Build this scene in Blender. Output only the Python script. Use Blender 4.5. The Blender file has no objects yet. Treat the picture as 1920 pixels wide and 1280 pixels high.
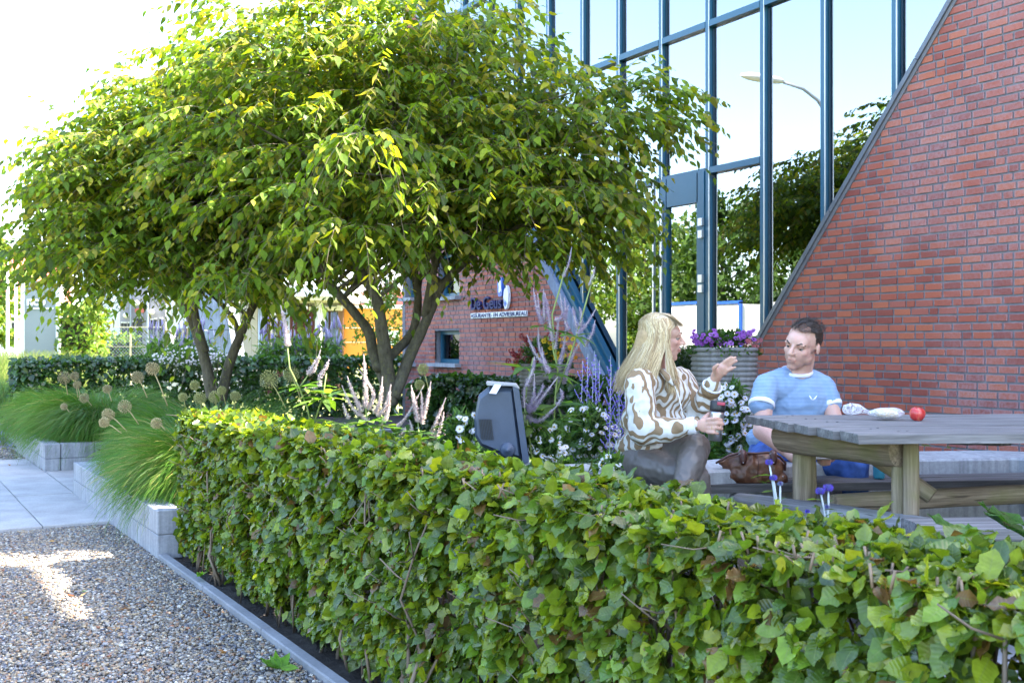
import bpy, bmesh, math, random
import numpy as np
from mathutils import Vector, Matrix, noise
R = math.radians
rnd = random.Random(7)
npr = np.random.RandomState(11)

# ---------------------------------------------------------------- camera
S = bpy.context.scene
COL = S.collection
F = 2040.0
TH = math.atan2(1200.0, F)
CH = 1.3
HY = 647.0
cam_d = bpy.data.cameras.new('camera'); cam = bpy.data.objects.new('camera', cam_d); COL.objects.link(cam)
cam.location = (0, 0, CH); cam.rotation_euler = (R(90), 0, -TH)
cam_d.sensor_width = 36; cam_d.lens = 36 * F / 1920; cam_d.shift_y = 7 / 1920
cam_d.clip_start = 0.05; cam_d.clip_end = 2000
cam_d.dof.use_dof = True; cam_d.dof.focus_distance = 5.0; cam_d.dof.aperture_fstop = 9.0
S.camera = cam
# ---------------------------------------------------------------- sky, sun, exposure
SUN_EL, SUN_AZ = 50.0, 115.0            # azimuth clockwise from +Y
w = bpy.data.worlds.new('World'); S.world = w; w.use_nodes = True
wn = w.node_tree
bg = wn.nodes['Background']
sky = wn.nodes.new('ShaderNodeTexSky'); sky.sky_type = 'NISHITA'; sky.sun_disc = False
sky.sun_elevation = R(SUN_EL); sky.sun_rotation = R(SUN_AZ)
sky.air_density = 1.0; sky.dust_density = 1.6; sky.ozone_density = 1.0
wn.links.new(sky.outputs[0], bg.inputs['Color']); bg.inputs['Strength'].default_value = 0.15
sd = bpy.data.lights.new('sun', 'SUN'); sd.energy = 4.6; sd.angle = R(0.5); sd.color = (1.0, 0.90, 0.72)
sun = bpy.data.objects.new('sun', sd); COL.objects.link(sun)
e, a = R(SUN_EL), R(SUN_AZ)
tosun = Vector((math.sin(a) * math.cos(e), math.cos(a) * math.cos(e), math.sin(e)))
sun.rotation_euler = tosun.to_track_quat('Z', 'Y').to_euler()
sun.location = (12, -5, 20)
S.view_settings.view_transform = 'Standard'; S.view_settings.look = 'None'
S.view_settings.gamma = 1; S.view_settings.exposure = 3.05
S.view_settings.use_curve_mapping = False
S.render.engine = 'CYCLES'

# ---------------------------------------------------------------- places
ct, st = math.cos(TH), math.sin(TH)
def c2w(rx, D, z): return Vector((rx * ct + D * st, -rx * st + D * ct, z))
def W(px, py, D):
    """the point seen at photo pixel (px, py) at depth D metres"""
    return c2w((px - 960) / F * D, D, CH + (HY - py) / F * D)
def G(px, D, z=0.0): return c2w((px - 960) / F * D, D, z)
def onX(px, X):
    t = (px - 960) / F; D = X / (t * ct + st); return D, D * (ct - st * t)
def FP(px, py, X=7.0):
    D, Y = onX(px, X); return Y, CH + (HY - py) / F * D

# ---------------------------------------------------------------- object helpers
def setp(o, label=None, cat=None, group=None, kind=None):
    if label: o['label'] = label
    if cat: o['category'] = cat
    if group: o['group'] = group
    if kind: o['kind'] = kind
    return o
def thing(name, label, cat, loc=(0, 0, 0), group=None, kind=None):
    o = bpy.data.objects.new(name, None); COL.objects.link(o); o.location = loc
    o.empty_display_size = 0.1
    return setp(o, label, cat, group, kind)
def attach(o, parent):
    if parent is not None:
        o.parent = parent
        if parent.type == 'EMPTY':
            o.matrix_parent_inverse = Matrix.Translation(-Vector(parent.location))
    return o
def link(name, me, parent=None, mats=None):
    o = bpy.data.objects.new(name, me); COL.objects.link(o)
    if mats is not None and len(me.materials) == 0:
        for m in (mats if isinstance(mats, (list, tuple)) else [mats]): me.materials.append(m)
    return attach(o, parent)

class MB:
    """collects shapes; build() links them as one mesh object"""
    def __init__(s): s.v = []; s.f = []; s.m = []; s.t = []; s.sm = []
    def add(s, vs, fs, m=0, t=(1, 1, 1), smooth=False):
        b = len(s.v); s.v.extend([tuple(v) for v in vs]); s.t.extend([t] * len(vs))
        for f in fs: s.f.append(tuple(i + b for i in f)); s.m.append(m); s.sm.append(smooth)
        return s
    def box(s, c, d, rz=0.0, m=0, t=(1, 1, 1), M=None, taper=1.0):
        hx, hy, hz = d[0] / 2, d[1] / 2, d[2] / 2
        vs = [Vector((x * hx * (taper if z > 0 else 1), y * hy * (taper if z > 0 else 1), z * hz)) for z in (-1, 1) for x, y in ((-1, -1), (1, -1), (1, 1), (-1, 1))]
        q = M if M is not None else Matrix.Rotation(rz, 3, 'Z')
        c = Vector(c)
        s.add([q @ v + c for v in vs], [(3, 2, 1, 0), (4, 5, 6, 7), (0, 1, 5, 4), (1, 2, 6, 5), (2, 3, 7, 6), (3, 0, 4, 7)], m, t); return s
    def bevbox(s, c, d, b=0.01, rz=0.0, m=0, t=(1, 1, 1), M=None):
        bm = bmesh.new(); bmesh.ops.create_cube(bm, size=1)
        for v in bm.verts: v.co = Vector((v.co.x * d[0], v.co.y * d[1], v.co.z * d[2]))
        bmesh.ops.bevel(bm, geom=list(bm.edges), offset=b, segments=1, affect='EDGES', profile=0.5)
        q = M if M is not None else Matrix.Rotation(rz, 3, 'Z'); c = Vector(c)
        bm.verts.index_update()
        s.add([q @ v.co + c for v in bm.verts], [[v.index for v in f.verts] for f in bm.faces], m, t); bm.free(); return s
    def tube(s, pts, r, n=8, m=0, t=(1, 1, 1), cap=True, smooth=True, wob=0.0):
        pts = [Vector(p) for p in pts]; k = len(pts)
        rr = list(r) if isinstance(r, (list, tuple)) else [r] * k
        vs = []; up = None
        for i, p in enumerate(pts):
            d = (pts[min(i + 1, k - 1)] - pts[max(i - 1, 0)])
            if d.length < 1e-9: d = Vector((0, 0, 1))
            d.normalize()
            if up is None:
                up = d.orthogonal().normalized()
            else:
                up = (up - d * up.dot(d))
                up = up.normalized() if up.length > 1e-6 else d.orthogonal().normalized()
            sd_ = d.cross(up)
            for j in range(n):
                a_ = 2 * math.pi * j / n
                q = rr[i] * (1 + (rnd.uniform(-wob, wob) if wob else 0))
                vs.append(p + (up * math.cos(a_) + sd_ * math.sin(a_)) * q)
        fs = [(i * n + j, i * n + (j + 1) % n, (i + 1) * n + (j + 1) % n, (i + 1) * n + j) for i in range(k - 1) for j in range(n)]
        if cap:
            fs.append(tuple(reversed(range(n)))); fs.append(tuple((k - 1) * n + j for j in range(n)))
        s.add(vs, fs, m, t, smooth); return s
    def lathe(s, prof, c=(0, 0, 0), n=24, m=0, t=(1, 1, 1), M=None, sx=1, sy=1, smooth=True):
        c = Vector(c); vs = []
        for (r_, z_) in prof:
            for j in range(n):
                a_ = 2 * math.pi * j / n; v = Vector((r_ * math.cos(a_) * sx, r_ * math.sin(a_) * sy, z_))
                vs.append((M @ v if M is not None else v) + c)
        k = len(prof)
        fs = [(i * n + j, i * n + (j + 1) % n, (i + 1) * n + (j + 1) % n, (i + 1) * n + j) for i in range(k - 1) for j in range(n)]
        fs.append(tuple(reversed(range(n)))); fs.append(tuple((k - 1) * n + j for j in range(n)))
        s.add(vs, fs, m, t, smooth); return s
    def ell(s, c, r, M=None, n=12, m=0, t=(1, 1, 1)):
        k = max(6, n // 2 + 1)
        prof = [(math.sin(math.pi * i / k), -math.cos(math.pi * i / k)) for i in range(k + 1)]
        prof[0] = (1e-3, -1); prof[-1] = (1e-3, 1)
        if isinstance(r, (int, float)): r = (r, r, r)
        vs = []; c = Vector(c)
        for (q, z_) in prof:
            for j in range(n):
                a_ = 2 * math.pi * j / n; v = Vector((q * math.cos(a_) * r[0], q * math.sin(a_) * r[1], z_ * r[2]))
                vs.append((M @ v if M is not None else v) + c)
        K = len(prof)
        fs = [(i * n + j, i * n + (j + 1) % n, (i + 1) * n + (j + 1) % n, (i + 1) * n + j) for i in range(K - 1) for j in range(n)]
        fs.append(tuple(reversed(range(n)))); fs.append(tuple((K - 1) * n + j for j in range(n)))
        s.add(vs, fs, m, t, True); return s
    def cone(s, p0, p1, r0, r1, n=10, m=0, t=(1, 1, 1)):
        """tapered capsule, closed"""
        p0 = Vector(p0); p1 = Vector(p1); d = (p1 - p0); L = d.length
        if L < 1e-6: return s.ell(p0, max(r0, r1), n=n, m=m, t=t)
        d.normalize()
        pts = []; rr = []
        for a_ in (-80, -55, -25): pts.append(p0 + d * r0 * math.sin(R(a_))); rr.append(r0 * math.cos(R(a_)))
        for q in (0, .33, .66, 1): pts.append(p0.lerp(p1, q)); rr.append(r0 + (r1 - r0) * q)
        for a_ in (25, 55, 80): pts.append(p1 + d * r1 * math.sin(R(a_))); rr.append(r1 * math.cos(R(a_)))
        up = d.orthogonal().normalized(); sd_ = d.cross(up); vs = []
        for p, q in zip(pts, rr):
            for j in range(n):
                a_ = 2 * math.pi * j / n; vs.append(p + (up * math.cos(a_) + sd_ * math.sin(a_)) * q)
        k = len(pts)
        fs = [(i * n + j, i * n + (j + 1) % n, (i + 1) * n + (j + 1) % n, (i + 1) * n + j) for i in range(k - 1) for j in range(n)]
        fs.append(tuple(reversed(range(n)))); fs.append(tuple((k - 1) * n + j for j in range(n)))
        s.add(vs, fs, m, t, True); return s
    def prism(s, poly, ax, lo, hi, m=0, t=(1, 1, 1)):
        """2D convex/concave polygon extruded along axis ax (0: poly is (Y,Z); 2: poly is (X,Y))"""
        n = len(poly)
        def mk(p, h): return (h, p[0], p[1]) if ax == 0 else ((p[0], h, p[1]) if ax == 1 else (p[0], p[1], h))
        vs = [mk(p, lo) for p in poly] + [mk(p, hi) for p in poly]
        fs = [tuple(reversed(range(n))), tuple(range(n, 2 * n))] + [(i, (i + 1) % n, n + (i + 1) % n, n + i) for i in range(n)]
        s.add(vs, fs, m, t); return s
    def mesh(s, name, mats):
        me = bpy.data.meshes.new(name); me.from_pydata(s.v, [], s.f)
        for m in (mats if isinstance(mats, (list, tuple)) else [mats]): me.materials.append(m)
        me.polygons.foreach_set('material_index', s.m); me.polygons.foreach_set('use_smooth', s.sm)
        at = me.color_attributes.new('tint', 'FLOAT_COLOR', 'POINT')
        c = np.ones((len(s.v), 4), np.float32); c[:, :3] = np.array(s.t, np.float32).reshape(-1, 3); at.data.foreach_set('color', c.ravel())
        me.update(); return me
    def build(s, name, mats, parent=None, label=None, cat=None, group=None, kind=None, fixn=False):
        me = s.mesh(name, mats)
        if fixn:
            bm = bmesh.new(); bm.from_mesh(me); bmesh.ops.recalc_face_normals(bm, faces=bm.faces); bm.to_mesh(me); bm.free()
        o = link(name, me, parent)
        return setp(o, label, cat, group, kind)

# ---------------------------------------------------------------- materials
class N:
    def __init__(s, name):
        s.mat = bpy.data.materials.new(name); s.mat.use_nodes = True; s.nt = s.mat.node_tree
        s.b = s.nt.nodes['Principled BSDF']; s.out = s.nt.nodes['Material Output']
    def n(s, t, **k):
        o = s.nt.nodes.new(t)
        for a_, v in k.items(): setattr(o, a_, v)
        return o
    def l(s, a_, b_): s.nt.links.new(a_, b_)
    def coord(s, kind='Object'): return s.n('ShaderNodeTexCoord').outputs[kind]
    def geo(s): return s.n('ShaderNodeNewGeometry').outputs['Position']
    def mapping(s, src, scale=(1, 1, 1), rot=(0, 0, 0)):
        m = s.n('ShaderNodeMapping'); m.inputs['Scale'].default_value = scale; m.inputs['Rotation'].default_value = rot; s.l(src, m.inputs['Vector']); return m.outputs[0]
    def noise(s, src, scale, detail=4, rough=0.55, dist=0.0, out='Fac'):
        o = s.n('ShaderNodeTexNoise'); o.inputs['Scale'].default_value = scale; o.inputs['Detail'].default_value = detail
        o.inputs['Roughness'].default_value = rough; o.inputs['Distortion'].default_value = dist
        if src is not None: s.l(src, o.inputs['Vector'])
        return o.outputs[out]
    def vor(s, src, scale, out='Distance', feature='F1'):
        o = s.n('ShaderNodeTexVoronoi', feature=feature); o.inputs['Scale'].default_value = scale; s.l(src, o.inputs['Vector']); return o.outputs[out]
    def ramp(s, src, stops, interp='LINEAR'):
        o = s.n('ShaderNodeValToRGB'); o.color_ramp.interpolation = interp
        el = o.color_ramp.elements
        while len(el) < len(stops): el.new(0.5)
        for e_, (p, c) in zip(el, stops):
            e_.position = p; e_.color = (c, c, c, 1) if isinstance(c, (int, float)) else (*c, 1)
        s.l(src, o.inputs['Fac']); return o.outputs['Color']
    def mix(s, f, a_, b_, mode='MIX'):
        o = s.n('ShaderNodeMix', data_type='RGBA', blend_type=mode)
        for sock, v in ((o.inputs[0], f), (o.inputs[6], a_), (o.inputs[7], b_)):
            if isinstance(v, (int, float)): sock.default_value = v
            elif isinstance(v, (tuple, list)): sock.default_value = (*v, 1)
            else: s.l(v, sock)
        return o.outputs[2]
    def math(s, op, a_, b_=None, c_=None):
        o = s.n('ShaderNodeMath', operation=op)
        for i, v in enumerate((a_, b_, c_)):
            if v is None: continue
            if isinstance(v, (int, float)): o.inputs[i].default_value = v
            else: s.l(v, o.inputs[i])
        return o.outputs[0]
    def sep(s, v):
        o = s.n('ShaderNodeSeparateXYZ'); s.l(v, o.inputs[0]); return o.outputs
    def attr(s, name='tint'): return s.n('ShaderNodeAttribute', attribute_name=name)
    def set(s, **k):
        for a_, v in k.items():
            sock = s.b.inputs[a_.replace('_', ' ')]
            if isinstance(v, (int, float)): sock.default_value = v
            elif isinstance(v, (tuple, list)): sock.default_value = (*v, 1) if len(v) == 3 and sock.type == 'RGBA' else v
            else: s.l(v, sock)
        return s
    def bump(s, h, strength=0.3, dist=0.01):
        o = s.n('ShaderNodeBump'); o.inputs['Strength'].default_value = strength; o.inputs['Distance'].default_value = dist
        s.l(h, o.inputs['Height']); s.l(o.outputs[0], s.b.inputs['Normal']); return o.outputs[0]

def m_plain(name, col, rough=0.6, metal=0.0, var=0.12, scale=12, bump=0.1, spec=None):
    k = N(name); p = k.geo(); nz = k.noise(p, scale, 5)
    lo = tuple(c * (1 - var) for c in col); hi = tuple(min(1, c * (1 + var)) for c in col)
    k.set(Base_Color=k.ramp(nz, [(0.3, lo), (0.7, hi)]), Roughness=rough, Metallic=metal)
    if bump: k.bump(k.noise(p, scale * 6, 4), bump, 0.004)
    if spec is not None: k.set(Specular_IOR_Level=spec)
    return k.mat
def m_tint(name, rough=0.6, transl=0.0, nscale=0, spec=0.5):
    """colour carried by the mesh attribute tint (the thing's own colour)"""
    k = N(name); a_ = k.attr('tint').outputs['Color']
    c = a_
    if nscale: c = k.mix(1.0, a_, k.ramp(k.noise(k.geo(), nscale, 3), [(0.3, 0.78), (0.7, 1.15)]), 'MULTIPLY')
    k.set(Base_Color=c, Roughness=rough, Specular_IOR_Level=spec)
    if transl:
        tr = k.n('ShaderNodeBsdfTranslucent'); k.l(c, tr.inputs['Color'])
        mx = k.n('ShaderNodeMixShader'); mx.inputs[0].default_value = transl
        k.l(k.b.outputs[0], mx.inputs[1]); k.l(tr.outputs[0], mx.inputs[2]); k.l(mx.outputs[0], k.out.inputs['Surface'])
    return k.mat

def mat_leaf(name, transl=0.35, rough=0.4, veins=9.0, vb=0.25, spec=0.5):
    k = N(name); c = k.attr('tint').outputs['Color']; uv = k.attr('luv').outputs['Vector']
    x, y, z = k.sep(uv)
    ph = k.math('ADD', k.math('MULTIPLY', y, veins * 6.283), k.math('MULTIPLY', k.math('ABSOLUTE', x), -6.0))
    sn = k.math('SINE', ph)
    mid = k.math('LESS_THAN', k.math('ABSOLUTE', x), 0.05)
    c2 = k.mix(k.math('MULTIPLY', mid, 0.45), c, (0.22, 0.26, 0.07))
    vr = k.ramp(k.noise(k.geo(), 55, 3), [(0.3, 0.8), (0.7, 1.18)])
    c3 = k.mix(1.0, c2, vr, 'MULTIPLY')
    rr = k.ramp(k.noise(k.geo(), 18, 2), [(0.35, rough * .75), (0.65, min(1, rough * 1.5))])
    k.set(Base_Color=c3, Roughness=rr, Specular_IOR_Level=spec)
    if vb: k.bump(sn, vb, 0.0012)
    tr = k.n('ShaderNodeBsdfTranslucent'); k.l(k.mix(1.0, c3, (1.6, 1.5, 0.55), 'MULTIPLY'), tr.inputs['Color'])
    mx = k.n('ShaderNodeMixShader'); mx.inputs[0].default_value = transl
    k.l(k.b.outputs[0], mx.inputs[1]); k.l(tr.outputs[0], mx.inputs[2]); k.l(mx.outputs[0], k.out.inputs['Surface'])
    return k.mat

def mat_brick():
    k = N('red_brick'); c = k.attr('tint').outputs['Color']; x, y, z = k.sep(k.attr('luv').outputs['Vector'])
    p = k.geo()
    # lime bloom that gathers along the arrises of each brick, heaviest on the upper one
    ed = k.math('MAXIMUM', k.math('ABSOLUTE', x), k.math('MULTIPLY', k.math('ADD', y, 0.12), 0.97))
    ed = k.math('MAXIMUM', ed, k.math('MULTIPLY', k.math('ABSOLUTE', y), 0.93))
    nz = k.noise(p, 38, 4, 0.6); big = k.noise(p, 0.9, 3)
    s = k.math('ADD', ed, k.math('MULTIPLY', k.math('SUBTRACT', nz, 0.5), 0.55))
    s = k.math('ADD', s, k.math('MULTIPLY', k.math('SUBTRACT', big, 0.5), 0.85))
    f = k.ramp(s, [(0.90, 0.0), (1.08, 0.85)])
    f = k.math('MULTIPLY', f, k.ramp(k.noise(p, 150, 3), [(0.35, 0.45), (0.65, 1.0)]))
    wash = k.math('MULTIPLY', k.ramp(big, [(0.46, 0.0), (0.70, 0.65)]), k.ramp(nz, [(0.35, 0.2), (0.6, 1.0)]))
    f2 = k.math('MAXIMUM', f, wash)
    base = k.mix(1.0, c, k.ramp(k.noise(p, 220, 3), [(0.3, 0.8), (0.7, 1.15)]), 'MULTIPLY')
    k.set(Base_Color=k.mix(k.math('MULTIPLY', f2, 0.55), base, (0.46, 0.36, 0.40)), Roughness=0.62, Specular_IOR_Level=0.35)
    k.bump(k.noise(p, 260, 4), 0.25, 0.003)
    return k.mat
def mat_mortar():
    k = N('grey_mortar'); p = k.geo()
    g = k.ramp(k.noise(p, 9, 5), [(0.3, (0.13, 0.125, 0.145)), (0.7, (0.22, 0.21, 0.23))])
    z = k.sep(p)[2]
    moss = k.math('MULTIPLY', k.ramp(k.noise(p, 14, 4), [(0.55, 0.0), (0.62, 1.0)]), k.ramp(z, [(0.62, 1.0), (0.85, 0.0)]))
    k.set(Base_Color=k.mix(moss, g, (0.16, 0.16, 0.05)), Roughness=0.9); k.bump(k.noise(p, 180, 5), 0.5, 0.004)
    return k.mat
def mat_concrete(name, col, pores=True, streak=True, rough=0.85, scale=1.0):
    k = N(name); p = k.geo()
    n1 = k.noise(p, 3.2 * scale, 6, 0.6); n2 = k.noise(p, 60, 5, 0.7)
    c = k.ramp(n1, [(0.25, tuple(v * 0.72 for v in col)), (0.75, tuple(v * 1.2 for v in col))])
    c = k.mix(1.0, c, k.ramp(n2, [(0.3, 0.82), (0.7, 1.1)]), 'MULTIPLY')
    if streak:
        sv = k.noise(k.mapping(p, (34, 34, 2.2)), 1.0, 4)
        c = k.mix(1.0, c, k.ramp(sv, [(0.32, 0.72), (0.62, 1.06)]), 'MULTIPLY')
    h = n2
    if pores:
        v = k.vor(p, 85); pf = k.ramp(v, [(0.06, 1.0), (0.16, 0.0)]); pf = k.math('MULTIPLY', pf, k.ramp(k.noise(p, 22, 2), [(0.48, 0.0), (0.55, 1.0)]))
        c = k.mix(k.math('MULTIPLY', pf, 0.55), c, tuple(v_ * 0.35 for v_ in col)); h = k.math('SUBTRACT', n2, pf)
    k.set(Base_Color=c, Roughness=rough); k.bump(h, 0.35, 0.003)
    return k.mat
def mat_wood(name, light, dark, axis=0, green=0.0, rough=0.8, gs=1.0):
    k = N(name); p = k.coord('Object'); 
    sc = [26 * gs] * 3; sc[axis] = 1.6
    g1 = k.noise(k.mapping(p, tuple(sc)), 1.0, 6, 0.65, 0.6)
    sc2 = [110 * gs] * 3; sc2[axis] = 3.0
    g2 = k.noise(k.mapping(p, tuple(sc2)), 1.0, 4, 0.6)
    c = k.ramp(g1, [(0.28, dark), (0.5, tuple((a_ + b_) / 2 for a_, b_ in zip(light, dark))), (0.68, light)])
    c = k.mix(1.0, c, k.ramp(g2, [(0.3, 0.68), (0.62, 1.12)]), 'MULTIPLY')
    crack = k.ramp(k.noise(k.mapping(p, tuple(v * 1.7 for v in sc)), 1.0, 2, 0.5, 0.3), [(0.30, 1.0), (0.345, 0.0)])
    c = k.mix(k.math('MULTIPLY', crack, 0.75), c, tuple(v * 0.25 for v in dark))
    kn = k.vor(k.mapping(p, tuple(3.0 if i == axis else 6.5 for i in range(3))), 1.0)
    knf = k.ramp(kn, [(0.08, 1.0), (0.16, 0.0)])
    c = k.mix(k.math('MULTIPLY', knf, 0.6), c, tuple(v * 0.45 for v in dark))
    if green:
        c = k.mix(k.math('MULTIPLY', k.ramp(k.noise(p, 5, 4), [(0.45, 0.0), (0.65, 1.0)]), green), c, (0.16, 0.17, 0.03))
    k.set(Base_Color=c, Roughness=rough); k.bump(k.math('SUBTRACT', k.math('ADD', g1, k.math('MULTIPLY', g2, 0.5)), crack), 0.55, 0.006)
    return k.mat

MT = {}
MT['brick'] = mat_brick(); MT['mortar'] = mat_mortar()
MT['block'] = mat_concrete('grey_concrete_block', (0.34, 0.35, 0.385))
MT['slab'] = mat_concrete('paving_concrete', (0.37, 0.36, 0.36), pores=False, streak=False)
MT['kerb'] = mat_concrete('kerb_concrete', (0.235, 0.24, 0.26), pores=False, streak=False)
MT['bench_stone'] = mat_concrete('seat_concrete', (0.40, 0.405, 0.42))
MT['pot'] = mat_concrete('ribbed_concrete', (0.22, 0.21, 0.205))
MT['blue'] = m_plain('petrol_blue_paint', (0.012, 0.088, 0.150), 0.34, 0, 0.08, 3, 0.02)
MT['alu'] = m_plain('bare_aluminium', (0.62, 0.60, 0.60), 0.35, 0.85, 0.05, 8, 0.03)
MT['coping'] = m_plain('dark_grey_zinc', (0.13, 0.135, 0.155), 0.45, 0.3, 0.15, 6, 0.1)
MT['white'] = m_plain('white_paint', (0.78, 0.78, 0.77), 0.5, 0, 0.04, 3, 0.02)
MT['cblue'] = mat_concrete('blue_grey_render', (0.24, 0.28, 0.38), pores=False)
MT['lightwood'] = mat_wood('weathered_log', (0.40, 0.31, 0.20), (0.13, 0.09, 0.055), 0, 0.35)
MT['leaf_hedge'] = mat_leaf('beech_leaf', 0.40, 0.24, 8, 0.18, 0.65)
MT['leaf_tree'] = mat_leaf('tree_leaf', 0.50, 0.5, 7, 0.15, 0.4)
MT['leaf_far'] = mat_leaf('far_leaf', 0.4, 0.5, 7, 0.0, 0.3)
MT['tint'] = m_tint('dyed_matter', 0.6, 0.0)
MT['petal'] = m_tint('petal', 0.6, 0.35)
MT['blade'] = m_tint('grass_blade', 0.45, 0.35)
MT['dark'] = m_plain('black_plastic', (0.02, 0.021, 0.024), 0.4, 0, 0.1, 20, 0.05)

def mat_glass(base=0.36, nm='reflective_glazing'):
    k = N(nm)
    nz = k.n('ShaderNodeBump'); nz.inputs['Strength'].default_value = 0.02; nz.inputs['Distance'].default_value = 0.02
    k.l(k.noise(k.geo(), 0.55, 2), nz.inputs['Height'])
    gl = k.n('ShaderNodeBsdfGlossy'); gl.inputs['Roughness'].default_value = 0.0; gl.inputs['Color'].default_value = (0.66, 0.68, 0.71, 1)
    k.l(nz.outputs[0], gl.inputs['Normal'])
    tr = k.n('ShaderNodeBsdfTransparent'); tr.inputs['Color'].default_value = (0.36, 0.44, 0.42, 1)
    fr = k.n('ShaderNodeFresnel'); fr.inputs['IOR'].default_value = 1.5
    fac = k.math('MINIMUM', k.math('ADD', k.math('MULTIPLY', fr.outputs[0], 1.7), base), 1.0)
    mx = k.n('ShaderNodeMixShader'); k.l(fac, mx.inputs[0]); k.l(tr.outputs[0], mx.inputs[1]); k.l(gl.outputs[0], mx.inputs[2])
    k.l(mx.outputs[0], k.out.inputs['Surface']); return k.mat
MT['glass'] = mat_glass(); MT['winglass'] = mat_glass(0.0, 'window_glass')

# ---------------------------------------------------------------- leaves
def leaf_shape(kind, r_):
    """returns verts, faces, luv of one leaf lying in XY, stalk at the origin, tip at y=1"""
    if kind == 'beech': rows = [(0, .02), (.12, .21), (.3, .34), (.5, .36), (.7, .29), (.87, .15), (1, .012)]; wave = .07; cup = .24
    elif kind == 'elm': rows = [(0, .02), (.2, .21), (.45, .25), (.72, .14), (1, .008)]; wave = .03; cup = .14
    elif kind == 'lance': rows = [(0, .02), (.3, .11), (.65, .1), (1, .01)]; wave = .02; cup = .05
    else: rows = [(0, .03), (.4, .36), (.75, .25), (1, .02)]; wave = 0; cup = .1
    V = []; U = []; Fc = []
    curl = r_.uniform(-.42, .22); ph = r_.uniform(0, 6); side = r_.uniform(-.12, .12)
    for i, (y, hw) in enumerate(rows):
        zc = curl * y * y; xc = side * y * y
        wv = wave * math.sin(ph + i * 2.3)
        V += [(xc - hw * (1 + .12 * math.sin(i * 2.1 + ph)), y, zc + cup * hw + wv), (xc, y, zc), (xc + hw * (1 + .12 * math.cos(i * 2.7 + ph)), y, zc + cup * hw - wv)]
        U += [(-1, y, 0), (0, y, 0), (1, y, 0)]
    for i in range(len(rows) - 1):
        b = i * 3; Fc += [(b, b + 1, b + 4, b + 3), (b + 1, b + 2, b + 5, b + 4)]
    return np.array(V, np.float32), np.array(Fc, np.int32), np.array(U, np.float32)
def leaf_types(kind, tints, n=18, seed=1):
    r_ = random.Random(seed); out = []
    for i in range(n):
        v, f, u = leaf_shape(kind, r_); t = tints[i % len(tints)]
        k = r_.uniform(.85, 1.18)
        out.append((v, f, u, tuple(c * k for c in t)))
    return out
def np_mesh(name, V, Fq, U, T, mat):
    me = bpy.data.meshes.new(name); nv, nf = len(V), len(Fq)
    me.vertices.add(nv); me.vertices.foreach_set('co', np.ascontiguousarray(V, np.float32).ravel())
    me.loops.add(nf * 4); me.loops.foreach_set('vertex_index', np.ascontiguousarray(Fq, np.int32).ravel())
    me.polygons.add(nf); me.polygons.foreach_set('loop_start', np.arange(0, nf * 4, 4, dtype=np.int32))
    me.polygons.foreach_set('loop_total', np.full(nf, 4, np.int32)); me.polygons.foreach_set('use_smooth', np.ones(nf, bool))
    at = me.color_attributes.new('tint', 'FLOAT_COLOR', 'POINT'); c = np.ones((nv, 4), np.float32); c[:, :3] = T; at.data.foreach_set('color', c.ravel())
    if U is not None:
        au = me.attributes.new('luv', 'FLOAT_VECTOR', 'POINT'); au.data.foreach_set('vector', np.ascontiguousarray(U, np.float32).ravel())
    me.materials.append(mat); me.update(calc_edges=True); return me
def frames(d, n):
    """leaf frames: y axis d, z axis close to n"""
    d = d / np.maximum(np.linalg.norm(d, axis=1, keepdims=True), 1e-6)
    x = np.cross(d, n); x /= np.maximum(np.linalg.norm(x, axis=1, keepdims=True), 1e-6)
    z = np.cross(x, d); return np.stack([x, d, z], axis=2)
def foliage(parent, P, RM, SC, types, mat, name='foliage', leaf='leaf', nparts=0, ty=None, seed=3):
    """leaves as geometry: those that show largest are parts of their own, the rest one mass"""
    r_ = np.random.RandomState(seed); n = len(P)
    if ty is None: ty = r_.randint(0, len(types), n)
    sel = np.zeros(n, bool)
    if nparts:
        dx = P[:, 0] * ct - P[:, 1] * st; dd = P[:, 0] * st + P[:, 1] * ct
        px = 960 + F * dx / dd; py = HY - F * (P[:, 2] - CH) / dd
        vis = (dd > .3) & (px > -10) & (px < 1930) & (py > -10) & (py < 1290)
        key = np.where(vis, dd - .12 * SC / SC.mean(), 1e9)
        if nparts < n: sel[np.argsort(key)[:nparts]] = True
    Vs, Fs, Us, Ts, off = [], [], [], [], 0
    for k, (v, f, u, t) in enumerate(types):
        ix = np.where((ty == k) & ~sel)[0]
        if len(ix) == 0: continue
        vv = np.einsum('nij,vj->nvi', RM[ix], v) * SC[ix, None, None] + P[ix, None, :]
        Vs.append(vv.reshape(-1, 3)); m = len(v)
        Fs.append((f[None] + (np.arange(len(ix)) * m)[:, None, None] + off).reshape(-1, 4))
        Us.append(np.tile(u, (len(ix), 1)))
        jit = r_.uniform(.58, 1.32, (len(ix), 1, 1)) * np.array(t)[None, None, :]
        Ts.append(np.broadcast_to(jit, (len(ix), m, 3)).reshape(-1, 3)); off += len(ix) * m
    me = np_mesh(name, np.concatenate(Vs), np.concatenate(Fs), np.concatenate(Us), np.concatenate(Ts), mat)
    o = link(name, me, parent); o['kind'] = 'stuff'
    if sel.any():
        lm = [np_mesh(leaf, v, f, u, np.tile(np.array(t)[None], (len(v), 1)), mat) for (v, f, u, t) in types]
        pinv = Matrix.Translation(-Vector(parent.location)) if parent is not None else Matrix()
        for i in np.where(sel)[0]:
            q = bpy.data.objects.new(leaf, lm[ty[i]]); COL.objects.link(q); q.parent = parent; q.matrix_parent_inverse = pinv
            M = Matrix([[float(RM[i, a_, b_] * SC[i]) for b_ in range(3)] + [float(P[i, a_])] for a_ in range(3)] + [[0, 0, 0, 1]])
            q.matrix_basis = M
    return o
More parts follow.
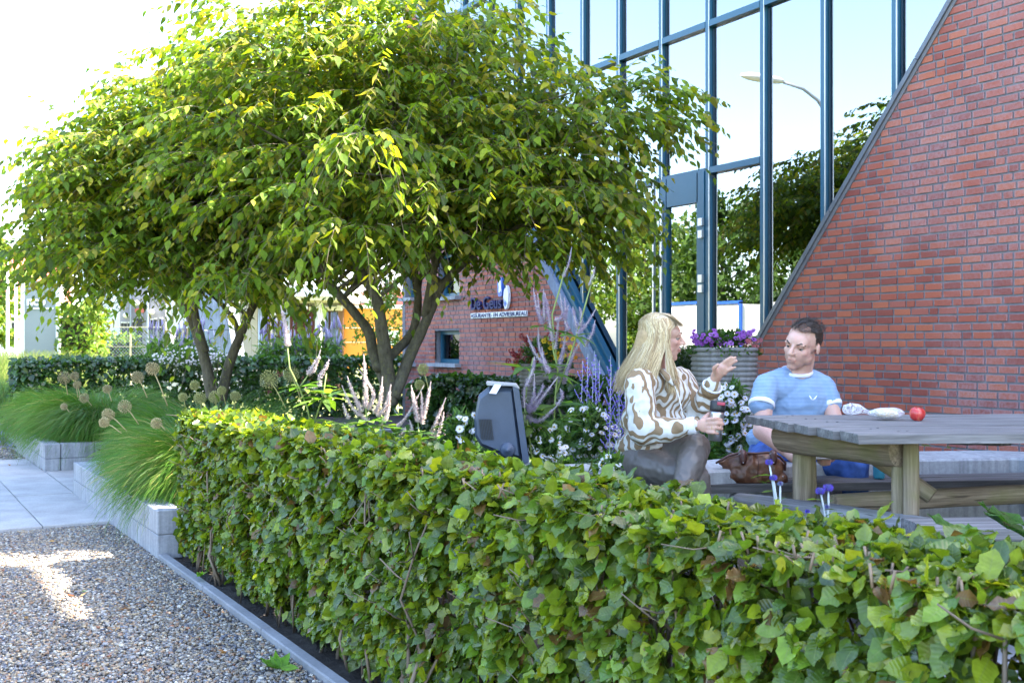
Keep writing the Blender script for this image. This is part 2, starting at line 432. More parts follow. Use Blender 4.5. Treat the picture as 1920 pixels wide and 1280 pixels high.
def ribbons(paths, widths, tints, name, mat, parent, face=(0, -1, 0), **kw):
    """paths (N,K,3): thin bent blades"""
    Np, K, _ = paths.shape
    tang = np.gradient(paths, axis=1); f = np.array(face, np.float32)
    if f.ndim == 1: f = np.broadcast_to(f, paths.shape)
    side = np.cross(tang, f); side /= np.maximum(np.linalg.norm(side, axis=2, keepdims=True), 1e-6)
    wv = widths[:, :, None] if widths.ndim == 2 else widths[:, None, None]
    A = paths - side * wv / 2; B = paths + side * wv / 2
    V = np.stack([A, B], axis=2).reshape(-1, 3)
    base = (np.arange(Np) * K * 2)[:, None] + (np.arange(K - 1) * 2)[None]
    Fq = np.stack([base, base + 1, base + 3, base + 2], axis=2).reshape(-1, 4)
    T = np.repeat(tints, K * 2, axis=0)
    me = np_mesh(name, V, Fq, None, T, mat); o = link(name, me, parent)
    return setp(o, **kw)
# ================================================================ GROUND
def sheet(name, x0, x1, y0, y1, z, mat, **kw):
    return MB().add([(x0, y0, z), (x1, y0, z), (x1, y1, z), (x0, y1, z)], [(0, 1, 2, 3)]).build(name, mat, kind='structure', **kw)
def mat_ground():
    k = N('meadow'); p = k.geo(); n1 = k.noise(p, 0.35, 5); n2 = k.noise(p, 9, 5, 0.7)
    c = k.ramp(n1, [(0.3, (0.10, 0.14, 0.03)), (0.55, (0.19, 0.21, 0.06)), (0.75, (0.27, 0.25, 0.10))])
    k.set(Base_Color=k.mix(1.0, c, k.ramp(n2, [(0.25, 0.55), (0.75, 1.25)]), 'MULTIPLY'), Roughness=0.95); k.bump(n2, 0.6, 0.03); return k.mat
def mat_gravelbase():
    k = N('gravel_bed'); p = k.geo(); v = k.vor(p, 75, 'Color'); d = k.vor(p, 75)
    x, y, z = k.sep(v)
    c = k.ramp(x, [(0.1, (0.10, 0.10, 0.12)), (0.35, (0.22, 0.19, 0.16)), (0.6, (0.33, 0.31, 0.31)), (0.85, (0.42, 0.36, 0.28))])
    k.set(Base_Color=k.mix(1.0, c, k.ramp(d, [(0.0, 1.0), (0.5, 0.3)]), 'MULTIPLY'), Roughness=0.8); k.bump(k.math('MULTIPLY', d, -1.0), 0.8, 0.01); return k.mat
def mat_soil():
    k = N('soil'); p = k.geo(); n1 = k.noise(p, 30, 6, 0.75)
    k.set(Base_Color=k.ramp(n1, [(0.3, (0.018, 0.014, 0.012)), (0.7, (0.075, 0.060, 0.052))]), Roughness=0.95); k.bump(n1, 1.0, 0.03); return k.mat
MT['soil'] = mat_soil(); MT['gravelbase'] = mat_gravelbase()
sheet('ground', -300, 300, -200, 700, -0.03, mat_ground())
sheet('gravel_bed', -3.2, 1.49, -3, 22, -0.006, MT['gravelbase'])
MT['asphalt'] = m_plain('asphalt', (0.055, 0.055, 0.058), 0.85, 0, 0.2, 40, 0.4)
sheet('road', -16.5, -10.2, -80, 120, -0.012, MT['asphalt'])
pat = MB()
pat.box((6.6, 5.5, 0.1), (8.8, 9.6, 0.2)); pat.build('patio', MT['slab'], kind='structure')

# flower bed between the hedge and the patio: an uneven soil surface
def relief(name, x0, x1, y0, y1, z, amp, nx, ny, mat, base=0.0):
    mb = MB(); vs = []
    for j in range(ny + 1):
        for i in range(nx + 1):
            x = x0 + (x1 - x0) * i / nx; y = y0 + (y1 - y0) * j / ny
            vs.append((x, y, z + amp * noise.noise(Vector((x * 6, y * 6, 1))) + amp * .6 * noise.noise(Vector((x * 21, y * 21, 4)))))
    fs = [(j * (nx + 1) + i, j * (nx + 1) + i + 1, (j + 1) * (nx + 1) + i + 1, (j + 1) * (nx + 1) + i) for j in range(ny) for i in range(nx)]
    mb.add(vs, fs, smooth=True); return mb.build(name, mat, kind='structure')
relief('flower_bed_soil', 2.0, 6.98, 2.6, 15.2, 0.225, 0.03, 60, 150, MT['soil'])
relief('hedge_soil', 1.545, 2.1, 0.2, 6.78, 0.0, 0.025, 16, 200, MT['soil'])

# gravel stones
def cube_stones(P, S3, ang, tilt, T, name, **kw):
    n = len(P); c = np.array([(x, y, z) for z in (-1, 1) for x, y in ((-1, -1), (1, -1), (1, 1), (-1, 1))], np.float32)
    c = c[None] * (0.58 + 0.42 * npr.rand(n, 8, 1)); c = c * S3[:, None, :]
    ca, sa = np.cos(ang)[:, None], np.sin(ang)[:, None]; ctl, stl = np.cos(tilt)[:, None], np.sin(tilt)[:, None]
    x, y, z = c[..., 0], c[..., 1], c[..., 2]
    y, z = y * ctl - z * stl, y * stl + z * ctl
    x, y = x * ca - y * sa, x * sa + y * ca
    V = np.stack([x, y, z], 2) + P[:, None, :]
    f = np.array([(3, 2, 1, 0), (4, 5, 6, 7), (0, 1, 5, 4), (1, 2, 6, 5), (2, 3, 7, 6), (3, 0, 4, 7)])
    Fq = (f[None] + (np.arange(n) * 8)[:, None, None]).reshape(-1, 4)
    me = np_mesh(name, V.reshape(-1, 3), Fq, None, np.repeat(T, 8, 0), MT['stone']); o = link(name, me); return setp(o, **kw)
def mat_stone():
    k = N('pebble'); c = k.attr('tint').outputs['Color']; p = k.geo()
    k.set(Base_Color=k.mix(1.0, c, k.ramp(k.noise(p, 160, 3), [(0.3, 0.75), (0.7, 1.2)]), 'MULTIPLY'), Roughness=0.65); return k.mat
MT['stone'] = mat_stone()
pal = np.array([(.26, .21, .155), (.19, .18, .18), (.42, .38, .32), (.50, .38, .24), (.12, .12, .14), (.34, .21, .13), (.60, .55, .47), (.25, .21, .17), (.34, .32, .31), (.46, .30, .18), (.19, .20, .24), (.40, .17, .09)], np.float32)
pw = np.array([.16, .13, .14, .12, .08, .06, .08, .1, .08, .04, .04, .01]); pw /= pw.sum()
def gravel(n, x0f, x1, y0, y1, smin, smax, name, zj):
    Y = npr.uniform(y0, y1, n); X = x0f(Y) + (x1 - x0f(Y)) * npr.rand(n)
    s = npr.uniform(smin, smax, n) * (1 + 0.5 * (npr.rand(n) > .9))
    S3 = np.stack([s * npr.uniform(.7, 1.25, n), s * npr.uniform(.6, 1.0, n), s * npr.uniform(.4, .75, n)], 1)
    P = np.stack([X, Y, zj * npr.rand(n)], 1)
    T = .8 * pal[npr.choice(len(pal), n, p=pw)] * npr.uniform(.8, 1.25, (n, 1))
    cube_stones(P.astype(np.float32), S3.astype(np.float32), npr.uniform(0, 6.28, n), npr.normal(0, .35, n), T.astype(np.float32), name, kind='stuff',
                label='loose mixed grey and tan gravel stones', cat='gravel')
gravel(62000, lambda Y: .093 * Y - .35, 1.49, 3.5, 8.26, .0042, .0085, 'gravel', .011)
gravel(9000, lambda Y: .093 * Y - .6, 1.58, 13.3, 17.5, .009, .016, 'gravel', .014)

# dead leaves and seedlings on the gravel
brown_t = leaf_types('elm', [(.30, .14, .05), (.42, .26, .12), (.22, .09, .04)], 6, 5)
def litter(spots, name='fallen_leaves', label='brown fallen leaves scattered over the gravel', z=.022, sc=.045):
    P = []; D_ = []; Nn = []
    for (px, py, n) in spots:
        d = CH * F / (py - HY); c = G(px, d)
        for _ in range(n):
            P.append((c.x + rnd.gauss(0, .035), c.y + rnd.gauss(0, .05), z)); a_ = rnd.uniform(0, 6.28)
            D_.append((math.cos(a_), math.sin(a_), rnd.uniform(-.1, .4))); Nn.append((rnd.gauss(0, .4), rnd.gauss(0, .4), 1))
    P = np.array(P, np.float32); RM = frames(np.array(D_, np.float32), np.array(Nn, np.float32))
    o = foliage(None, P, RM, npr.uniform(.5, 1.1, len(P)) * sc, brown_t, MT['leaf_tree'], name); setp(o, label, 'leaves', kind='stuff')
litter([(240, 1145, 7), (275, 1142, 3), (58, 1110, 3), (30, 1170, 2), (228, 1190, 3), (190, 1095, 2), (300, 1165, 2), (142, 1128, 2), (88, 1066, 2), (105, 1020, 2), (206, 1072, 1), (375, 1160, 2), (60, 880, 3), (15, 877, 2), (75, 885, 1), (400, 1235, 2)])

# ---------------------------------------------------------------- paving slabs
pv = thing('footpath', 'pale concrete slab footpath crossing the gravel to the planters', 'path', (0.5, 10.5, 0), kind='structure')
sl = {}
def slab(cx, cy, dx, dy, z, rz=0.0):
    key = (round(dx, 3), round(dy, 3))
    if key not in sl:
        sl[key] = MB().bevbox((0, 0, 0), (dx - .007, dy - .007, .06), .004).mesh('slab', MT['slab'])
    o = bpy.data.objects.new('slab', sl[key]); COL.objects.link(o); o.parent = pv
    o.matrix_parent_inverse = Matrix.Translation(-Vector(pv.location)); o.location = (cx, cy, z); o.rotation_euler = (rnd.gauss(0, .003), rnd.gauss(0, .003), rz)
for ci, x1 in enumerate((1.50, 1.035, .57, .105, -.36, -.825)):
    off = (.0, .22, .1, .3, .0, .2)[ci]; y = 8.265
    ys = [8.265]
    y = 8.265 + (.53 - off if off else .53)
    while y < 13.28: ys.append(y); y += .60
    ys.append(13.3)
    for a_, b_ in zip(ys[:-1], ys[1:]):
        if b_ - a_ > .05: slab(x1 - .2325, (a_ + b_) / 2, .465, b_ - a_, .0 + rnd.uniform(-.002, .002))
# the side path between the two planters, running to the building
for r_i, (y0, y1) in enumerate(((9.98, 10.6), (10.6, 11.23), (11.23, 11.86))):
    x = 1.505 + (.3 * (r_i % 2))
    if r_i % 2: slab(1.505 + .15, (y0 + y1) / 2, .3, y1 - y0, 0.0)
    while x < 7.0: slab(x + .3, (y0 + y1) / 2, .6, y1 - y0, rnd.uniform(-.002, .002)); x += .6
sheet('footpath_bed', -1.1, 2.0, 8.3, 13.25, -0.002, MT['soil'])

# ---------------------------------------------------------------- stacked block walls of the planters
def blockwall(parent, p0, p1, z0=0.0, courses=2, off=0.0, L=.60, h=.15, wd=.15):
    """blocks laid from p0 to p1; the face is on the line, the wall stands to the left of it"""
    p0 = Vector((*p0, 0)); p1 = Vector((*p1, 0)); d = (p1 - p0); T = d.length; d.normalize(); nrm = Vector((-d.y, d.x, 0))
    rz = math.atan2(d.y, d.x)
    for c in range(courses):
        x = -(L - off) if (c % 2) else 0.0
        x = 0.0; first = True
        while x < T - .02:
            ln = L
            if first and (c % 2): ln = off
            first = False
            ln = min(ln, T - x)
            o_ = MB().bevbox((0, 0, 0), (ln - .004, wd, h - .003), .005).build('block', MT['block'], parent)
            q = p0 + d * (x + ln / 2) + nrm * (wd / 2 + rnd.uniform(-.0015, .0015)); q.z = z0 + h * (c + .5)
            o_.location = q; o_.rotation_euler = (0, 0, rz); x += ln
pl1 = thing('planter', 'low planter of grey blocks beside the near end of the clipped hedge', 'planter', (1.5, 6.78, 0), 'low planters of stacked grey blocks')
blockwall(pl1, (1.49, 9.96), (1.49, 6.76), 0, 2, .42)
blockwall(pl1, (1.645, 6.76), (2.6, 6.76), 0, 2, .3)
blockwall(pl1, (6.0, 9.96), (1.645, 9.96), 0, 2, .3)
pl2 = thing('planter', 'low grey block planter beyond the footpath under the round grass mound', 'planter', (1.6, 11.87, 0), 'low planters of stacked grey blocks')
blockwall(pl2, (1.505, 15.5), (1.505, 11.87), 0, 2, .38)
blockwall(pl2, (1.66, 11.87), (6.0, 11.87), 0, 2, .32)
relief('planter_soil', 1.64, 3.2, 6.9, 9.82, 0.25, .02, 20, 40, MT['soil'])
relief('planter_soil', 1.74, 5.8, 12.0, 15.4, 0.25, .02, 30, 30, MT['soil'])

# ---------------------------------------------------------------- kerb
kb = thing('kerb', 'narrow grey kerb between the gravel and the hedge soil', 'kerb', (1.5, 4.5, 0), kind='structure')
y = 6.75; i = 0
while y > 0.3:
    L_ = 1.0
    o_ = MB().bevbox((0, 0, 0), (.055, L_ - .006, .10), .006).build('kerb_stone', MT['kerb'], kb)
    o_.location = (1.519 + rnd.uniform(-.002, .002), y - L_ / 2, -.012 + rnd.uniform(-.002, .003)); o_.rotation_euler = (0, 0, rnd.gauss(0, .003)); y -= L_; i += 1

# ================================================================ OFFICE BUILDING
MT['brickfar'] = m_plain('brick_red_render', (0.30, 0.10, 0.07), 0.8, 0, 0.15, 6, 0.2)
BH = 8.6                                                            # eaves height
bld = thing('office_building', 'red brick office with slanted brick wings around a tall blue framed glass front', 'building', (7.5, 8.5, 0))
tints = [(.35, .084, .052), (.31, .076, .050), (.38, .098, .058), (.26, .062, .046), (.34, .096, .070), (.41, .112, .060)]
def clip(poly, a_, b_, c_):
    out = []
    for i in range(len(poly)):
        p, q = poly[i], poly[(i + 1) % len(poly)]
        dp, dq = a_ * p[0] + b_ * p[1] - c_, a_ * q[0] + b_ * q[1] - c_
        if dp <= 0: out.append(p)
        if (dp < 0 < dq) or (dq < 0 < dp):
            t = dp / (dp - dq); out.append((p[0] + (q[0] - p[0]) * t, p[1] + (q[1] - p[1]) * t))
    return out
CO = .0625; HB = .0470; ST = .152; HD = .070; JT = .0165
def brick_mesh(w_, t):
    y, z = w_ / 2, HB / 2; V = []; U = []
    for x in (-.0, .03):
        for (a_, b_) in ((y, -z), (-y, -z), (-y, z), (y, z)): V.append((x, a_, b_)); U.append((a_ / y, b_ / z, 0))
    f = [(0, 1, 2, 3), (1, 0, 4, 5), (2, 1, 5, 6), (3, 2, 6, 7), (0, 3, 7, 4), (4, 7, 6, 5)]
    me = bpy.data.meshes.new('brick'); me.from_pydata(V, [], f); me.materials.append(MT['brick'])
    c = me.color_attributes.new('tint', 'FLOAT_COLOR', 'POINT'); u = me.attributes.new('luv', 'FLOAT_VECTOR', 'POINT')
    for i in range(8): c.data[i].color = (*t, 1); u.data[i].vector = U[i]
    return me
BM_ = {(k, i): brick_mesh(w_, t) for k, w_ in (('s', ST), ('h', HD)) for i, t in enumerate(tints)}
def brickwall(parent, X, ymin, ymax, zmin, zmax, planes=(), holes=(), nparts=300, seed=1):
    r_ = random.Random(seed); V = []; Fc = []; U = []; T = []; full = []
    nz = int((zmax - zmin) / CO)
    for ic in range(nz):
        z0 = zmin + ic * CO; z1 = z0 + HB; zc = (z0 + z1) / 2
        iv = [(ymin, ymax)]
        for (h0, h1, g0, g1) in holes:
            if g0 - .01 < zc < g1 + .01:
                nv = []
                for (a_, b_) in iv:
                    if h1 <= a_ or h0 >= b_: nv.append((a_, b_)); continue
                    if h0 > a_: nv.append((a_, h0))
                    if h1 < b_: nv.append((h1, b_))
                iv = nv
        y = ymin - r_.choice((0, .04, .085, .125, .15)); run = r_.randint(0, 3)
        while y < ymax:
            head = run >= r_.choice((2, 3, 3, 4)); w_ = HD if head else ST; run = 0 if head else run + 1
            a0, a1 = y, y + w_; y += w_ + JT
            for (p, q) in iv:
                b0, b1 = max(a0, p), min(a1, q)
                if b1 - b0 < .012: continue
                poly = [(b1, z0), (b0, z0), (b0, z1), (b1, z1)]; cut = (b1 - b0) < w_ - 1e-4
                for (pa, pb, pc) in planes:
                    n0 = len(poly); q_ = clip(poly, pa, pb, pc)
                    if len(q_) != n0 or any(abs(u_[0] - v_[0]) + abs(u_[1] - v_[1]) > 1e-6 for u_, v_ in zip(poly, q_)): cut = True
                    poly = q_
                    if len(poly) < 3: break
                if len(poly) < 3: continue
                pr = r_.uniform(0, .0022); ti = r_.randrange(6)
                if not cut: full.append((b0, b1, z0, z1, pr, ti, head))
                else: full.append((b0, b1, z0, z1, pr, ti, None, poly))
    def key(b):
        yc = (b[0] + b[1]) / 2; zc = (b[2] + b[3]) / 2; dx = X * ct - yc * st; dd = X * st + yc * ct
        px = 960 + F * dx / dd; py = HY - F * (zc - CH) / dd
        return dd if (-5 < px < 1925 and -5 < py < 1285 and b[6] is not None) else 1e9
    order = sorted(full, key=key); single = [b for b in order[:nparts] if key(b) < 1e8]; sid = set(map(id, single))
    for b in single:
        o = bpy.data.objects.new('brick', BM_[('h' if b[6] else 's', b[5])]); COL.objects.link(o); o.parent = parent
        o.location = (X - b[4], (b[0] + b[1]) / 2, (b[2] + b[3]) / 2)
    for b in full:
        if id(b) in sid: continue
        poly = b[7] if b[6] is None else [(b[1], b[2]), (b[0], b[2]), (b[0], b[3]), (b[1], b[3])]
        n = len(poly); s0 = len(V); yc, zc, hy, hz = (b[0] + b[1]) / 2, (b[2] + b[3]) / 2, (b[1] - b[0]) / 2, (b[3] - b[2]) / 2
        for x in (X - b[4], X + .03):
            for (p, q) in poly: V.append((x, p, q)); U.append(((p - yc) / hy, (q - zc) / hz, 0)); T.append(tints[b[5]])
        Fc.append(tuple(s0 + i for i in range(n)))
        for i in range(n): Fc.append((s0 + (i + 1) % n, s0 + i, s0 + n + i, s0 + n + (i + 1) % n))
    me = bpy.data.meshes.new('brickwork'); me.from_pydata(V, [], Fc); me.materials.append(MT['brick'])
    c = me.color_attributes.new('tint', 'FLOAT_COLOR', 'POINT'); u = me.attributes.new('luv', 'FLOAT_VECTOR', 'POINT')
    ca = np.ones((len(V), 4), np.float32); ca[:, :3] = np.array(T); c.data.foreach_set('color', ca.ravel()); u.data.foreach_set('vector', np.array(U, np.float32).ravel())
    o = link('brickwork', me, parent); o['kind'] = 'stuff'
# right wing: everything under the slanted coping
XR = 7.0; XG = 7.16
pa = FP(1408, 655, XR); pb = FP(1781, 0, XR)
sR = (pb[1] - pa[1]) / (pb[0] - pa[0])                                # dz/dy (negative)
def zR(y): return pa[1] + (y - pa[0]) * sR
off = .095
y_at = lambda z: pa[0] + (z - pa[1]) / sR
wr = MB(); zb = .1
top = 5.1; zt = top
polyR = [(2.46, zb), (y_at(zb) - .06, zb), (y_at(zt) - .06, zt), (2.46, zt)]
wr.prism(polyR, 0, XR + .007, XR + .085)
wright = wr.build('wall', MT['mortar'], bld, label='slanted brick wing beside the picnic table')
# plane: z - zR(y) <= -off  ->  -sR*y + z <= pa1 - sR*pa0 - off
brickwall(wright, XR, 2.46, 9.0, .1, top, planes=[(-sR, 1, pa[1] - sR * pa[0] - off)], seed=2)
# unseen tall block next to it, added to keep foreground and people in shade
wr2 = MB(); wr2.box((7.22, -5.1, 4.45), (.4, 15.0, 8.9)); wr2.build('shade_wall', MT['brickfar'] if 'brickfar' in MT else MT['mortar'], bld)
def strip(p, q, w0, w1, x0, x1):
    """bar along the line p-q in the (Y,Z) plane between perpendicular offsets w0,w1, from x0 to x1"""
    d = Vector((q[0] - p[0], q[1] - p[1])).normalized(); n_ = Vector((-d.y, d.x))
    P = [(p[0] + n_.x * w0, p[1] + n_.y * w0), (q[0] + n_.x * w0, q[1] + n_.y * w0), (q[0] + n_.x * w1, q[1] + n_.y * w1), (p[0] + n_.x * w1, p[1] + n_.y * w1)]
    return MB().prism(P, 0, x0, x1)
pA = (y_at(.2), .2); pB = (y_at(5.6), 5.6)
# in pieces, as laid
L0 = 0.0; Lt = math.hypot(pB[0] - pA[0], pB[1] - pA[1]); seg = [0, .45, 1.55, 2.9, 4.3, 5.7, Lt]
for s0, s1 in zip(seg[:-1], seg[1:]):
    f0, f1 = s0 / Lt, (s1 - .006) / Lt
    a_ = (pA[0] + (pB[0] - pA[0]) * f0, pA[1] + (pB[1] - pA[1]) * f0); b_ = (pA[0] + (pB[0] - pA[0]) * f1, pA[1] + (pB[1] - pA[1]) * f1)
    strip(a_, b_, 0, .038, XR - .03, XG - .065).build('coping', MT['coping'], bld)
strip(pA, pB, .0385, .066, XR - .012, XG - .075).build('coping_bed', MT['mortar'], bld)

# left wing with the lettering
YL = 15.1
la = FP(1131, 738, XR); lb = FP(1033, 540, XR); sL = (lb[1] - la[1]) / (lb[0] - la[0])
yL = lambda z: la[0] + (z - la[1]) / sL
zl = la[1] + (YL - la[0]) * sL
hw1 = [FP(822, 684), FP(861, 619)]; hw2 = [FP(828, 561), FP(861, 470)]
HO = [(hw1[1][0], hw1[0][0], hw1[0][1], hw1[1][1]), (hw2[1][0], hw2[0][0] , hw2[0][1], hw2[1][1])]
q1 = FP(777, 684); q2 = FP(777, 620); q3 = FP(777, 561); q4 = FP(777, 470)
HO += [(q1[0], YL + .1, q1[1], q2[1]), (q3[0], YL + .1, q3[1], q4[1])]
HO[0] = (HO[0][0], HO[0][1] + .12, HO[0][2], HO[0][3]); HO[1] = (HO[1][0], HO[1][1] + .12, HO[1][2], HO[1][3])
def rectpieces(y0, y1, z0, z1, holes, plane):
    """backing of a wall with holes, as butted prisms"""
    mb = MB(); ys = sorted(set([y0, y1] + [v for h in holes for v in h[:2] if y0 < v < y1])); zs = sorted(set([z0, z1] + [v for h in holes for v in h[2:] if z0 < v < z1]))
    for a_, b_ in zip(ys[:-1], ys[1:]):
        for c_, d_ in zip(zs[:-1], zs[1:]):
            ym, zm = (a_ + b_) / 2, (c_ + d_) / 2
            if any(h[0] < ym < h[1] and h[2] < zm < h[3] for h in holes): continue
            P = clip([(a_, c_), (b_, c_), (b_, d_), (a_, d_)], *plane)
            if len(P) >= 3: mb.prism(P, 0, XR + .007, XR + .30)
    return mb
plL = (sL, -1.0, sL * la[0] - la[1]); plL = (-sL, 1.0, la[1] - sL * la[0])
# brick side: z <= line  (points right of the band, larger Y)
wl = rectpieces(9.2, YL, .1, 6.55, HO, plL); wleft = wl.build('wall', MT['mortar'], bld, label='brick wing carrying the blue letters')
brickwall(wleft, XR, 9.2, YL, .1, 6.5, planes=[plL], holes=HO, seed=5)
# end wall of the wing
MB().box((10.4, YL + .06, 4.25), (6.8, .1, 8.5)).build('end_wall', MT['mortar'], bld)
# concrete band and blue edge beam along the slant
la2 = (yL(.15), .15); lb2 = (yL(6.6), 6.6)
strip(la2, lb2, .0, .135, XR - .01, XG - .06).build('concrete_band', MT['cblue'], bld)
strip(la2, lb2, .138, .215, XR + .03, XG - .02).build('edge_beam', MT['blue'], bld)
strip(la2, lb2, .217, .262, XR + .07, XG - .02).build('edge_beam', MT['blue'], bld)

# windows of the left wing
def small_window(y0, y1, z0, z1, lab=None):
    f = MB(); fx = XR + .10; t = .055
    for (c, d) in (((fx + .03, (y0 + y1) / 2, z0 + t / 2), (.07, y1 - y0, t)), ((fx + .03, (y0 + y1) / 2, z1 - t / 2), (.07, y1 - y0, t)),
                   ((fx + .03, y0 + t / 2, (z0 + z1) / 2), (.07, t, z1 - z0 - 2 * t)), ((fx + .03, y1 - t / 2, (z0 + z1) / 2), (.07, t, z1 - z0 - 2 * t))): f.box(c, d)
    fo = f.build('window', MT['blue'], bld, label=lab)
    MB().box((fx + .035, (y0 + y1) / 2, (z0 + z1) / 2), (.012, y1 - y0 - 2 * t, z1 - z0 - 2 * t)).build('pane', MT['winglass'], fo)
    MB().box((XR + .0, (y0 + y1) / 2, z0 - .028), (.20, y1 - y0 + .12, .05)).build('sill', MT['block'], fo)
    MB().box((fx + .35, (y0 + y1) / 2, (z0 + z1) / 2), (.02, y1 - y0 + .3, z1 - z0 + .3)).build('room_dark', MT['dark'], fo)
for h in HO: small_window(h[0], min(h[1], YL), h[2] + .03, h[3])

# ---------------------------------------------------------------- glass front
muls = [FP(x, 0, XG)[0] for x in (1684, 1550, 1436, 1333, 1245, 1165, 1097)]
stp = (muls[-1] - muls[0]) / 6
ms = [muls[0] - stp * k for k in (2, 1)] + muls + [muls[-1] + stp * k for k in range(1, 6)]
ms = sorted(ms)
zT1 = FP(1328, 322, XG)[1]; zT2 = FP(1328, 49, XG)[1]; zT3 = zT2 + 1.5 + .02
for y in ms:
    mu = MB(); mu.box((XG - .02, y, (BH + .2) / 2 + .1), (.07, .040, BH - .3)); mo = mu.build('mullion', MT['blue'], bld)
    MB().box((XG - .05, y - .028, (BH + .2) / 2 + .1), (.012, .007, BH - .3)).build('alu_bead', MT['alu'], mo)
for a_, b_ in zip(ms[:-1], ms[1:]):
    a2, b2 = a_ + .0285, b_ - .0285; ym = (a_ + b_) / 2
    tr_ = [zT2, zT2 + 1.52, zT2 + 3.04]
    if muls[2] - .05 < ym < muls[5] + .1: tr_ = [zT1] + tr_
    if ym > muls[5]: tr_ = [zT1] + tr_
    for z in tr_:
        MB().box((XG - .015, ym, z), (.08, b2 - a2, .062)).build('transom', MT['blue'], bld)
    zs = [.22] + tr_ + [BH]
    for c_, d_ in zip(zs[:-1], zs[1:]):
        if abs(c_ - .22) < .01 and muls[3] < ym < muls[4]: continue        # the door
        g_ = MB(); j = rnd.uniform(-.004, .004)
        j = j * .5; j2 = rnd.uniform(-.003, .003); v = [(XG - j - j2, a2, c_ + .031), (XG + j - j2, b2, c_ + .031), (XG + j + j2, b2, d_ - .031), (XG - j + j2, a2, d_ - .031)]
        v += [(x_ + .02, y_, z_) for x_, y_, z_ in v]
        g_.add(v, [(3, 2, 1, 0), (4, 5, 6, 7), (0, 1, 5, 4), (1, 2, 6, 5), (2, 3, 7, 6), (3, 0, 4, 7)]); g_.build('pane', MT['glass'], bld)
# door
y0, y1 = muls[3] + .03, muls[4] - .03
dr = MB(); fx = XG - .03
dr.box((fx, y0 + .055, 1.62), (.07, .11, 2.80)); dr.box((fx, y1 - .04, 1.62), (.07, .08, 2.80))
dr.box((fx, (y0 + y1) / 2, 2.87), (.07, y1 - y0 - .19, .29)); dr.box((fx, (y0 + y1) / 2, .30), (.07, y1 - y0 - .19, .16))
door = dr.build('door', MT['blue'], bld)
MB().box((fx + .01, (y0 + y1) / 2 - .015, 1.552), (.012, y1 - y0 - .19, 2.34)).build('pane', MT['glass'], door)
for z in (2.40, 2.52, 1.86, 1.96):
    MB().box((fx - .05, y0 + .03, z), (.03, .06, .075)).build('hinge', MT['alu'], door)
MB().box((fx - .045, y1 - .02, 1.5), (.02, .03, 2.6)).build('pull_rail', MT['alu'], door)
# screen posts left of the door
for px in (1226, 1297):
    y = FP(px, 0, XG - .08)[0]
    if px == 1226: MB().box((XG - .08, y, 1.6), (.03, .022, 2.9)).build('rail', MT['alu'], bld)
# interior
MT['ceil'] = m_plain('ceiling_board', (0.25, 0.25, 0.23), 0.8, 0, 0.05, 4, 0.05)
MT['room'] = m_plain('office_wall', (0.20, 0.19, 0.17), 0.8, 0, 0.2, 2, 0.05)
it = MB(); it.box((10.6, 9.8, .1), (6.0, 10.4, .19)); it.box((10.8, 9.8, 3.45), (5.4, 10.4, .25)); it.build('storey_floor', MT['ceil'], bld)
it = MB(); it.box((13.85, 9.8, 4.25), (.2, 10.5, 8.5)); it.box((10.75, 4.80, 4.25), (6.2, .12, 8.5)); it.build('inner_wall', MT['room'], bld)
it = MB(); it.box((10.7, 9.88, 8.65), (6.7, 10.7, .2)); it.build('roof', MT['coping'], bld)
MB().box((7.07, 3.22, 8.6), (.1, 1.5, .6)).build('shade_beam', MT['brickfar'], bld)  # unseen panel added to keep the sun off part of the gravel
MB().box((7.22, 2.87, 5.82), (.4, .92, 1.40)).build('shade_screen', MT['brickfar'], bld)  # unseen piece added so that no sun reaches the man
it = MB()
for (x, y) in ((8.9, 12.6), (10.4, 8.0), (11.5, 13.5)): it.box((x, y, 1.75), (.25, .25, 3.1))
it.build('column', MT['room'], bld)
def m_emit(name, col, s):
    k = N(name); k.set(Base_Color=(0.6, 0.6, 0.5), Emission_Color=col, Emission_Strength=s); return k.mat
MT['lamp'] = m_emit('lit_ceiling_panel', (1, .86, .45), 1.2)
for (x, y) in ((9.9, 10.6), (11.6, 12.2), (9.6, 13.0), (12.6, 10.2), (10.2, 7.6)):
    MB().box((x, y, 3.30), (.35, 1.3, .03)).build('ceiling_light', MT['lamp'], bld)

# ---------------------------------------------------------------- lettering and emblem
MT['navy'] = m_plain('navy_lettering', (0.012, 0.014, 0.10), 0.6, 0, 0.1, 5, 0.0)
MT['royal'] = m_plain('royal_blue_enamel', (0.03, 0.12, 0.52), 0.25, 0, 0.08, 9, 0.0)
MT['enamel'] = m_plain('white_enamel', (0.80, 0.82, 0.88), 0.25, 0, 0.05, 5, 0.0)
sgn = thing('wall_sign', 'raised navy lettering De Geus on the brick wing with white strip below', 'sign', (6.95, 12.5, 2.0))
def text(body, y, z, size, x, ext, mat, parent, name, sx=1.0, shear=0.0, bold=0.0):
    c = bpy.data.curves.new(name, 'FONT'); c.body = body; c.size = size; c.extrude = ext; c.space_character = 1.0; c.offset = bold; c.shear = shear
    c.materials.append(mat); o = bpy.data.objects.new(name, c); COL.objects.link(o)
    M = Matrix(((0, 0, -1, x), (-sx, 0, 0, y), (0, 1, 0, z), (0, 0, 0, 1))); attach(o, parent); o.matrix_basis = M; return o
y0, z0 = FP(887, 581); y1, z1 = FP(944, 577)
text('De Geus', y0, z0, .235, XR - .03, .018, MT['navy'], sgn, 'lettering', sx=(y0 - y1) / .80 * .97, bold=.003)
y0, z0 = FP(886, 595.5); y1, z1 = FP(989, 592); hgt = .068
MB().box((XR - .012, (y0 + y1) / 2, z0 + hgt / 2 - .01), (.024, y0 - y1 + .02, hgt)).build('strip', MT['enamel'], sgn)
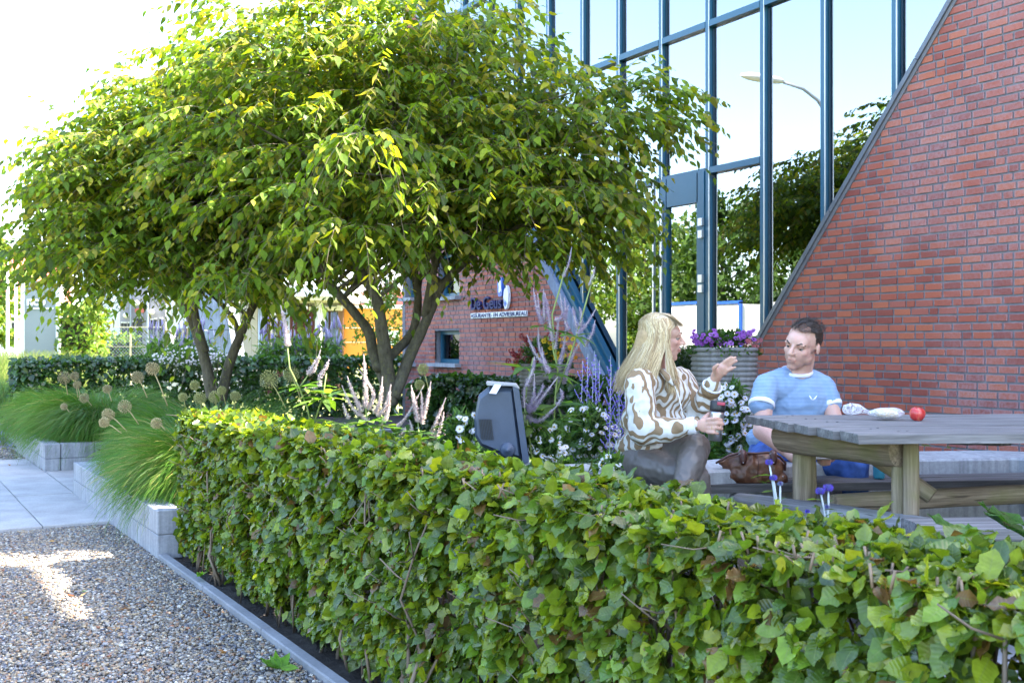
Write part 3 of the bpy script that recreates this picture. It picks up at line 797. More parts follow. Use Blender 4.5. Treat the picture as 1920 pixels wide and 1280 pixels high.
text('ASSURANTIE- EN ADVIESBUREAU', y0, z0 - .002, .074, XR - .026, .003, MT['navy'], sgn, 'lettering', sx=(y0 - y1) / 1.19 * 1.10, bold=.0008)
def disc(cy, cz, pts, x0, x1, mat, name, parent):
    return MB().prism([(cy + p[0], cz + p[1]) for p in pts], 0, x0, x1).build(name, mat, parent, fixn=True)
emb = thing('emblem', 'pair of blue and white pebble shaped wall emblems above the lettering', 'sign', (6.95, 11.9, 2.4))
cy, cz = FP(943, 538)
k_ = .0056
shA = [(.00, .125), (-.045, .12), (-.062, .09), (-.062, -.07), (-.05, -.115), (-.01, -.125), (.035, -.12), (.055, -.06), (.06, .04), (.04, .10)]
disc(cy, cz, shA, XR - .05, XR - .012, MT['royal'], 'plate', emb)
shB = [(.0, .095), (-.03, .09), (-.038, .03), (-.04, -.02), (-.052, -.05), (-.048, -.07), (-.02, -.05), (-.01, -.075), (.018, -.07), (.012, .0), (.024, .06)]
disc(cy, cz, shB, XR - .056, XR - .0505, MT['enamel'], 'brushmark', emb)
cy, cz = FP(955, 557)
shC = [(.0, .15), (-.03, .125), (-.055, .04), (-.05, -.06), (-.01, -.14), (.03, -.155), (.06, -.09), (.068, .02), (.05, .09), (.015, .125)]
disc(cy, cz, shC, XR - .05, XR - .012, MT['enamel'], 'plate', emb)
shD = [(.055, -.02), (.03, -.06), (.01, -.07), (.0, -.04), (-.015, -.085), (.02, -.125), (.045, -.08)]
disc(cy, cz, shD, XR - .055, XR - .0505, MT['royal'], 'brushmark', emb)
# ================================================================ HEDGES
beech = leaf_types('beech', [(0.133, 0.217, 0.016), (0.088, 0.159, 0.017), (0.214, 0.282, 0.016), (0.066, 0.118, 0.020), (0.156, 0.253, 0.014), (0.224, 0.286, 0.020), (0.088, 0.177, 0.022), (0.148, 0.235, 0.018),
                             (0.103, 0.188, 0.014), (0.246, 0.314, 0.022), (0.082, 0.141, 0.022), (0.177, 0.241, 0.022), (0.125, 0.200, 0.018), (0.074, 0.130, 0.022), (0.096, 0.165, 0.018), (0.244, 0.264, 0.014),
                             (0.119, 0.200, 0.016), (0.193, 0.271, 0.018), (0.074, 0.136, 0.018), (0.246, 0.302, 0.020), (0.162, 0.235, 0.018), (0.066, 0.118, 0.018), (0.133, 0.224, 0.022), (0.168, 0.095, 0.032)], 24, 9)
def hedge_leaves(n, xa, xb, y0, y1, z0, z1, faces, size, seed, warp=0.03):
    r_ = np.random.RandomState(seed); P = []; Dn = []; Nn = []
    areas = {'front': (y1 - y0) * (z1 - z0), 'back': (y1 - y0) * (z1 - z0) * .55, 'top': (y1 - y0) * (xb - xa) * 1.5, 'end': (xb - xa) * (z1 - z0) * 1.3, 'core': (y1 - y0) * .25}
    tot = sum(areas[f] for f in faces)
    for f in faces:
        m = int(n * areas[f] / tot); u = r_.rand(m); v = r_.rand(m); dep = r_.exponential(.03, m).clip(0, .16)
        o = np.zeros((m, 3)); nn = np.zeros((m, 3)); dd = np.zeros((m, 3))
        if f in ('front', 'back'):
            sg = -1 if f == 'front' else 1; x0 = xa if f == 'front' else xb
            o[:, 0] = x0 - sg * dep; o[:, 1] = y0 + u * (y1 - y0); o[:, 2] = z0 + v * (z1 - z0)
            nn[:] = (sg * .75, 0, .62); nn += r_.normal(0, .42, (m, 3)); dd[:] = (sg * .55, 0, -.55); dd += r_.normal(0, .45, (m, 3))
        elif f == 'end':
            o[:, 1] = y1 - dep; o[:, 0] = xa + u * (xb - xa); o[:, 2] = z0 + v * (z1 - z0)
            nn[:] = (0, .8, .5); nn += r_.normal(0, .4, (m, 3)); dd[:] = (0, .5, -.5); dd += r_.normal(0, .45, (m, 3))
        else:
            o[:, 2] = z1 - dep; o[:, 1] = y0 + u * (y1 - y0); o[:, 0] = xa + v * (xb - xa)
            nn[:] = (-.1, 0, 1); nn += r_.normal(0, .38, (m, 3)); dd[:] = (0, 0, .25); dd += r_.normal(0, .8, (m, 3)); dd[:, 2] *= .5
        # the clipped surface is uneven
        w_ = np.array([noise.noise(Vector((p[0] * 3, p[1] * 3, p[2] * 3.5))) for p in o])
        o += w_[:, None] * warp * (np.array((-1, 0, .5)) if f != 'back' else np.array((1, 0, .5)))
        if f in ('front', 'top'):
            g_ = np.array([noise.noise(Vector((p_[0] * 9, p_[1] * 9, p_[2] * 9 + 5))) for p_ in o]); kp = r_.rand(m) < np.clip(.80 + 1.9 * g_, .12, 1); o, nn, dd, m = o[kp], nn[kp], dd[kp], int(kp.sum()); o += (g_[kp] * .035)[:, None] * (np.array((-1, 0, 0)) if f == 'front' else np.array((0, 0, 1)))
        if f == 'front':
            low = np.clip((z0 + .25 - o[:, 2]) / .25, 0, 1); o[:, 0] += low * .07
        P.append(o); Dn.append(dd); Nn.append(nn)
    P = np.concatenate(P); Dn = np.concatenate(Dn); Nn = np.concatenate(Nn)
    SC = r_.uniform(.48, 1.32, len(P)) * size
    RM = frames(Dn, Nn); return P.astype(np.float32), RM.astype(np.float32), SC.astype(np.float32)
def hedge_stems(parent, n, xa, xb, y0, y1, z1, seed, name='stem', rr=(.003, .009)):
    r_ = random.Random(seed); mb = MB()
    for i in range(n):
        x = r_.uniform(xa + .03, xb - .03); y = r_.uniform(y0, y1); p = [Vector((x, y, 0))]; h = r_.uniform(.8, 1.02) * z1; k = 6
        for j in range(1, k): p.append(Vector((x + r_.gauss(0, .03), y + r_.gauss(0, .03), h * j / (k - 1))))
        r0 = r_.uniform(*rr); b = r_.uniform(.7, 1.2); c = (.20 * b, .15 * b, .11 * b)
        mb.tube(p, [r0 * (1.2 - .7 * j / k) for j in range(k)], 5, t=c, cap=True)
        for q in range(4):
            j = r_.randint(2, k - 1); a_ = p[j]; e_ = a_ + Vector((-r_.uniform(.03, .16) if r_.random() < .7 else r_.uniform(.02, .1), r_.uniform(-.1, .1), r_.uniform(.0, .1)))
            e_.z = min(e_.z, z1 + .015); mb.tube([a_, a_.lerp(e_, .5) + Vector((0, 0, -.01)), e_], [r0 * .5, r0 * .4, r0 * .3], 4, t=c)
    o = mb.build(name, MT['tint'], parent); o['kind'] = 'stuff'; return o
hx0, hx1, hz = 1.585, 1.98, .880
hd = thing('beech_hedge', 'clipped beech hedge running along the gravel in front of the seats', 'hedge', (1.78, 3.6, 0))
P1, R1, S1 = hedge_leaves(50000, hx0, hx1, .55, 6.62, .06, hz, ('front', 'top', 'end'), .051, 4)
P2, R2, S2 = hedge_leaves(3200, hx0, hx1, .55, 6.62, .45, hz, ('back',), .066, 14)
foliage(hd, np.concatenate([P1, P2]), np.concatenate([R1, R2]), np.concatenate([S1, S2]), beech, MT['leaf_hedge'], nparts=300, seed=5)
hedge_stems(hd, 330, hx0 - .02, hx1, .6, 6.6, .87, 6, rr=(.003, .008))
# cut twig ends along the top
mb = MB()
for i in range(520):
    x = rnd.uniform(hx0, hx1); y = rnd.uniform(.7, 6.6); h = rnd.uniform(.015, .05); b = rnd.uniform(.8, 1.3)
    q = Vector((x, y, hz - .03)); mb.tube([q, q + Vector((rnd.gauss(0, .012), rnd.gauss(0, .012), h))], [.0035, .003], 5, t=(.22 * b, .155 * b, .10 * b))
o_ = mb.build('cut_twigs', MT['tint'], hd); o_['kind'] = 'stuff'

# far hedge: from the left front to the brick wing, oblique
A = W(36, 697, 9.7 * 1.42); Bq = W(775, 664, 16.8)
def far_hedge(name, label, A, B, h, thick, n, seed, size=.065, tl=None):
    A = Vector((A.x, A.y, 0)); B = Vector((B.x, B.y, 0)); d = B - A; L = d.length; ang = math.atan2(d.y, d.x)
    P, RM, SC = hedge_leaves(n, 0, thick, 0, L, .05, h, ('front', 'top', 'end', 'back'), size, seed, .05)
    rot = np.array(Matrix.Rotation(ang - math.pi / 2, 3, 'Z'), np.float32)
    flip = np.array([[-1, 0, 0], [0, 1, 0], [0, 0, 1]], np.float32)
    P = P @ rot.T + np.array(A)[None]; RM = np.einsum('ij,njk->nik', rot, RM)
    root = thing(name, label, 'hedge', A)
    foliage(root, P.astype(np.float32), RM.astype(np.float32), SC, tl or beech_dark, MT['leaf_hedge'], nparts=0, seed=seed)
    return root
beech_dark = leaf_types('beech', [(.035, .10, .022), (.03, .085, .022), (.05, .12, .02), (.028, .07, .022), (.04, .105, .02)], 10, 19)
# its front must face the camera: run it from right to left
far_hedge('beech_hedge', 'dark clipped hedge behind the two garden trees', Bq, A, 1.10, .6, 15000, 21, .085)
# low hedge along the foot of the left wing, between bed and wall
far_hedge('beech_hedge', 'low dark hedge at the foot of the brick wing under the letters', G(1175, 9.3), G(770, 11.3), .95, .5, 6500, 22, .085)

# ================================================================ TREES
def mat_bark():
    k = N('bark'); p = k.geo(); n1 = k.noise(k.mapping(p, (1, 1, .35)), 28, 6, .7); n2 = k.noise(p, 9, 4)
    c = k.ramp(n1, [(.3, (.045, .040, .030)), (.7, (.15, .135, .10))])
    lich = k.math('MULTIPLY', k.ramp(k.noise(p, 45, 4, .7), [(.52, 0.0), (.6, 1.0)]), k.ramp(n2, [(.4, .2), (.6, .9)]))
    c = k.mix(k.math('MULTIPLY', lich, .6), c, (.17, .17, .05)); k.set(Base_Color=c, Roughness=.9); k.bump(n1, .9, .01); return k.mat
MT['bark'] = mat_bark()
elm = leaf_types('elm', [(0.120, 0.207, 0.018), (0.163, 0.267, 0.019), (0.217, 0.309, 0.018), (0.086, 0.148, 0.022), (0.304, 0.368, 0.020), (0.130, 0.222, 0.024), (0.412, 0.398, 0.024), (0.098, 0.177, 0.020), (0.345, 0.325, 0.060), (0.174, 0.281, 0.024)], 20, 33)
def limb(pts, r0, r1, mb, n=9):
    pts = [Vector(p) for p in pts]
    # smooth the given points
    out = []; k = len(pts)
    for i in range(k - 1):
        p0, p1, p2, p3 = pts[max(i - 1, 0)], pts[i], pts[i + 1], pts[min(i + 2, k - 1)]
        for s_ in range(5):
            t = s_ / 5; out.append(0.5 * ((2 * p1) + (p2 - p0) * t + (2 * p0 - 5 * p1 + 4 * p2 - p3) * t * t + (3 * p1 - p0 - 3 * p2 + p3) * t ** 3))
    out.append(pts[-1]); m = len(out)
    mb.tube(out, [r0 + (r1 - r0) * (i / (m - 1)) for i in range(m)], n, wob=.06); return out
def sprays(lobes, n, seed, L=(.3, .62), droop=.5, leafs=11, lsz=.092, inner=.25, zmin=None):
    """drooping twigs with alternate leaves spread over ellipsoid lobes"""
    r_ = np.random.RandomState(seed); LP, LD, LN, LS, TW, TY = [], [], [], [], [], []
    wts = np.array([l[1][0] * l[1][1] + l[1][0] * l[1][2] * 2 for l in lobes]); wts = wts / wts.sum()
    li = r_.choice(len(lobes), n, p=wts)
    for i in range(n):
        c, rad = lobes[li[i]]
        while True:
            v = r_.normal(0, 1, 3); v /= np.linalg.norm(v)
            if v[2] > -.75: break
        f = 1 - r_.rand() ** 1.6 * .55 if r_.rand() > inner else r_.uniform(.2, .7)
        # layered habit: pull the start heights into tiers
        p = np.array(c) + v * np.array(rad) * f
        tier = .30; p[2] += .6 * (round(p[2] / tier) * tier - p[2])
        if zmin is not None and p[2] < zmin: p[2] = zmin + r_.rand() * .15
        inside = False
        out = np.array([v[0] / rad[0], v[1] / rad[1], 0]); out /= max(np.linalg.norm(out), .05)
        d = out + r_.normal(0, .45, 3) * np.array([1, 1, .5]) + np.array([0, 0, .25 * v[2] + .12]); d /= np.linalg.norm(d)
        l_ = r_.uniform(*L) * (1.15 if v[2] > .3 else 1)
        g = droop * r_.uniform(.5, 1.5); K = 6; s_ = np.linspace(0, 1, K)
        path = p[None] + d[None] * (s_ * l_)[:, None]; path[:, 2] -= g * l_ * s_ ** 2
        TW.append(path); m = leafs + r_.randint(-2, 3); young = r_.rand() < .14
        for j in range(m):
            t = (j + .6) / m; x = t * (K - 1); a_ = int(min(x, K - 2)); q = path[a_] + (path[a_ + 1] - path[a_]) * (x - a_)
            tg = path[a_ + 1] - path[a_]; tg /= np.linalg.norm(tg); sd_ = np.cross(tg, (0, 0, 1)); sd_ /= max(np.linalg.norm(sd_), .1)
            sg = 1 if j % 2 else -1
            ld = tg * .55 + sd_ * sg * .75 + np.array([0, 0, -.42]) + r_.normal(0, .16, 3)
            nn = np.array([0, 0, 1.0]) + r_.normal(0, .28, 3) + sd_ * sg * .25
            LP.append(q); LD.append(ld); LN.append(nn); LS.append(lsz * r_.uniform(.7, 1.2) * (.65 if (t > .85 or t < .1) else 1))
            TY.append(8 + 10 * r_.randint(0, 2) if (young and t > .55) else int(r_.choice([q for q in range(20) if q % 10 != 8])))
    return (np.array(LP, np.float32), frames(np.array(LD, np.float32), np.array(LN, np.float32)), np.array(LS, np.float32), np.array(TW, np.float32), np.array(TY))
def lobe(px, py, D, rpx, rpz, rd=None):
    c = W(px, py, D); r_ = rpx / F * D; return (tuple(c), (r_ * 1.0, r_ if rd is None else rd, rpz / F * D))
def pathpx(l): return [W(*p) for p in l]
def twigs_mesh(root, TW, name='twigs'):
    n, K, _ = TW.shape
    o = ribbons(TW, np.tile(np.linspace(.0042, .0014, K)[None], (n, 1)).astype(np.float32), np.tile(np.array([[.14, .10, .065]], np.float32), (n, 1)), name, MT['tint'], root, face=(-.5, -.86, .1)); o['kind'] = 'stuff'
def tree(name, label, base, stems, lobes, n, seed, zmin, extra=(), nparts=150, **kw):
    root = thing(name, label, 'tree', base); tips = []
    for (pts, r0, r1) in stems:
        mb = MB(); sm = limb(pts, r0, r1, mb); mb.build('trunk', MT['bark'], root); tips.append(sm)
    # limbs spreading from the stems into the crown
    mb = MB(); r_ = random.Random(seed)
    for (c, rad) in lobes:
        for k in range(5):
            sm = r_.choice(tips); s_ = sm[r_.randint(len(sm) // 2, len(sm) - 1)]
            e_ = Vector(c) + Vector((r_.uniform(-.8, .8) * rad[0], r_.uniform(-.8, .8) * rad[1], r_.uniform(-.4, .7) * rad[2])); m_ = s_.lerp(e_, .5) + Vector((r_.gauss(0, .08), r_.gauss(0, .08), .12))
            limb([s_, m_, e_], .02, .006, mb, 6)
    lo = mb.build('limbs', MT['bark'], root); lo['kind'] = 'stuff'
    P, RM, SC, TW, TY = sprays(lobes, n, seed, zmin=zmin, **kw)
    for ex in extra:
        a_, b_, c_, d_, e_ = sprays(*ex[0], **ex[1]); P = np.concatenate([P, a_]); RM = np.concatenate([RM, b_]); SC = np.concatenate([SC, c_]); TW = np.concatenate([TW, d_]); TY = np.concatenate([TY, e_])
    cr = foliage(root, P, RM, SC, elm, MT['leaf_tree'], name='crown', nparts=nparts, ty=TY, seed=seed); twigs_mesh(root, TW)
    return root
# right tree
D0 = 8.6
stemsR = [
    (pathpx([(733, 760, D0), (726, 690, D0), (716, 620, D0 - .1), (706, 560, D0 - .1), (678, 510, D0), (655, 440, D0 + .1), (640, 330, D0 + .2)]), .062, .026),
    (pathpx([(728, 730, D0 + .05), (700, 660, D0 + .15), (690, 620, D0 + .2), (655, 575, D0 + .25), (622, 535, D0 + .3), (580, 470, D0 + .4), (540, 380, D0 + .5)]), .050, .024),
    (pathpx([(738, 745, D0 - .02), (772, 660, D0 + .1), (800, 600, D0 + .15), (826, 540, D0 + .2), (868, 495, D0 + .2), (930, 440, D0 + .2), (1000, 340, D0 + .2)]), .052, .022),
    (pathpx([(705, 690, D0), (745, 655, D0 + .2), (775, 618, D0 + .3), (784, 560, D0 + .35), (778, 510, D0 + .35), (790, 440, D0 + .35), (800, 330, D0 + .3)]), .042, .026),
    (pathpx([(797, 592, D0 + .15), (806, 540, D0 + .05), (815, 500, D0), (830, 430, D0), (850, 320, D0)]), .036, .02)]
lobR = [lobe(800, 300, D0 + .1, 330, 190, 1.15), lobe(560, 270, D0, 230, 190, 1.0), lobe(960, 300, D0, 200, 155, 1.0), lobe(1105, 225, D0 - .1, 125, 55, .6), lobe(790, 110, D0 + .1, 220, 150, 1.1), lobe(650, 300, 10.2, 220, 150, 1.0), lobe(560, 330, 10.7, 200, 130, .9),
        lobe(600, 105, D0 + .2, 220, 125, 1.0), lobe(1035, 395, D0 - .3, 110, 70, .6), lobe(700, 400, D0 - .4, 240, 90, .75), lobe(920, 385, D0 - .5, 240, 80, .7)]
hang = ([lobe(690, 245, 7.1, 55, 30, .15)], 26, 91)
tree('garden_tree', 'wide multi stemmed tree spreading across the brick wing', G(733, D0, .2), stemsR, lobR, 4200, 41, W(0, 478, D0).z,
     extra=((([lobe(690, 265, 7.15, 60, 28, .15)], 24, 91), dict(L=(.3, .5), droop=1.3)), (([lobe(660, 420, 7.2, 60, 30, .2)], 20, 92), dict(L=(.3, .5), droop=1.3)),
            (([lobe(1190, 205, D0 - .1, 70, 30, .35)], 60, 93), dict(L=(.25, .5), droop=.5)), (([lobe(880, 470, D0 - .2, 330, 14, .8)], 90, 94), dict(L=(.2, .4), droop=1.0))), nparts=300)
# left tree
D1 = 9.6
stemsL = [
    (pathpx([(398, 745, D1), (388, 690, D1), (372, 635, D1), (345, 570, D1 + .1), (310, 500, D1 + .1), (270, 420, D1 + .2)]), .055, .022),
    (pathpx([(385, 660, D1), (368, 600, D1 - .1), (362, 540, D1 - .15), (370, 470, D1 - .2), (380, 380, D1 - .2)]), .040, .02),
    (pathpx([(414, 750, D1 + .1), (428, 690, D1 + .15), (452, 625, D1 + .2), (476, 570, D1 + .25), (500, 510, D1 + .3), (520, 430, D1 + .3)]), .052, .024),
    (pathpx([(447, 632, D1 + .2), (440, 602, D1 + .3), (420, 575, D1 + .35), (395, 545, D1 + .4), (370, 500, D1 + .4)]), .026, .015)]
lobL = [lobe(330, 345, D1, 185, 150, 1.05), lobe(210, 350, D1, 110, 90, .85), lobe(190, 450, D1 - .1, 110, 70, .65), lobe(330, 235, D1 + .2, 115, 75, .8), lobe(430, 430, D1, 190, 90, .8), lobe(475, 195, D1 + .3, 150, 110, .9), lobe(310, 480, D1 - .3, 180, 50, .6)]
tree('garden_tree', 'smaller multi stemmed tree at the end of the grass planter', G(400, D1, .2), stemsL, lobL, 3000, 42, W(0, 548, D1).z,
     extra=((([lobe(280, 160, D1 + .1, 40, 25, .4)], 25, 95), dict(L=(.25, .5), droop=.4)), (([lobe(310, 515, D1 - .3, 200, 16, .6)], 70, 96), dict(L=(.2, .4), droop=1.0)),
            (([lobe(450, 520, 8.0, 90, 40, .3)], 50, 97), dict(L=(.25, .45), droop=1.2)), (([lobe(125, 365, D1, 25, 90, .4)], 50, 98), dict(L=(.25, .4), droop=.6))), nparts=300)

# ================================================================ ORNAMENTAL GRASS
def grass_mound(label, cx, cy, cz, n, L, seed, bias=(-.25, -.1), yellow=.06, group='fountain grass mounds in the planters', name='ornamental_grass', spread=.16, w_=.0038, zmin=None):
    r_ = np.random.RandomState(seed); root = thing(name, label, 'grass', (cx, cy, cz), group)
    K = 8; a_ = r_.uniform(0, 2 * np.pi, n); rad = spread * np.sqrt(r_.rand(n))
    b = np.stack([cx + rad * np.cos(a_), cy + rad * np.sin(a_), np.full(n, cz)], 1)
    l_ = L * r_.uniform(.65, 1.15, n); el = np.clip(r_.normal(.95, .28, n), .25, 1.5)
    out = np.stack([np.cos(a_), np.sin(a_)], 1) + r_.normal(0, .35, (n, 2)) + np.array(bias)[None]; out /= np.linalg.norm(out, axis=1, keepdims=True)
    s_ = np.linspace(0, 1, K); paths = np.zeros((n, K, 3)); p = b.copy(); th = el.copy()
    bend = r_.uniform(1.5, 2.6, n)
    for k in range(K):
        paths[:, k] = p; st_ = l_ / (K - 1)
        p = p + np.stack([out[:, 0] * np.cos(th) * st_, out[:, 1] * np.cos(th) * st_, np.sin(th) * st_], 1); th = th - bend / (K - 1) * (.5 + s_[k])
    g = r_.uniform(.7, 1.25, (n, 1)); T = np.array([[.080, .205, .014]]) * g; T[:, 0] *= r_.uniform(.7, 1.5, n)
    yl = r_.rand(n) < yellow; T[yl] = np.array([.36, .33, .09]) * g[yl]
    wd = np.tile((w_ * np.array([.9, 1, 1, .95, .85, .7, .5, .15]))[None], (n, 1))
    if zmin is not None: paths[:, :, 2] = np.maximum(paths[:, :, 2], zmin)
    ribbons(paths.astype(np.float32), wd.astype(np.float32), T.astype(np.float32), 'blades', MT['blade'], root, face=(-.51, -.86, .25), kind='stuff')
grass_mound('round mound of fine grass spilling over the near planter beside the hedge', 2.0, 7.5, .27, 8500, .66, 51, (-.35, -.15), .10)
grass_mound('middle mound of fine grass in the near planter behind the allium heads', 2.1, 8.7, .27, 6500, .62, 52, (-.2, -.05), .04)
grass_mound('large shaggy grass mound on the planter beyond the footpath', 2.2, 12.6, .27, 8000, .78, 53, (-.25, -.3), .03, spread=.28, w_=.0048)
grass_mound('grass mound at the left end of the far planter', 2.0, 13.7, .27, 6500, .70, 54, (-.3, -.2), .03, spread=.25, w_=.0048)
grass_mound('low grass around the feet of the two trees', 2.9, 8.6, .24, 4500, .62, 55, (-.1, -.1), .03, spread=.5)
grass_mound('grass clump between tree stems and far hedge', 2.9, 10.9, .24, 4500, .75, 56, (0, -.1), .03, spread=.5)

# dried allium heads on leaning stalks
def allium(px, py, rpx, D, foot, label, col=(.36, .31, .13)):
    c = W(px, py, D); r0 = rpx / F * D; f = W(*foot) if len(foot) == 3 else W(foot[0], foot[1], D)
    root = thing('allium', label, 'flower', f, 'dried allium seed heads')
    mb = MB(); mid = f.lerp(c, .55) + Vector((0, 0, .01)); mb.tube([f, mid, c], [.0042, .0036, .003], 6, t=tuple(v * 1.1 for v in col)); mb.build('stem', MT['tint'], root)
    mb = MB(); rr_ = random.Random(px); mb.ell(c, r0 * .16, n=6, t=col)
    for i in range(110):
        z = 1 - 2 * (i + .5) / 110; q = math.sqrt(1 - z * z); a_ = i * 2.39996
        v = Vector((q * math.cos(a_), q * math.sin(a_), z)) * r0 * rr_.uniform(.86, 1.06); e_ = c + v; b = rr_.uniform(.75, 1.25); t = tuple(u * b for u in col)
        mb.tube([c, e_], .0007, 3, t=t, cap=False)
        sd_ = v.orthogonal().normalized() * .0052; s2 = v.cross(sd_).normalized() * .0052
        mb.add([e_ + sd_, e_ + s2, e_ - sd_, e_ - s2, e_ + v.normalized() * .006], [(0, 1, 4), (1, 2, 4), (2, 3, 4), (3, 0, 4)], t=t)
    mb.build('seed_head', MT['tint'], root)
AL = [(286, 691, 12, 7.6, (314, 760), 'tallest straw coloured allium head above the hedge corner'), (258, 707, 11, 8.3, (276, 745), 'allium head just left of the tallest one'),
      (121, 708, 12, 10.5, (127, 740), 'leftmost large allium head with a cluster of stalks'), (140, 705, 8, 10.6, (146, 745), 'small brown allium head beside the leftmost cluster'),
      (145, 721, 7, 10.4, (150, 740), 'tiny brown allium head low against the dark hedge'), (201, 729, 8, 9.2, (209, 752), 'round ochre allium head on the green mound'),
      (158, 746, 9, 9.6, (172, 760), 'pale allium head sunk in the far grass mound'), (120, 762, 6, 10.8, (130, 772), 'small pale seed head at the left of the mound'),
      (234, 762, 12, 7.9, (260, 795), 'open dried allium head in the middle of the grass'), (203, 777, 11, 7.7, (238, 808), 'upper of two touching allium heads leaning left'),
      (195, 792, 9, 7.6, (228, 812), 'lower of two touching allium heads leaning left'), (293, 793, 10, 7.2, (310, 806), 'allium head close to the hedge end'),
      (505, 711, 18, 7.4, (536, 765), 'big greenish allium head behind the sunlit hedge top'), (546, 702, 15, 7.8, (566, 755), 'faint allium head in front of the dark hedge'),
      (343, 744, 8, 8.2, (348, 765), 'small allium head left of the tree foot'), (365, 722, 9, 8.2, (372, 755), 'yellow green allium head beside the left stem'),
      (375, 746, 11, 7.8, (378, 768), 'allium head crowded at the foot of the left tree'), (403, 744, 11, 7.8, (406, 768), 'second crowded allium head at the foot of the left tree'),
      (416, 732, 8, 8.1, (424, 760), 'allium head between the two left stems'), (441, 742, 9, 7.9, (440, 765), 'allium head right of the left tree foot'),
      (793, 692, 10, 7.6, (806, 738), 'green allium head in front of the brick wing'), (787, 721, 9, 7.7, (790, 745), 'half hidden allium head below the green one')]
for a_ in AL: allium(*a_[:6], col=(.30, .30, .10) if a_[0] > 330 else (.38, .31, .15))
# ================================================================ BACKGROUND BEYOND THE GARDEN
RV = Matrix.Rotation(-TH, 3, 'Z')
def vbox(mb, px0, px1, py0, py1, D, depth, m=0, t=(1, 1, 1), z=None):
    """box facing the viewer's side of the street; z=(z0,z1) overrides the pixel heights"""
    a_ = W(px0, py0, D); b_ = W(px1, py1, D); z0, z1 = (b_.z, a_.z) if z is None else z
    c = (a_ + b_) / 2; back = RV @ Vector((0, depth / 2, 0)); w_ = (Vector((b_.x, b_.y, 0)) - Vector((a_.x, a_.y, 0))).length
    mb.box((c.x + back.x, c.y + back.y, (z0 + z1) / 2), (w_, depth, z1 - z0), m=m, t=t, M=RV); return mb
def vpart(name, mat, parent, *a, label=None, **k): 
    o = vbox(MB(), *a, **k).build(name, mat, parent, label=label); return o
MT['offwhite'] = m_plain('pale_render', (0.62, 0.60, 0.56), 0.7, 0, 0.06, 1.2, 0.03)
MT['beige'] = m_plain('beige_render', (0.42, 0.38, 0.33), 0.8, 0, 0.08, 1.5, 0.05)
MT['greyr'] = m_plain('grey_brick_far', (0.27, 0.255, 0.27), 0.85, 0, 0.12, 3, 0.1)
MT['orange'] = m_plain('orange_panel', (0.78, 0.30, 0.035), 0.55, 0, 0.05, 1.0, 0.02)
MT['maroon'] = m_plain('maroon_panel', (0.10, 0.018, 0.022), 0.5, 0, 0.1, 3, 0.02)
MT['brownf'] = m_plain('brown_frame', (0.16, 0.085, 0.055), 0.6, 0, 0.1, 3, 0.02)
MT['steel'] = m_plain('grey_steel', (0.30, 0.34, 0.40), 0.45, 0.2, 0.06, 3, 0.02)
MT['farglass'] = MT['glass']
MT['redfar'] = m_plain('red_cladding_far', (0.50, 0.13, 0.10), 0.7, 0, 0.1, 0.6, 0.05)
MT['signgrey'] = m_plain('sage_sign_panel', (0.24, 0.27, 0.26), 0.5, 0, 0.03, 2, 0.02)
MT['yellowrail'] = m_plain('cream_rail', (0.60, 0.50, 0.32), 0.6, 0, 0.08, 3, 0.02)

# name board of the neighbour
D = 26.0
sb = thing('sign_board', 'tall pale sage name board with white letters beyond the hedge', 'sign', G(80, D))
vpart('panel', MT['signgrey'], sb, 46, 104, 527, 672, D, .25, z=(.1, W(0, 527, D).z))
vpart('edge', MT['white'], sb, 104.5, 112, 527, 672, D - .02, .30, z=(0, W(0, 527, D).z + .01))
vpart('edge', MT['white'], sb, 39, 45.5, 527, 672, D - .02, .30, z=(0, W(0, 527, D).z + .01))
def vtext(body, px, py, D, size, mat, parent, sx=1.0, bold=0.0, name='lettering'):
    c = bpy.data.curves.new(name, 'FONT'); c.body = body; c.size = size; c.extrude = .01; c.offset = bold; c.materials.append(mat)
    o = bpy.data.objects.new(name, c); COL.objects.link(o); p = W(px, py, D); x = RV @ Vector((sx, 0, 0)); n_ = RV @ Vector((0, -1, 0))
    attach(o, parent); o.matrix_basis = Matrix(((x.x, 0, n_.x, p.x), (x.y, 0, n_.y, p.y), (0, 1, 0, p.z), (0, 0, 0, 1))); return o
vtext('nco', 50, 572, D - .03, .30, MT['white'], sb, 1.0, .012)
vpart('lettering', MT['white'], sb, 51, 100, 576.5, 579.5, D - .03, .02)

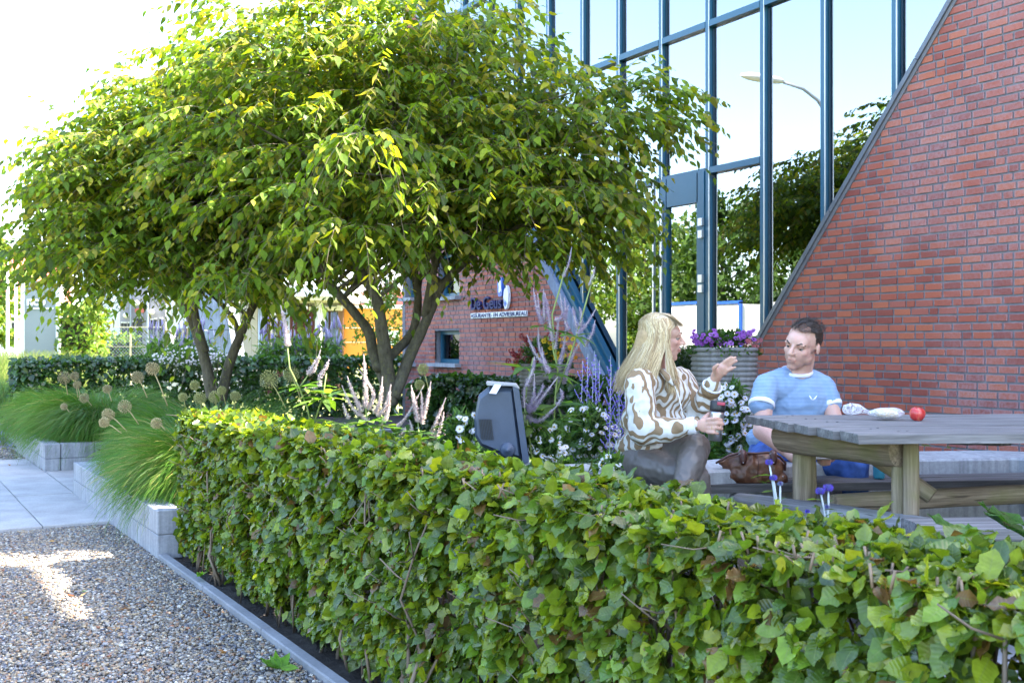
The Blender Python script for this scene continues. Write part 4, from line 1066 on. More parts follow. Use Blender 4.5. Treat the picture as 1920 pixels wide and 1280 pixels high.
# clipped green column and far greenery
far_t = leaf_types('elm', [(.10, .19, .02), (.16, .25, .025), (.07, .15, .02), (.22, .28, .03), (.13, .22, .02)], 10, 71)
dark_t = leaf_types('elm', [(.05, .11, .02), (.035, .085, .02), (.07, .14, .02)], 6, 72)
def boxbush(name, label, cat, px0, px1, pyt, D, depth, n, size, seed, types=far_t, z0=0.0, group=None, zt=None, x_off=0):
    """leaf covered clipped block"""
    r_ = np.random.RandomState(seed); a_ = G(px0, D); b_ = G(px1, D); w_ = (b_ - a_).length; zt = W(0, pyt, D).z if zt is None else zt; h = zt - z0
    u = r_.rand(n, 3); k = r_.rand(n); fr = w_ * h; sd_ = depth * h; tp = w_ * depth; tot = fr * 2 + sd_ * 2 + tp
    loc = np.zeros((n, 3)); nn = np.zeros((n, 3))
    loc[:, 0] = u[:, 0] * w_; loc[:, 1] = u[:, 1] * depth; loc[:, 2] = z0 + u[:, 2] * h
    q = k * tot; m0 = q < fr; loc[m0, 1] = 0; nn[m0] = (0, -1, .3)
    m1 = (q >= fr) & (q < fr + sd_); loc[m1, 0] = 0; nn[m1] = (-1, 0, .3); m2 = (q >= fr + sd_) & (q < fr + 2 * sd_); loc[m2, 0] = w_; nn[m2] = (1, 0, .3)
    m3 = (q >= fr + 2 * sd_) & (q < fr + 2 * sd_ + tp); loc[m3, 2] = zt; nn[m3] = (0, -.2, 1); m4 = q >= fr + 2 * sd_ + tp; loc[m4, 1] = depth; nn[m4] = (0, 1, .3)
    loc += r_.normal(0, size * .45, (n, 3)); nn += r_.normal(0, .45, (n, 3)); dd = r_.normal(0, 1, (n, 3)); dd[:, 2] -= .3
    M3 = np.array(RV); P = loc @ M3.T + np.array(a_)[None]; nn = nn @ M3.T
    root = thing(name, label, cat, G((px0 + px1) / 2, D), group)
    foliage(root, P.astype(np.float32), frames(dd.astype(np.float32), nn.astype(np.float32)), (size * r_.uniform(.7, 1.3, n)).astype(np.float32), types, MT['leaf_far'], seed=seed)
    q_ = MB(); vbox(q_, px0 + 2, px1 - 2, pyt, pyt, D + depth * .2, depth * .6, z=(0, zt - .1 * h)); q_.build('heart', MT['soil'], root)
    return root
boxbush('clipped_bush', 'clipped green block of shrub right of the name board', 'bush', 112, 168, 576, 24.5, 1.0, 2600, .13, 73)
boxbush('clipped_bush', 'low yellow green hedge behind the wire fence', 'bush', 168, 246, 632, 31, .8, 1500, .13, 74)
# white hall
wb = thing('white_hall', 'plain white hall left of the grey gabled building', 'building', G(190, 42))
vpart('wall', MT['white'], wb, 150, 224, 500, 640, 42, 8, z=(0, 4.6)); vpart('roof', MT['steel'], wb, 149, 225, 500, 501, 41.9, 8.4, z=(4.62, 4.85))
vpart('door', MT['cblue'], wb, 166, 182, 617, 640, 41.9, .2, z=(0, 1.75))
# grey building with dark windows
D = 38
gb = thing('grey_building', 'grey brick building with small dark windows and a downpipe', 'building', G(268, D))
vpart('wall', MT['greyr'], gb, 225, 310, 520, 690, D, 7, z=(0, 4.6))
vpart('roof', MT['steel'], gb, 224, 311, 520, 690, D - .15, 7.3, z=(4.62, 4.8))
for (a_, b_, c_, d_) in ((227, 231, 606, 632), (233, 237, 606, 632), (240, 244, 606, 632), (249, 252, 604, 632), (282, 286, 600, 632), (289, 293, 599, 632), (299, 304, 598, 650)):
    wo = vpart('window', MT['dark'], gb, a_, b_, c_, d_, D - .03, .06); vpart('lintel', MT['offwhite'], wo, a_ - .6, b_ + .6, c_ - 3, c_ - .3, D - .05, .06)
vpart('doorway', MT['dark'], gb, 256, 266, 597, 688, D - .03, .05)
vpart('door_surround', MT['greyr'], gb, 254, 268.5, 590, 596.5, D - .06, .08)
for px in (244.5, 276): vpart('downpipe', MT['steel'], gb, px - 1.3, px + 1.3, 540, 690, D - .12, .09, z=(0, 4.5))
for px, py in ((236, 591), (284, 585), (256, 568)): 
    q_ = MB(); q_.ell(W(px, py, D - .25), (.10, .18, .09), n=8); q_.build('wall_lamp', MT['white'], gb)
vpart('name_panel', MT['redfar'], gb, 253, 270, 578, 586, D - .03, .04)
# wire fence with cream rails
D = 29
fe = thing('wire_fence', 'wire mesh fence with cream rails in front of the grey building', 'fence', G(235, D))
vpart('rail', MT['yellowrail'], fe, 168, 312, 612, 614.2, D, .05); vpart('rail', MT['yellowrail'], fe, 168, 312, 649, 650.2, D, .04)
for px in (168.5, 244, 311): vpart('post', MT['yellowrail'], fe, px - 1.2, px + 1.2, 612, 690, D - .03, .06, z=(0, W(0, 612, D).z))
mb = MB(); a_ = G(168, D); b_ = G(312, D); zt = W(0, 613, D).z; L = (b_ - a_).length; ux = (b_ - a_).normalized(); zb = 0.05; hh = zt - zb; x = -hh
while x < L:
    for s_ in (1, -1):
        p = Vector((x, zb)); q = Vector((x + hh, zt))
        if s_ < 0: p, q = Vector((x, zt)), Vector((x + hh, zb))
        d = q - p; t0 = max(0, -p.x / d.x); t1 = min(1, (L - p.x) / d.x)
        if t1 > t0:
            P0 = p + d * t0; P1 = p + d * t1; mb.tube([a_ + ux * P0.x + Vector((0, 0, P0.y)), a_ + ux * P1.x + Vector((0, 0, P1.y))], .004, 3, cap=False)
    x += .09
o_ = mb.build('mesh', MT['steel'], fe); o_['kind'] = 'stuff'
# blue grey leaning concrete pylon
D = 21
py_ = thing('pylon', 'leaning blue grey concrete pylon seen between the left tree stems', 'pylon', G(410, D))
q_ = MB(); pl = [(374, 560), (424, 560), (438, 690), (376, 690)]
for (y0_, y1_) in ((480, 618), (619, 690)):
    def ed(y, l): return (371 + (y - 540) * .03 if l else 419 + (y - 540) * .145)
    vs = [W(ed(y0_, 1), y0_, D), W(ed(y0_, 0), y0_, D), W(ed(y1_, 0), y1_, D), W(ed(y1_, 1), y1_, D)]; bk = RV @ Vector((0, .9, 0)); vs += [v + bk for v in vs]
    MB().add(vs, [(3, 2, 1, 0), (4, 5, 6, 7), (0, 1, 5, 4), (1, 2, 6, 5), (2, 3, 7, 6), (3, 0, 4, 7)]).build('segment', MT['cblue'], py_, fixn=True)
# white and glass annex behind it
D = 30
an = thing('annex', 'white rendered annex with teal glass strips behind the pylon', 'building', G(350, D))
vpart('wall', MT['offwhite'], an, 311, 376, 560, 690, D, 5, z=(0, 2.95)); vpart('wall', MT['white'], an, 309, 345, 520, 560, D + 3, 3, z=(2.96, 4.4), label='set back upper storey')
for (a_, b_, c_, d_) in ((320, 334, 615, 668), (340, 356, 615, 668), (360, 372, 600, 668)):
    wo = vpart('window', MT['glass'], an, a_, b_, c_, d_, D - .05, .05)
    vpart('frame', MT['blue'], wo, b_ + .3, b_ + 2.5, c_, d_, D - .08, .08)
vpart('stripe', MT['orange'], an, 366, 376, 520, 600, D - .1, .3)
vpart('roof', MT['steel'], an, 310, 377, 520, 561, D - .1, 5.2, z=(2.97, 3.1))
# low building with columns and canopy, orange wall at the right
D = 27
cb = thing('low_building', 'low white roofed building with round columns and maroon doors', 'building', G(560, D))
vpart('wall', MT['beige'], cb, 440, 482, 540, 690, D + 1.5, .3, z=(0, 2.4))
vpart('wall', MT['maroon'], cb, 482, 640, 560, 690, D + 2.0, .3, z=(0, 2.7), label='maroon front wall')
vpart('roof', MT['white'], cb, 430, 648, 540, 556, D - .6, 7.5, z=(2.48, 2.74))
vpart('soffit', MT['offwhite'], cb, 432, 646, 540, 556, D - .5, 7.2, z=(2.40, 2.475))
vpart('lintel', MT['offwhite'], cb, 579, 640, 575, 582, D + 1.0, .2)
for (a_, b_, c_, d_) in ((496, 520, 562, 582), (507, 520, 586, 660), (555, 564, 562, 580), (566, 577, 562, 580), (579, 598, 562, 576), (604, 616, 584, 664), (620, 634, 584, 664), (606, 634, 562, 576)):
    wo = vpart('window', MT['brownf'], cb, a_ - 1.5, b_ + 1.5, c_ - 1.5, d_ + 1.5, D + 1.7, .12); vpart('pane', MT['glass'], wo, a_, b_, c_, d_, D + 1.66, .03)
for px, mt in ((490, 'steel'), (537, 'steel'), (597, 'white')):
    c = G(px, D); MB().lathe([(.085, 0), (.085, 2.39)], c, 16).build('column', MT['steel' if mt == 'steel' else 'offwhite'], cb)
ow = thing('orange_wall', 'bright orange panelled wall under a white roof beside the brick wing', 'building', G(700, 29))
D = 28.5
vpart('pillar', MT['brownf'], ow, 634, 643, 578, 690, D - .2, .4, z=(0, W(0, 578, D).z))
for r_ in range(3):
    for cidx in range(4):
        a_ = 645 + cidx * 35; yb = [(579, 614), (614.8, 641), (641.8, 690)][r_]
        vpart('panel', MT['orange'], ow, a_, a_ + 34.4, yb[0], yb[1], D, .08)
vpart('ledge', MT['white'], ow, 632, 800, 572, 577.5, D - .1, .5)
vpart('wall', MT['redfar'], ow, 646, 800, 548, 571, D + .6, .2); vpart('window', MT['glass'], ow, 655, 740, 553, 569, D + .5, .05)
vpart('roof', MT['white'], ow, 560, 840, 470, 548, D + 1.0, 9, z=(2.75, 3.3))
vpart('upper_wall', MT['white'], ow, 560, 840, 470, 548, D + 4.0, 6, z=(3.32, 5.4))
vpart('notice', MT['white'], ow, 724, 748, 620, 648, D - .3, .04)
# young tree in front of the orange wall
sm_t = leaf_types('elm', [(.06, .15, .02), (.09, .18, .02), (.05, .12, .02), (.17, .14, .04)], 8, 77)
def simple_tree(label, px, D, zb, h, rad, n, size, seed, types, group=None, name='tree', trunk=.06, nb=9, shape=1.0):
    r_ = np.random.RandomState(seed); b = G(px, D, 0); root = thing(name, label, 'tree', b, group); mb = MB()
    limb([b, b + Vector((.05, 0, zb * .6)), b + Vector((-.03, .05, zb + h * .5)), b + Vector((0, 0, zb + h * .85))], trunk, trunk * .3, mb, 7)
    cl = []
    for i in range(nb):
        a_ = i * 2.4; z = zb + h * (.12 + .76 * (i + .5) / nb); rr_ = rad * math.sin(math.pi * (.12 + .80 * (i + .5) / nb)) ** shape
        e_ = b + Vector((math.cos(a_) * rr_ * .6, math.sin(a_) * rr_ * .6, z)); limb([b + Vector((0, 0, z - h * .08)), b.lerp(e_, .5) + Vector((0, 0, z * .5)), e_], trunk * .4, trunk * .12, mb, 5)
        for k in range(3):
            v = r_.normal(0, 1, 3); v /= np.linalg.norm(v); cl.append((np.array(e_) + v * rr_ * .35 * np.array([1, 1, .6]), rr_ * r_.uniform(.42, .62)))
    mb.build('trunk', MT['bark'], root)
    ci = r_.randint(0, len(cl), n); v = r_.normal(0, 1, (n, 3)); v /= np.linalg.norm(v, axis=1, keepdims=True)
    P = np.array([c[0] for c in cl])[ci] + v * (np.array([c[1] for c in cl])[ci] * r_.uniform(.5, 1.05, n))[:, None]
    nn = v + r_.normal(0, .5, (n, 3)) + np.array([0, 0, .5]); dd = v * .4 + r_.normal(0, .7, (n, 3)) + np.array([0, 0, -.4])
    foliage(root, P.astype(np.float32), frames(dd.astype(np.float32), nn.astype(np.float32)), (size * r_.uniform(.7, 1.25, n)).astype(np.float32), types, MT['leaf_far'], name='crown', seed=seed)
    return root
simple_tree('slim young tree with sparse leaves in front of the orange wall', 722, 18.5, .6, 2.1, .55, 900, .09, 81, sm_t, trunk=.02)
simple_tree('sunlit yellow green tree at the left edge of the view', -12, 34, .8, 4.3, 1.0, 3000, .19, 82, far_t, trunk=.1)
# red roofed buildings and poles at the far left
rb_ = thing('red_building', 'red clad block behind the tree at the left edge', 'building', G(5, 60)); vpart('wall', MT['redfar'], rb_, -120, 22, 466, 690, 60, 8, z=(0, W(0, 467, 60).z)); vpart('roof', MT['steel'], rb_, -121, 23, 466, 467, 59.9, 8.2, z=(W(0, 466.8, 60).z, W(0, 465, 60).z))
for a_ in (-30, -10, 8): vpart('window', MT['dark'], rb_, a_, a_ + 7, 500, 520, 59.95, .1)
rc = thing('low_hall', 'low white hall with salmon tiled roof left of the name board', 'building', G(20, 52)); vpart('wall', MT['white'], rc, -110, 39, 596, 690, 52, 6, z=(0, 2.6)); 
q_ = MB(); a_, b_ = W(-112, 596, 51.6), W(40, 596, 51.6); bk = RV @ Vector((0, 3, 0)); u3 = Vector((0, 0, 1.15))
q_.add([a_, b_, b_ + bk + u3, a_ + bk + u3, a_ + bk * 2.2, b_ + bk * 2.2], [(0, 1, 2, 3), (3, 2, 5, 4), (0, 3, 4), (1, 5, 2), (0, 4, 5, 1)]); q_.build('roof', m_plain('salmon_tile', (.55, .27, .20), .8, 0, .1, 1, .1), rc, fixn=True)
for (a_, b_) in ((22, 30), (5, 14)): vpart('window', MT['dark'], rc, a_, b_, 605, 620, 51.95, .1)
for i, (px, D, z, lb) in enumerate(((14, 33, 3.9, 'left one of the two white flagpoles at the far left'), (30, 31, 3.3, 'white flagpole close to the name board'))):
    f_ = thing('flagpole', lb, 'pole', G(px, D), 'white flagpoles'); MB().lathe([(.055, 0), (.045, z * .5), (.035, z)], G(px, D), 10).build('pole', MT['white'], f_); MB().ell(G(px, D, z + .03), .06, n=8).build('cap', MT['steel'], f_)
# tall sunlit meadow grass and perennials along the left edge
def scatter_blades(name, label, cat, cx, cy, rx_, ry_, n, h, cols, seed, w_=.006, z0=0.0, lean=.25, group=None, kind=None):
    r_ = np.random.RandomState(seed); K = 5; b = np.stack([cx + rx_ * r_.uniform(-1, 1, n), cy + ry_ * r_.uniform(-1, 1, n), np.full(n, z0)], 1)
    d = r_.normal(0, lean, (n, 2)); hh = h * r_.uniform(.6, 1.15, n); s_ = np.linspace(0, 1, K)
    P = np.zeros((n, K, 3)); P[:, :, 0] = b[:, :1] + d[:, :1] * hh[:, None] * s_ ** 1.7; P[:, :, 1] = b[:, 1:2] + d[:, 1:] * hh[:, None] * s_ ** 1.7; P[:, :, 2] = z0 + hh[:, None] * s_ * (1 - .15 * s_)
    T = np.array(cols)[r_.randint(0, len(cols), n)] * r_.uniform(.75, 1.25, (n, 1))
    root = thing(name, label, cat, (cx, cy, z0), group, kind)
    ribbons(P.astype(np.float32), np.tile((w_ * np.array([1, 1, .9, .7, .2]))[None], (n, 1)).astype(np.float32), T.astype(np.float32), 'blades', MT['blade'], root, face=(-.5, -.86, .1), kind='stuff'); return root
g_ = G(10, 22); scatter_blades('meadow_grass', 'tall sunlit meadow grass at the left edge', 'grass', g_.x - .6, g_.y, 1.9, 4.5, 7000, 1.25, [(.22, .27, .05), (.30, .30, .09), (.14, .22, .03)], 83, w_=.014, kind='stuff')
g_ = G(8, 15.5); scatter_blades('perennial_bed', 'leafy perennials with small lilac flowers beside the far gravel', 'plant', g_.x - .25, g_.y, .55, 1.6, 3500, .85, [(.10, .20, .03), (.16, .24, .04), (.07, .15, .03)], 84, w_=.018)
# lilac catmint edging
r_ = np.random.RandomState(85); g_ = G(22, 13.6); n = 900; P = np.stack([g_.x + r_.normal(0, .22, n), g_.y + r_.uniform(-.6, 1.6, n), r_.uniform(.02, .38, n)], 1)
cat_t = leaf_types('lance', [(.20, .17, .42), (.28, .24, .50), (.10, .16, .06), (.14, .20, .10)], 8, 3)
cm = thing('catmint', 'low lilac catmint at the edge of the far gravel', 'flower', (g_.x, g_.y, 0)); foliage(cm, P.astype(np.float32), frames(r_.normal(0, 1, (n, 3)).astype(np.float32) + np.array([0, 0, .8], np.float32), r_.normal(0, 1, (n, 3)).astype(np.float32)), (.06 * r_.uniform(.6, 1.3, n)).astype(np.float32), cat_t, MT['petal'], seed=3)

# ================================================================ ACROSS THE STREET, BEHIND THE VIEWER (seen in the glass)
for i, (x, y, h, rad) in enumerate(((-19, 15, 6.2, 2.7), (-20, 20.5, 6.8, 2.9), (-20, 26.5, 7.4, 3.1), (-21, 32.5, 9.3, 3.6), (-20, 38.5, 9.0, 3.5), (-21, 46, 8.4, 3.6), (-19, 9.5, 6.6, 2.8), (-20, 54, 9, 3.6))):
    r0 = Vector((x, y, 0)); rx0 = x * ct - y * st; D0_ = x * st + y * ct
    t_ = simple_tree('rounded street tree', 960 + F * rx0 / D0_, D0_, .35, h, rad, 5200, .36, 100 + i, dark_t if i in (3, 4) else far_t, 'street trees across the road', trunk=.14)
    t_['label'] = ('rounded street tree mirrored ' + ['low beside the door', 'just right of the street lamp', 'behind the street lamp pole', 'left of the street lamp head', 'above the white trailer', 'left of the white trailer', 'at the very edge of the glass', 'farthest down the road'][i])
sl_ = thing('street_lamp', 'grey street lamp with a long white head, mirrored in the glass', 'lamp', (-8, 21.5, 0))
mb = MB(); mb.tube([(-8, 21.5, 0), (-8, 21.5, 4), (-8, 21.5, 7.7), (-7.75, 21.5, 7.95), (-7.2, 21.5, 8.2), (-6.4, 21.5, 8.3)], [.09, .075, .06, .05, .045, .04], 10); mb.build('pole', MT['steel'], sl_)
mb = MB(); mb.ell((-5.9, 21.5, 8.31), (.62, .17, .11), n=14); mb.build('lamp_head', MT['white'], sl_)
vn = thing('box_trailer', 'white box trailer with blue corner frames parked across the road, mirrored in the door', 'trailer', (-4.4, 22.3, 0))
mb = MB(); mb.box((-4.9, 21.5, 1.38), (1.7, 2.95, 1.95)); mb.build('body', MT['white'], vn)
mb = MB()
for y in (20.0, 23.0): mb.box((-4.04, y, 1.38), (.06, .08, 2.05))
mb.box((-4.04, 21.5, 2.40), (.06, 3.08, .07)); mb.box((-4.04, 21.5, .37), (.06, 3.08, .07)); mb.build('frame', MT['royal'], vn)
for y in (21.0, 22.0):
    mb = MB(); mb.lathe([(.30, -.1), (.32, -.05), (.32, .05), (.30, .1)], (-4.25, y, .32), 20, M=Matrix.Rotation(R(90), 3, 'Y')); mb.build('wheel', MT['dark'], vn)
# ================================================================ PICNIC SEAT GROUP
PZ = .20
def wmat(name, light, dark, green=0.0, gs=1.0): return mat_wood(name, light, dark, 0, green, .82, gs)
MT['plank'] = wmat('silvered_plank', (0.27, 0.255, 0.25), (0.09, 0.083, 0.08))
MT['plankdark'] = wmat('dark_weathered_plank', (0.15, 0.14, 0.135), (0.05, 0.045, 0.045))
MT['log'] = wmat('weathered_log_wood', (0.44, 0.34, 0.23), (0.17, 0.115, 0.07), .45)
MT['loggrey'] = wmat('grey_log_wood', (0.37, 0.36, 0.37), (0.15, 0.13, 0.12), .15)
def along(o, p0, p1):
    """place a mesh modelled along local X between two points"""
    p0 = Vector(p0); p1 = Vector(p1); d = (p1 - p0).normalized(); up = Vector((0, 0, 1)) if abs(d.z) < .9 else RV @ Vector((0, -1, 0)); y = up.cross(d).normalized(); z = d.cross(y)
    M = Matrix((d, y, z)).transposed().to_4x4(); M.translation = (p0 + p1) / 2; o.matrix_basis = M; return o
def log(parent, p0, p1, r, name, mat, label=None, flat=0.0, n=18):
    L = (Vector(p1) - Vector(p0)).length; k = 9; mb = MB(); vs = []
    for i in range(k):
        x = -L / 2 + L * i / (k - 1); rr_ = r * (1 + rnd.uniform(-.025, .025)) * (.955 if i in (0, k - 1) else 1)
        for j in range(n):
            a_ = 2 * math.pi * j / n; q = rr_ * (1 + .03 * math.sin(3 * a_ + i)); z = q * math.sin(a_)
            if flat: z = min(z, r * (1 - flat))
            vs.append((x, q * math.cos(a_), z))
    fs = [(i * n + j, (i + 1) * n + j, (i + 1) * n + (j + 1) % n, i * n + (j + 1) % n) for i in range(k - 1) for j in range(n)]
    mb.add(vs, fs, 0, (1, 1, 1), True); mb.add(vs[:n], [tuple(range(n))]); mb.add(vs[-n:], [tuple(reversed(range(n)))])
    o = mb.build(name, mat, parent, label=label); return along(o, p0, p1)
def plank(parent, p0, p1, wd, th, name, mat, chip=True, label=None):
    L = (Vector(p1) - Vector(p0)).length; mb = MB(); k = 12; vs = []
    for i in range(k):
        x = -L / 2 + L * i / (k - 1)
        for (y, z) in ((-wd / 2, -th / 2), (-wd / 2, th / 2 - .003), (-wd / 2 + .004, th / 2), (wd / 2 - .004, th / 2), (wd / 2, th / 2 - .003), (wd / 2, -th / 2)):
            vs.append((x + (rnd.uniform(-.003, .003) if i in (0, k - 1) else 0), y + rnd.uniform(-.0012, .0012), z + rnd.uniform(-.0012, .0012)))
    n = 6; fs = [(i * n + j, (i + 1) * n + j, (i + 1) * n + (j + 1) % n, i * n + (j + 1) % n) for i in range(k - 1) for j in range(n)]
    fs += [tuple(range(n)), tuple(reversed(range((k - 1) * n, k * n)))]
    mb.add(vs, fs); o = mb.build(name, mat, parent, label=label); return along(o, p0, p1)
def Wz(px, D, z): v = G(px, D, z); return v
tb = thing('picnic_table', 'weathered log picnic table with silvered plank top and attached benches', 'table', G(1720, 4.7, PZ))
ZT = .955; TT = .036
# plank top: long planks running right, their left ends stagger along the end of the table
ends = [(1409, 5.10), (1424, 4.90), (1464, 4.73), (1500, 4.52), (1545, 4.32), (1590, 4.14)]
slope = .075
nP = 6
for i in range(nP):
    Df = 5.10 - i * .185; px = [1409, 1437, 1465, 1502, 1546, 1592][i]
    p0 = Wz(px, Df - .09, ZT + rnd.uniform(-.002, .002)); ex = RV @ Vector((math.cos(slope), math.sin(slope), 0)); p1 = p0 + ex * 2.3
    plank(tb, p0, p1, .178, TT, 'plank', MT['plank'])
zb = ZT - TT / 2
def at3(px, py, D): return W(px, py, D)
# screw heads in the planks
for i in range(nP):
    for xx in (.16, .20, 1.9):
        c_ = Wz([1409, 1437, 1465, 1502, 1546, 1592][i], 5.10 - i * .185 - .09, ZT + TT / 2) + (RV @ Vector((math.cos(slope), math.sin(slope), 0))) * (xx + .02 * (i % 3)) + RV @ Vector((0, rnd.uniform(-.05, .05), 0))
        MB().lathe([(.0055, -.001), (.0055, .0012), (.003, .0016)], c_, 8).build('screw', MT['dark'], tb)
# cross beam, posts
log(tb, W(1470, 818, 5.0), W(1692, 843, 4.24), .072, 'crossbeam', MT['log'], flat=.12)
def post(px, D, r, name='leg', lab=None, ztop=None):
    b = G(px, D, PZ - .02); t = G(px, D, ztop); return log(tb, b, t, r, name, MT['log'], lab, n=18)
post(1508, 4.93, .052, ztop=zb - .10); post(1689, 4.27, .036, ztop=zb - .105)
post(1708, 4.21, .030, ztop=zb - .002, lab='outer half of the near post reaching the plank top')
post(2090, 5.05, .052, ztop=zb - .01); post(2290, 4.4, .05, ztop=zb - .01)
# brace
log(tb, W(1632, 850, 4.75), W(1748, 930, 4.62), .036, 'brace', MT['log'])
# stretcher rail parallel to the top, and slanted base beam that carries the benches
log(tb, W(1562, 943, 4.72), W(2150, 915, 5.0), .043, 'stretcher', MT['log'])
log(tb, W(1345, 938, 5.42), W(1840, 1010, 3.86), .055, 'base_beam', MT['loggrey'])
log(tb, W(1950, 925, 5.7), W(2700, 1010, 4.3), .055, 'base_beam', MT['loggrey'])
# under-batten at the right
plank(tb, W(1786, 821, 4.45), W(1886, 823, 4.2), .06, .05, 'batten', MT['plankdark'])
# far bench (dark plank) and near bench
ZB1 = .612
ex = RV @ Vector((math.cos(.13), math.sin(.13), 0))
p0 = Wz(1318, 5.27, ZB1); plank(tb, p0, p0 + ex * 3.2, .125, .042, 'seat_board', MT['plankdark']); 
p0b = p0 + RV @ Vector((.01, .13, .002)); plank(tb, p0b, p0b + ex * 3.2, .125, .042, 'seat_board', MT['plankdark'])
ex2 = RV @ Vector((math.cos(.05), math.sin(.05), 0)); ZB2 = .655
p0 = Wz(1730, 3.82, ZB2 - .01); plank(tb, p0, p0 + ex2 * 2.6, .12, .04, 'seat_board', MT['plank']); p0 = Wz(1702, 3.95, ZB2 - .01); plank(tb, p0, p0 + ex2 * 2.6, .12, .04, 'seat_board', MT['plank'])

# concrete seat wall, an L with a rounded left end
sw = thing('seat_wall', 'low grey concrete seat wall curving behind the picnic table', 'bench', G(1500, 5.7, PZ))
cl = [(1085, 5.30), (1130, 5.34), (1200, 5.37), (1280, 5.40), (1360, 5.48), (1450, 5.72), (1560, 5.86), (1700, 5.95), (1800, 5.98)]
pc = [G(a_, b_) for a_, b_ in cl]
end = G(1830, 6.0); pc.append(end); turn = [end + Vector((.12, -.05, 0)), end + Vector((.22, -.18, 0)), end + Vector((.27, -.5, 0)), end + Vector((.30, -1.6, 0)), end + Vector((.30, -2.6, 0))]
pc += turn
def band(pts, w_, z0, z1, parent, name, mat):
    vs = []; k = len(pts); bv = .012
    for i, p in enumerate(pts):
        d = (pts[min(i + 1, k - 1)] - pts[max(i - 1, 0)]).normalized(); nr = Vector((-d.y, d.x, 0))
        for (o_, z) in ((w_ / 2, z0), (w_ / 2, z1 - bv), (w_ / 2 - bv, z1), (-w_ / 2 + bv, z1), (-w_ / 2, z1 - bv), (-w_ / 2, z0)): q = p + nr * o_; vs.append((q.x, q.y, z))
    n = 6; fs = [(i * n + j, (i + 1) * n + j, (i + 1) * n + (j + 1) % n, i * n + (j + 1) % n) for i in range(k - 1) for j in range(n)]
    fs += [tuple(range(n)), tuple(reversed(range((k - 1) * n, k * n)))]
    return MB().add(vs, fs).build(name, mat, parent, fixn=True)
for a_, b_ in ((0, 5), (5, 9), (9, len(pc))):
    seg_ = pc[a_:b_ + 1] if b_ < len(pc) else pc[a_:]
    band(seg_, .42, PZ - .05, .70, sw, 'block', MT['bench_stone'])

# ---------------------------------------------------------------- food on the table
ap = thing('apple', 'red apple on the silvered table top right of the sandwich bag', 'apple', W(1720, 785, 4.72))
c = W(1720, 775, 4.72); c.z = ZT + TT / 2 + .029
pr = [(.001, -.024), (.012, -.029), (.024, -.024), (.0325, -.008), (.034, .006), (.029, .020), (.018, .0275), (.008, .026), (.001, .020)]
k = N('apple_skin'); p = k.geo(); k.set(Base_Color=k.ramp(k.noise(k.mapping(p, (60, 60, 14)), 1.0, 4), [(.35, (.42, .02, .02)), (.6, (.60, .06, .05)), (.8, (.70, .30, .10))]), Roughness=.25, Coat_Weight=.3); MT['apple'] = k.mat
MB().lathe(pr, c, 20, M=Matrix.Rotation(.25, 3, 'X')).build('flesh', MT['apple'], ap); MB().tube([c + Vector((0, 0, .018)), c + Vector((.003, 0, .033))], .0013, 5, t=(.12, .07, .03)).build('stalk', MT['tint'], ap)
k = N('clear_film'); tr = k.n('ShaderNodeBsdfTransparent'); k.set(Base_Color=(.85, .85, .92), Roughness=.12, Specular_IOR_Level=.9); k.bump(k.noise(k.geo(), 60, 4, .7), .9, .01)
mx = k.n('ShaderNodeMixShader'); lw = k.n('ShaderNodeLayerWeight'); lw.inputs['Blend'].default_value = .45; k.l(k.math('ADD', k.math('MULTIPLY', lw.outputs['Facing'], .75), k.ramp(k.noise(k.geo(), 85, 4, .7), [(.45, .08), (.62, .62)])), mx.inputs[0])
k.l(tr.outputs[0], mx.inputs[1]); k.l(k.b.outputs[0], mx.inputs[2]); k.l(mx.outputs[0], k.out.inputs['Surface']); MT['film'] = k.mat
k = N('bread'); p = k.geo(); k.set(Base_Color=k.ramp(k.noise(p, 70, 5, .7), [(.3, (.38, .22, .10)), (.5, (.62, .47, .28)), (.7, (.78, .68, .50))]), Roughness=.9); k.bump(k.noise(p, 160, 4), .8, .004); MT['bread'] = k.mat
sbg = thing('sandwich_bag', 'knotted clear plastic bag with a bread sandwich on the table', 'bag', W(1640, 785, 4.80))
def lump(mb, cs, seed, amp=.2, n=16, freq=18):
    for (c, r_, M) in cs:
        b = len(mb.v); mb.ell(c, r_, M, n=n)
        for i in range(b, len(mb.v)):
            v = Vector(mb.v[i]); d = v - Vector(c); q = noise.noise(v * freq + Vector((seed, 0, 0))); mb.v[i] = tuple(Vector(c) + d * (1 + amp * q))
zt = ZT + TT / 2
def tz(px, py, D): v = W(px, py, D); return v
mb = MB()
mb.bevbox(tz(1662, 774, 4.76) + Vector((0, 0, -.002)), (.088, .085, .034), .012, M=RV @ Matrix.Rotation(.12, 3, 'Y')); mb.build('sandwich', MT['bread'], sbg)
mb = MB(); lump(mb, [(tz(1662, 774, 4.76), (.076, .055, .026), RV)], 3, .22, 22, 22); mb.build('bag_body', MT['film'], sbg)
mb = MB(); pts = [tz(1638, 774, 4.8), tz(1630, 773, 4.8), tz(1622, 771, 4.8), tz(1610, 767, 4.8), tz(1596, 766, 4.8), tz(1585, 769, 4.8), tz(1581, 771, 4.8)]
mb.tube(pts, [.018, .008, .011, .020, .025, .021, .010], 14, wob=.22); mb.build('bag_tail', MT['film'], sbg)

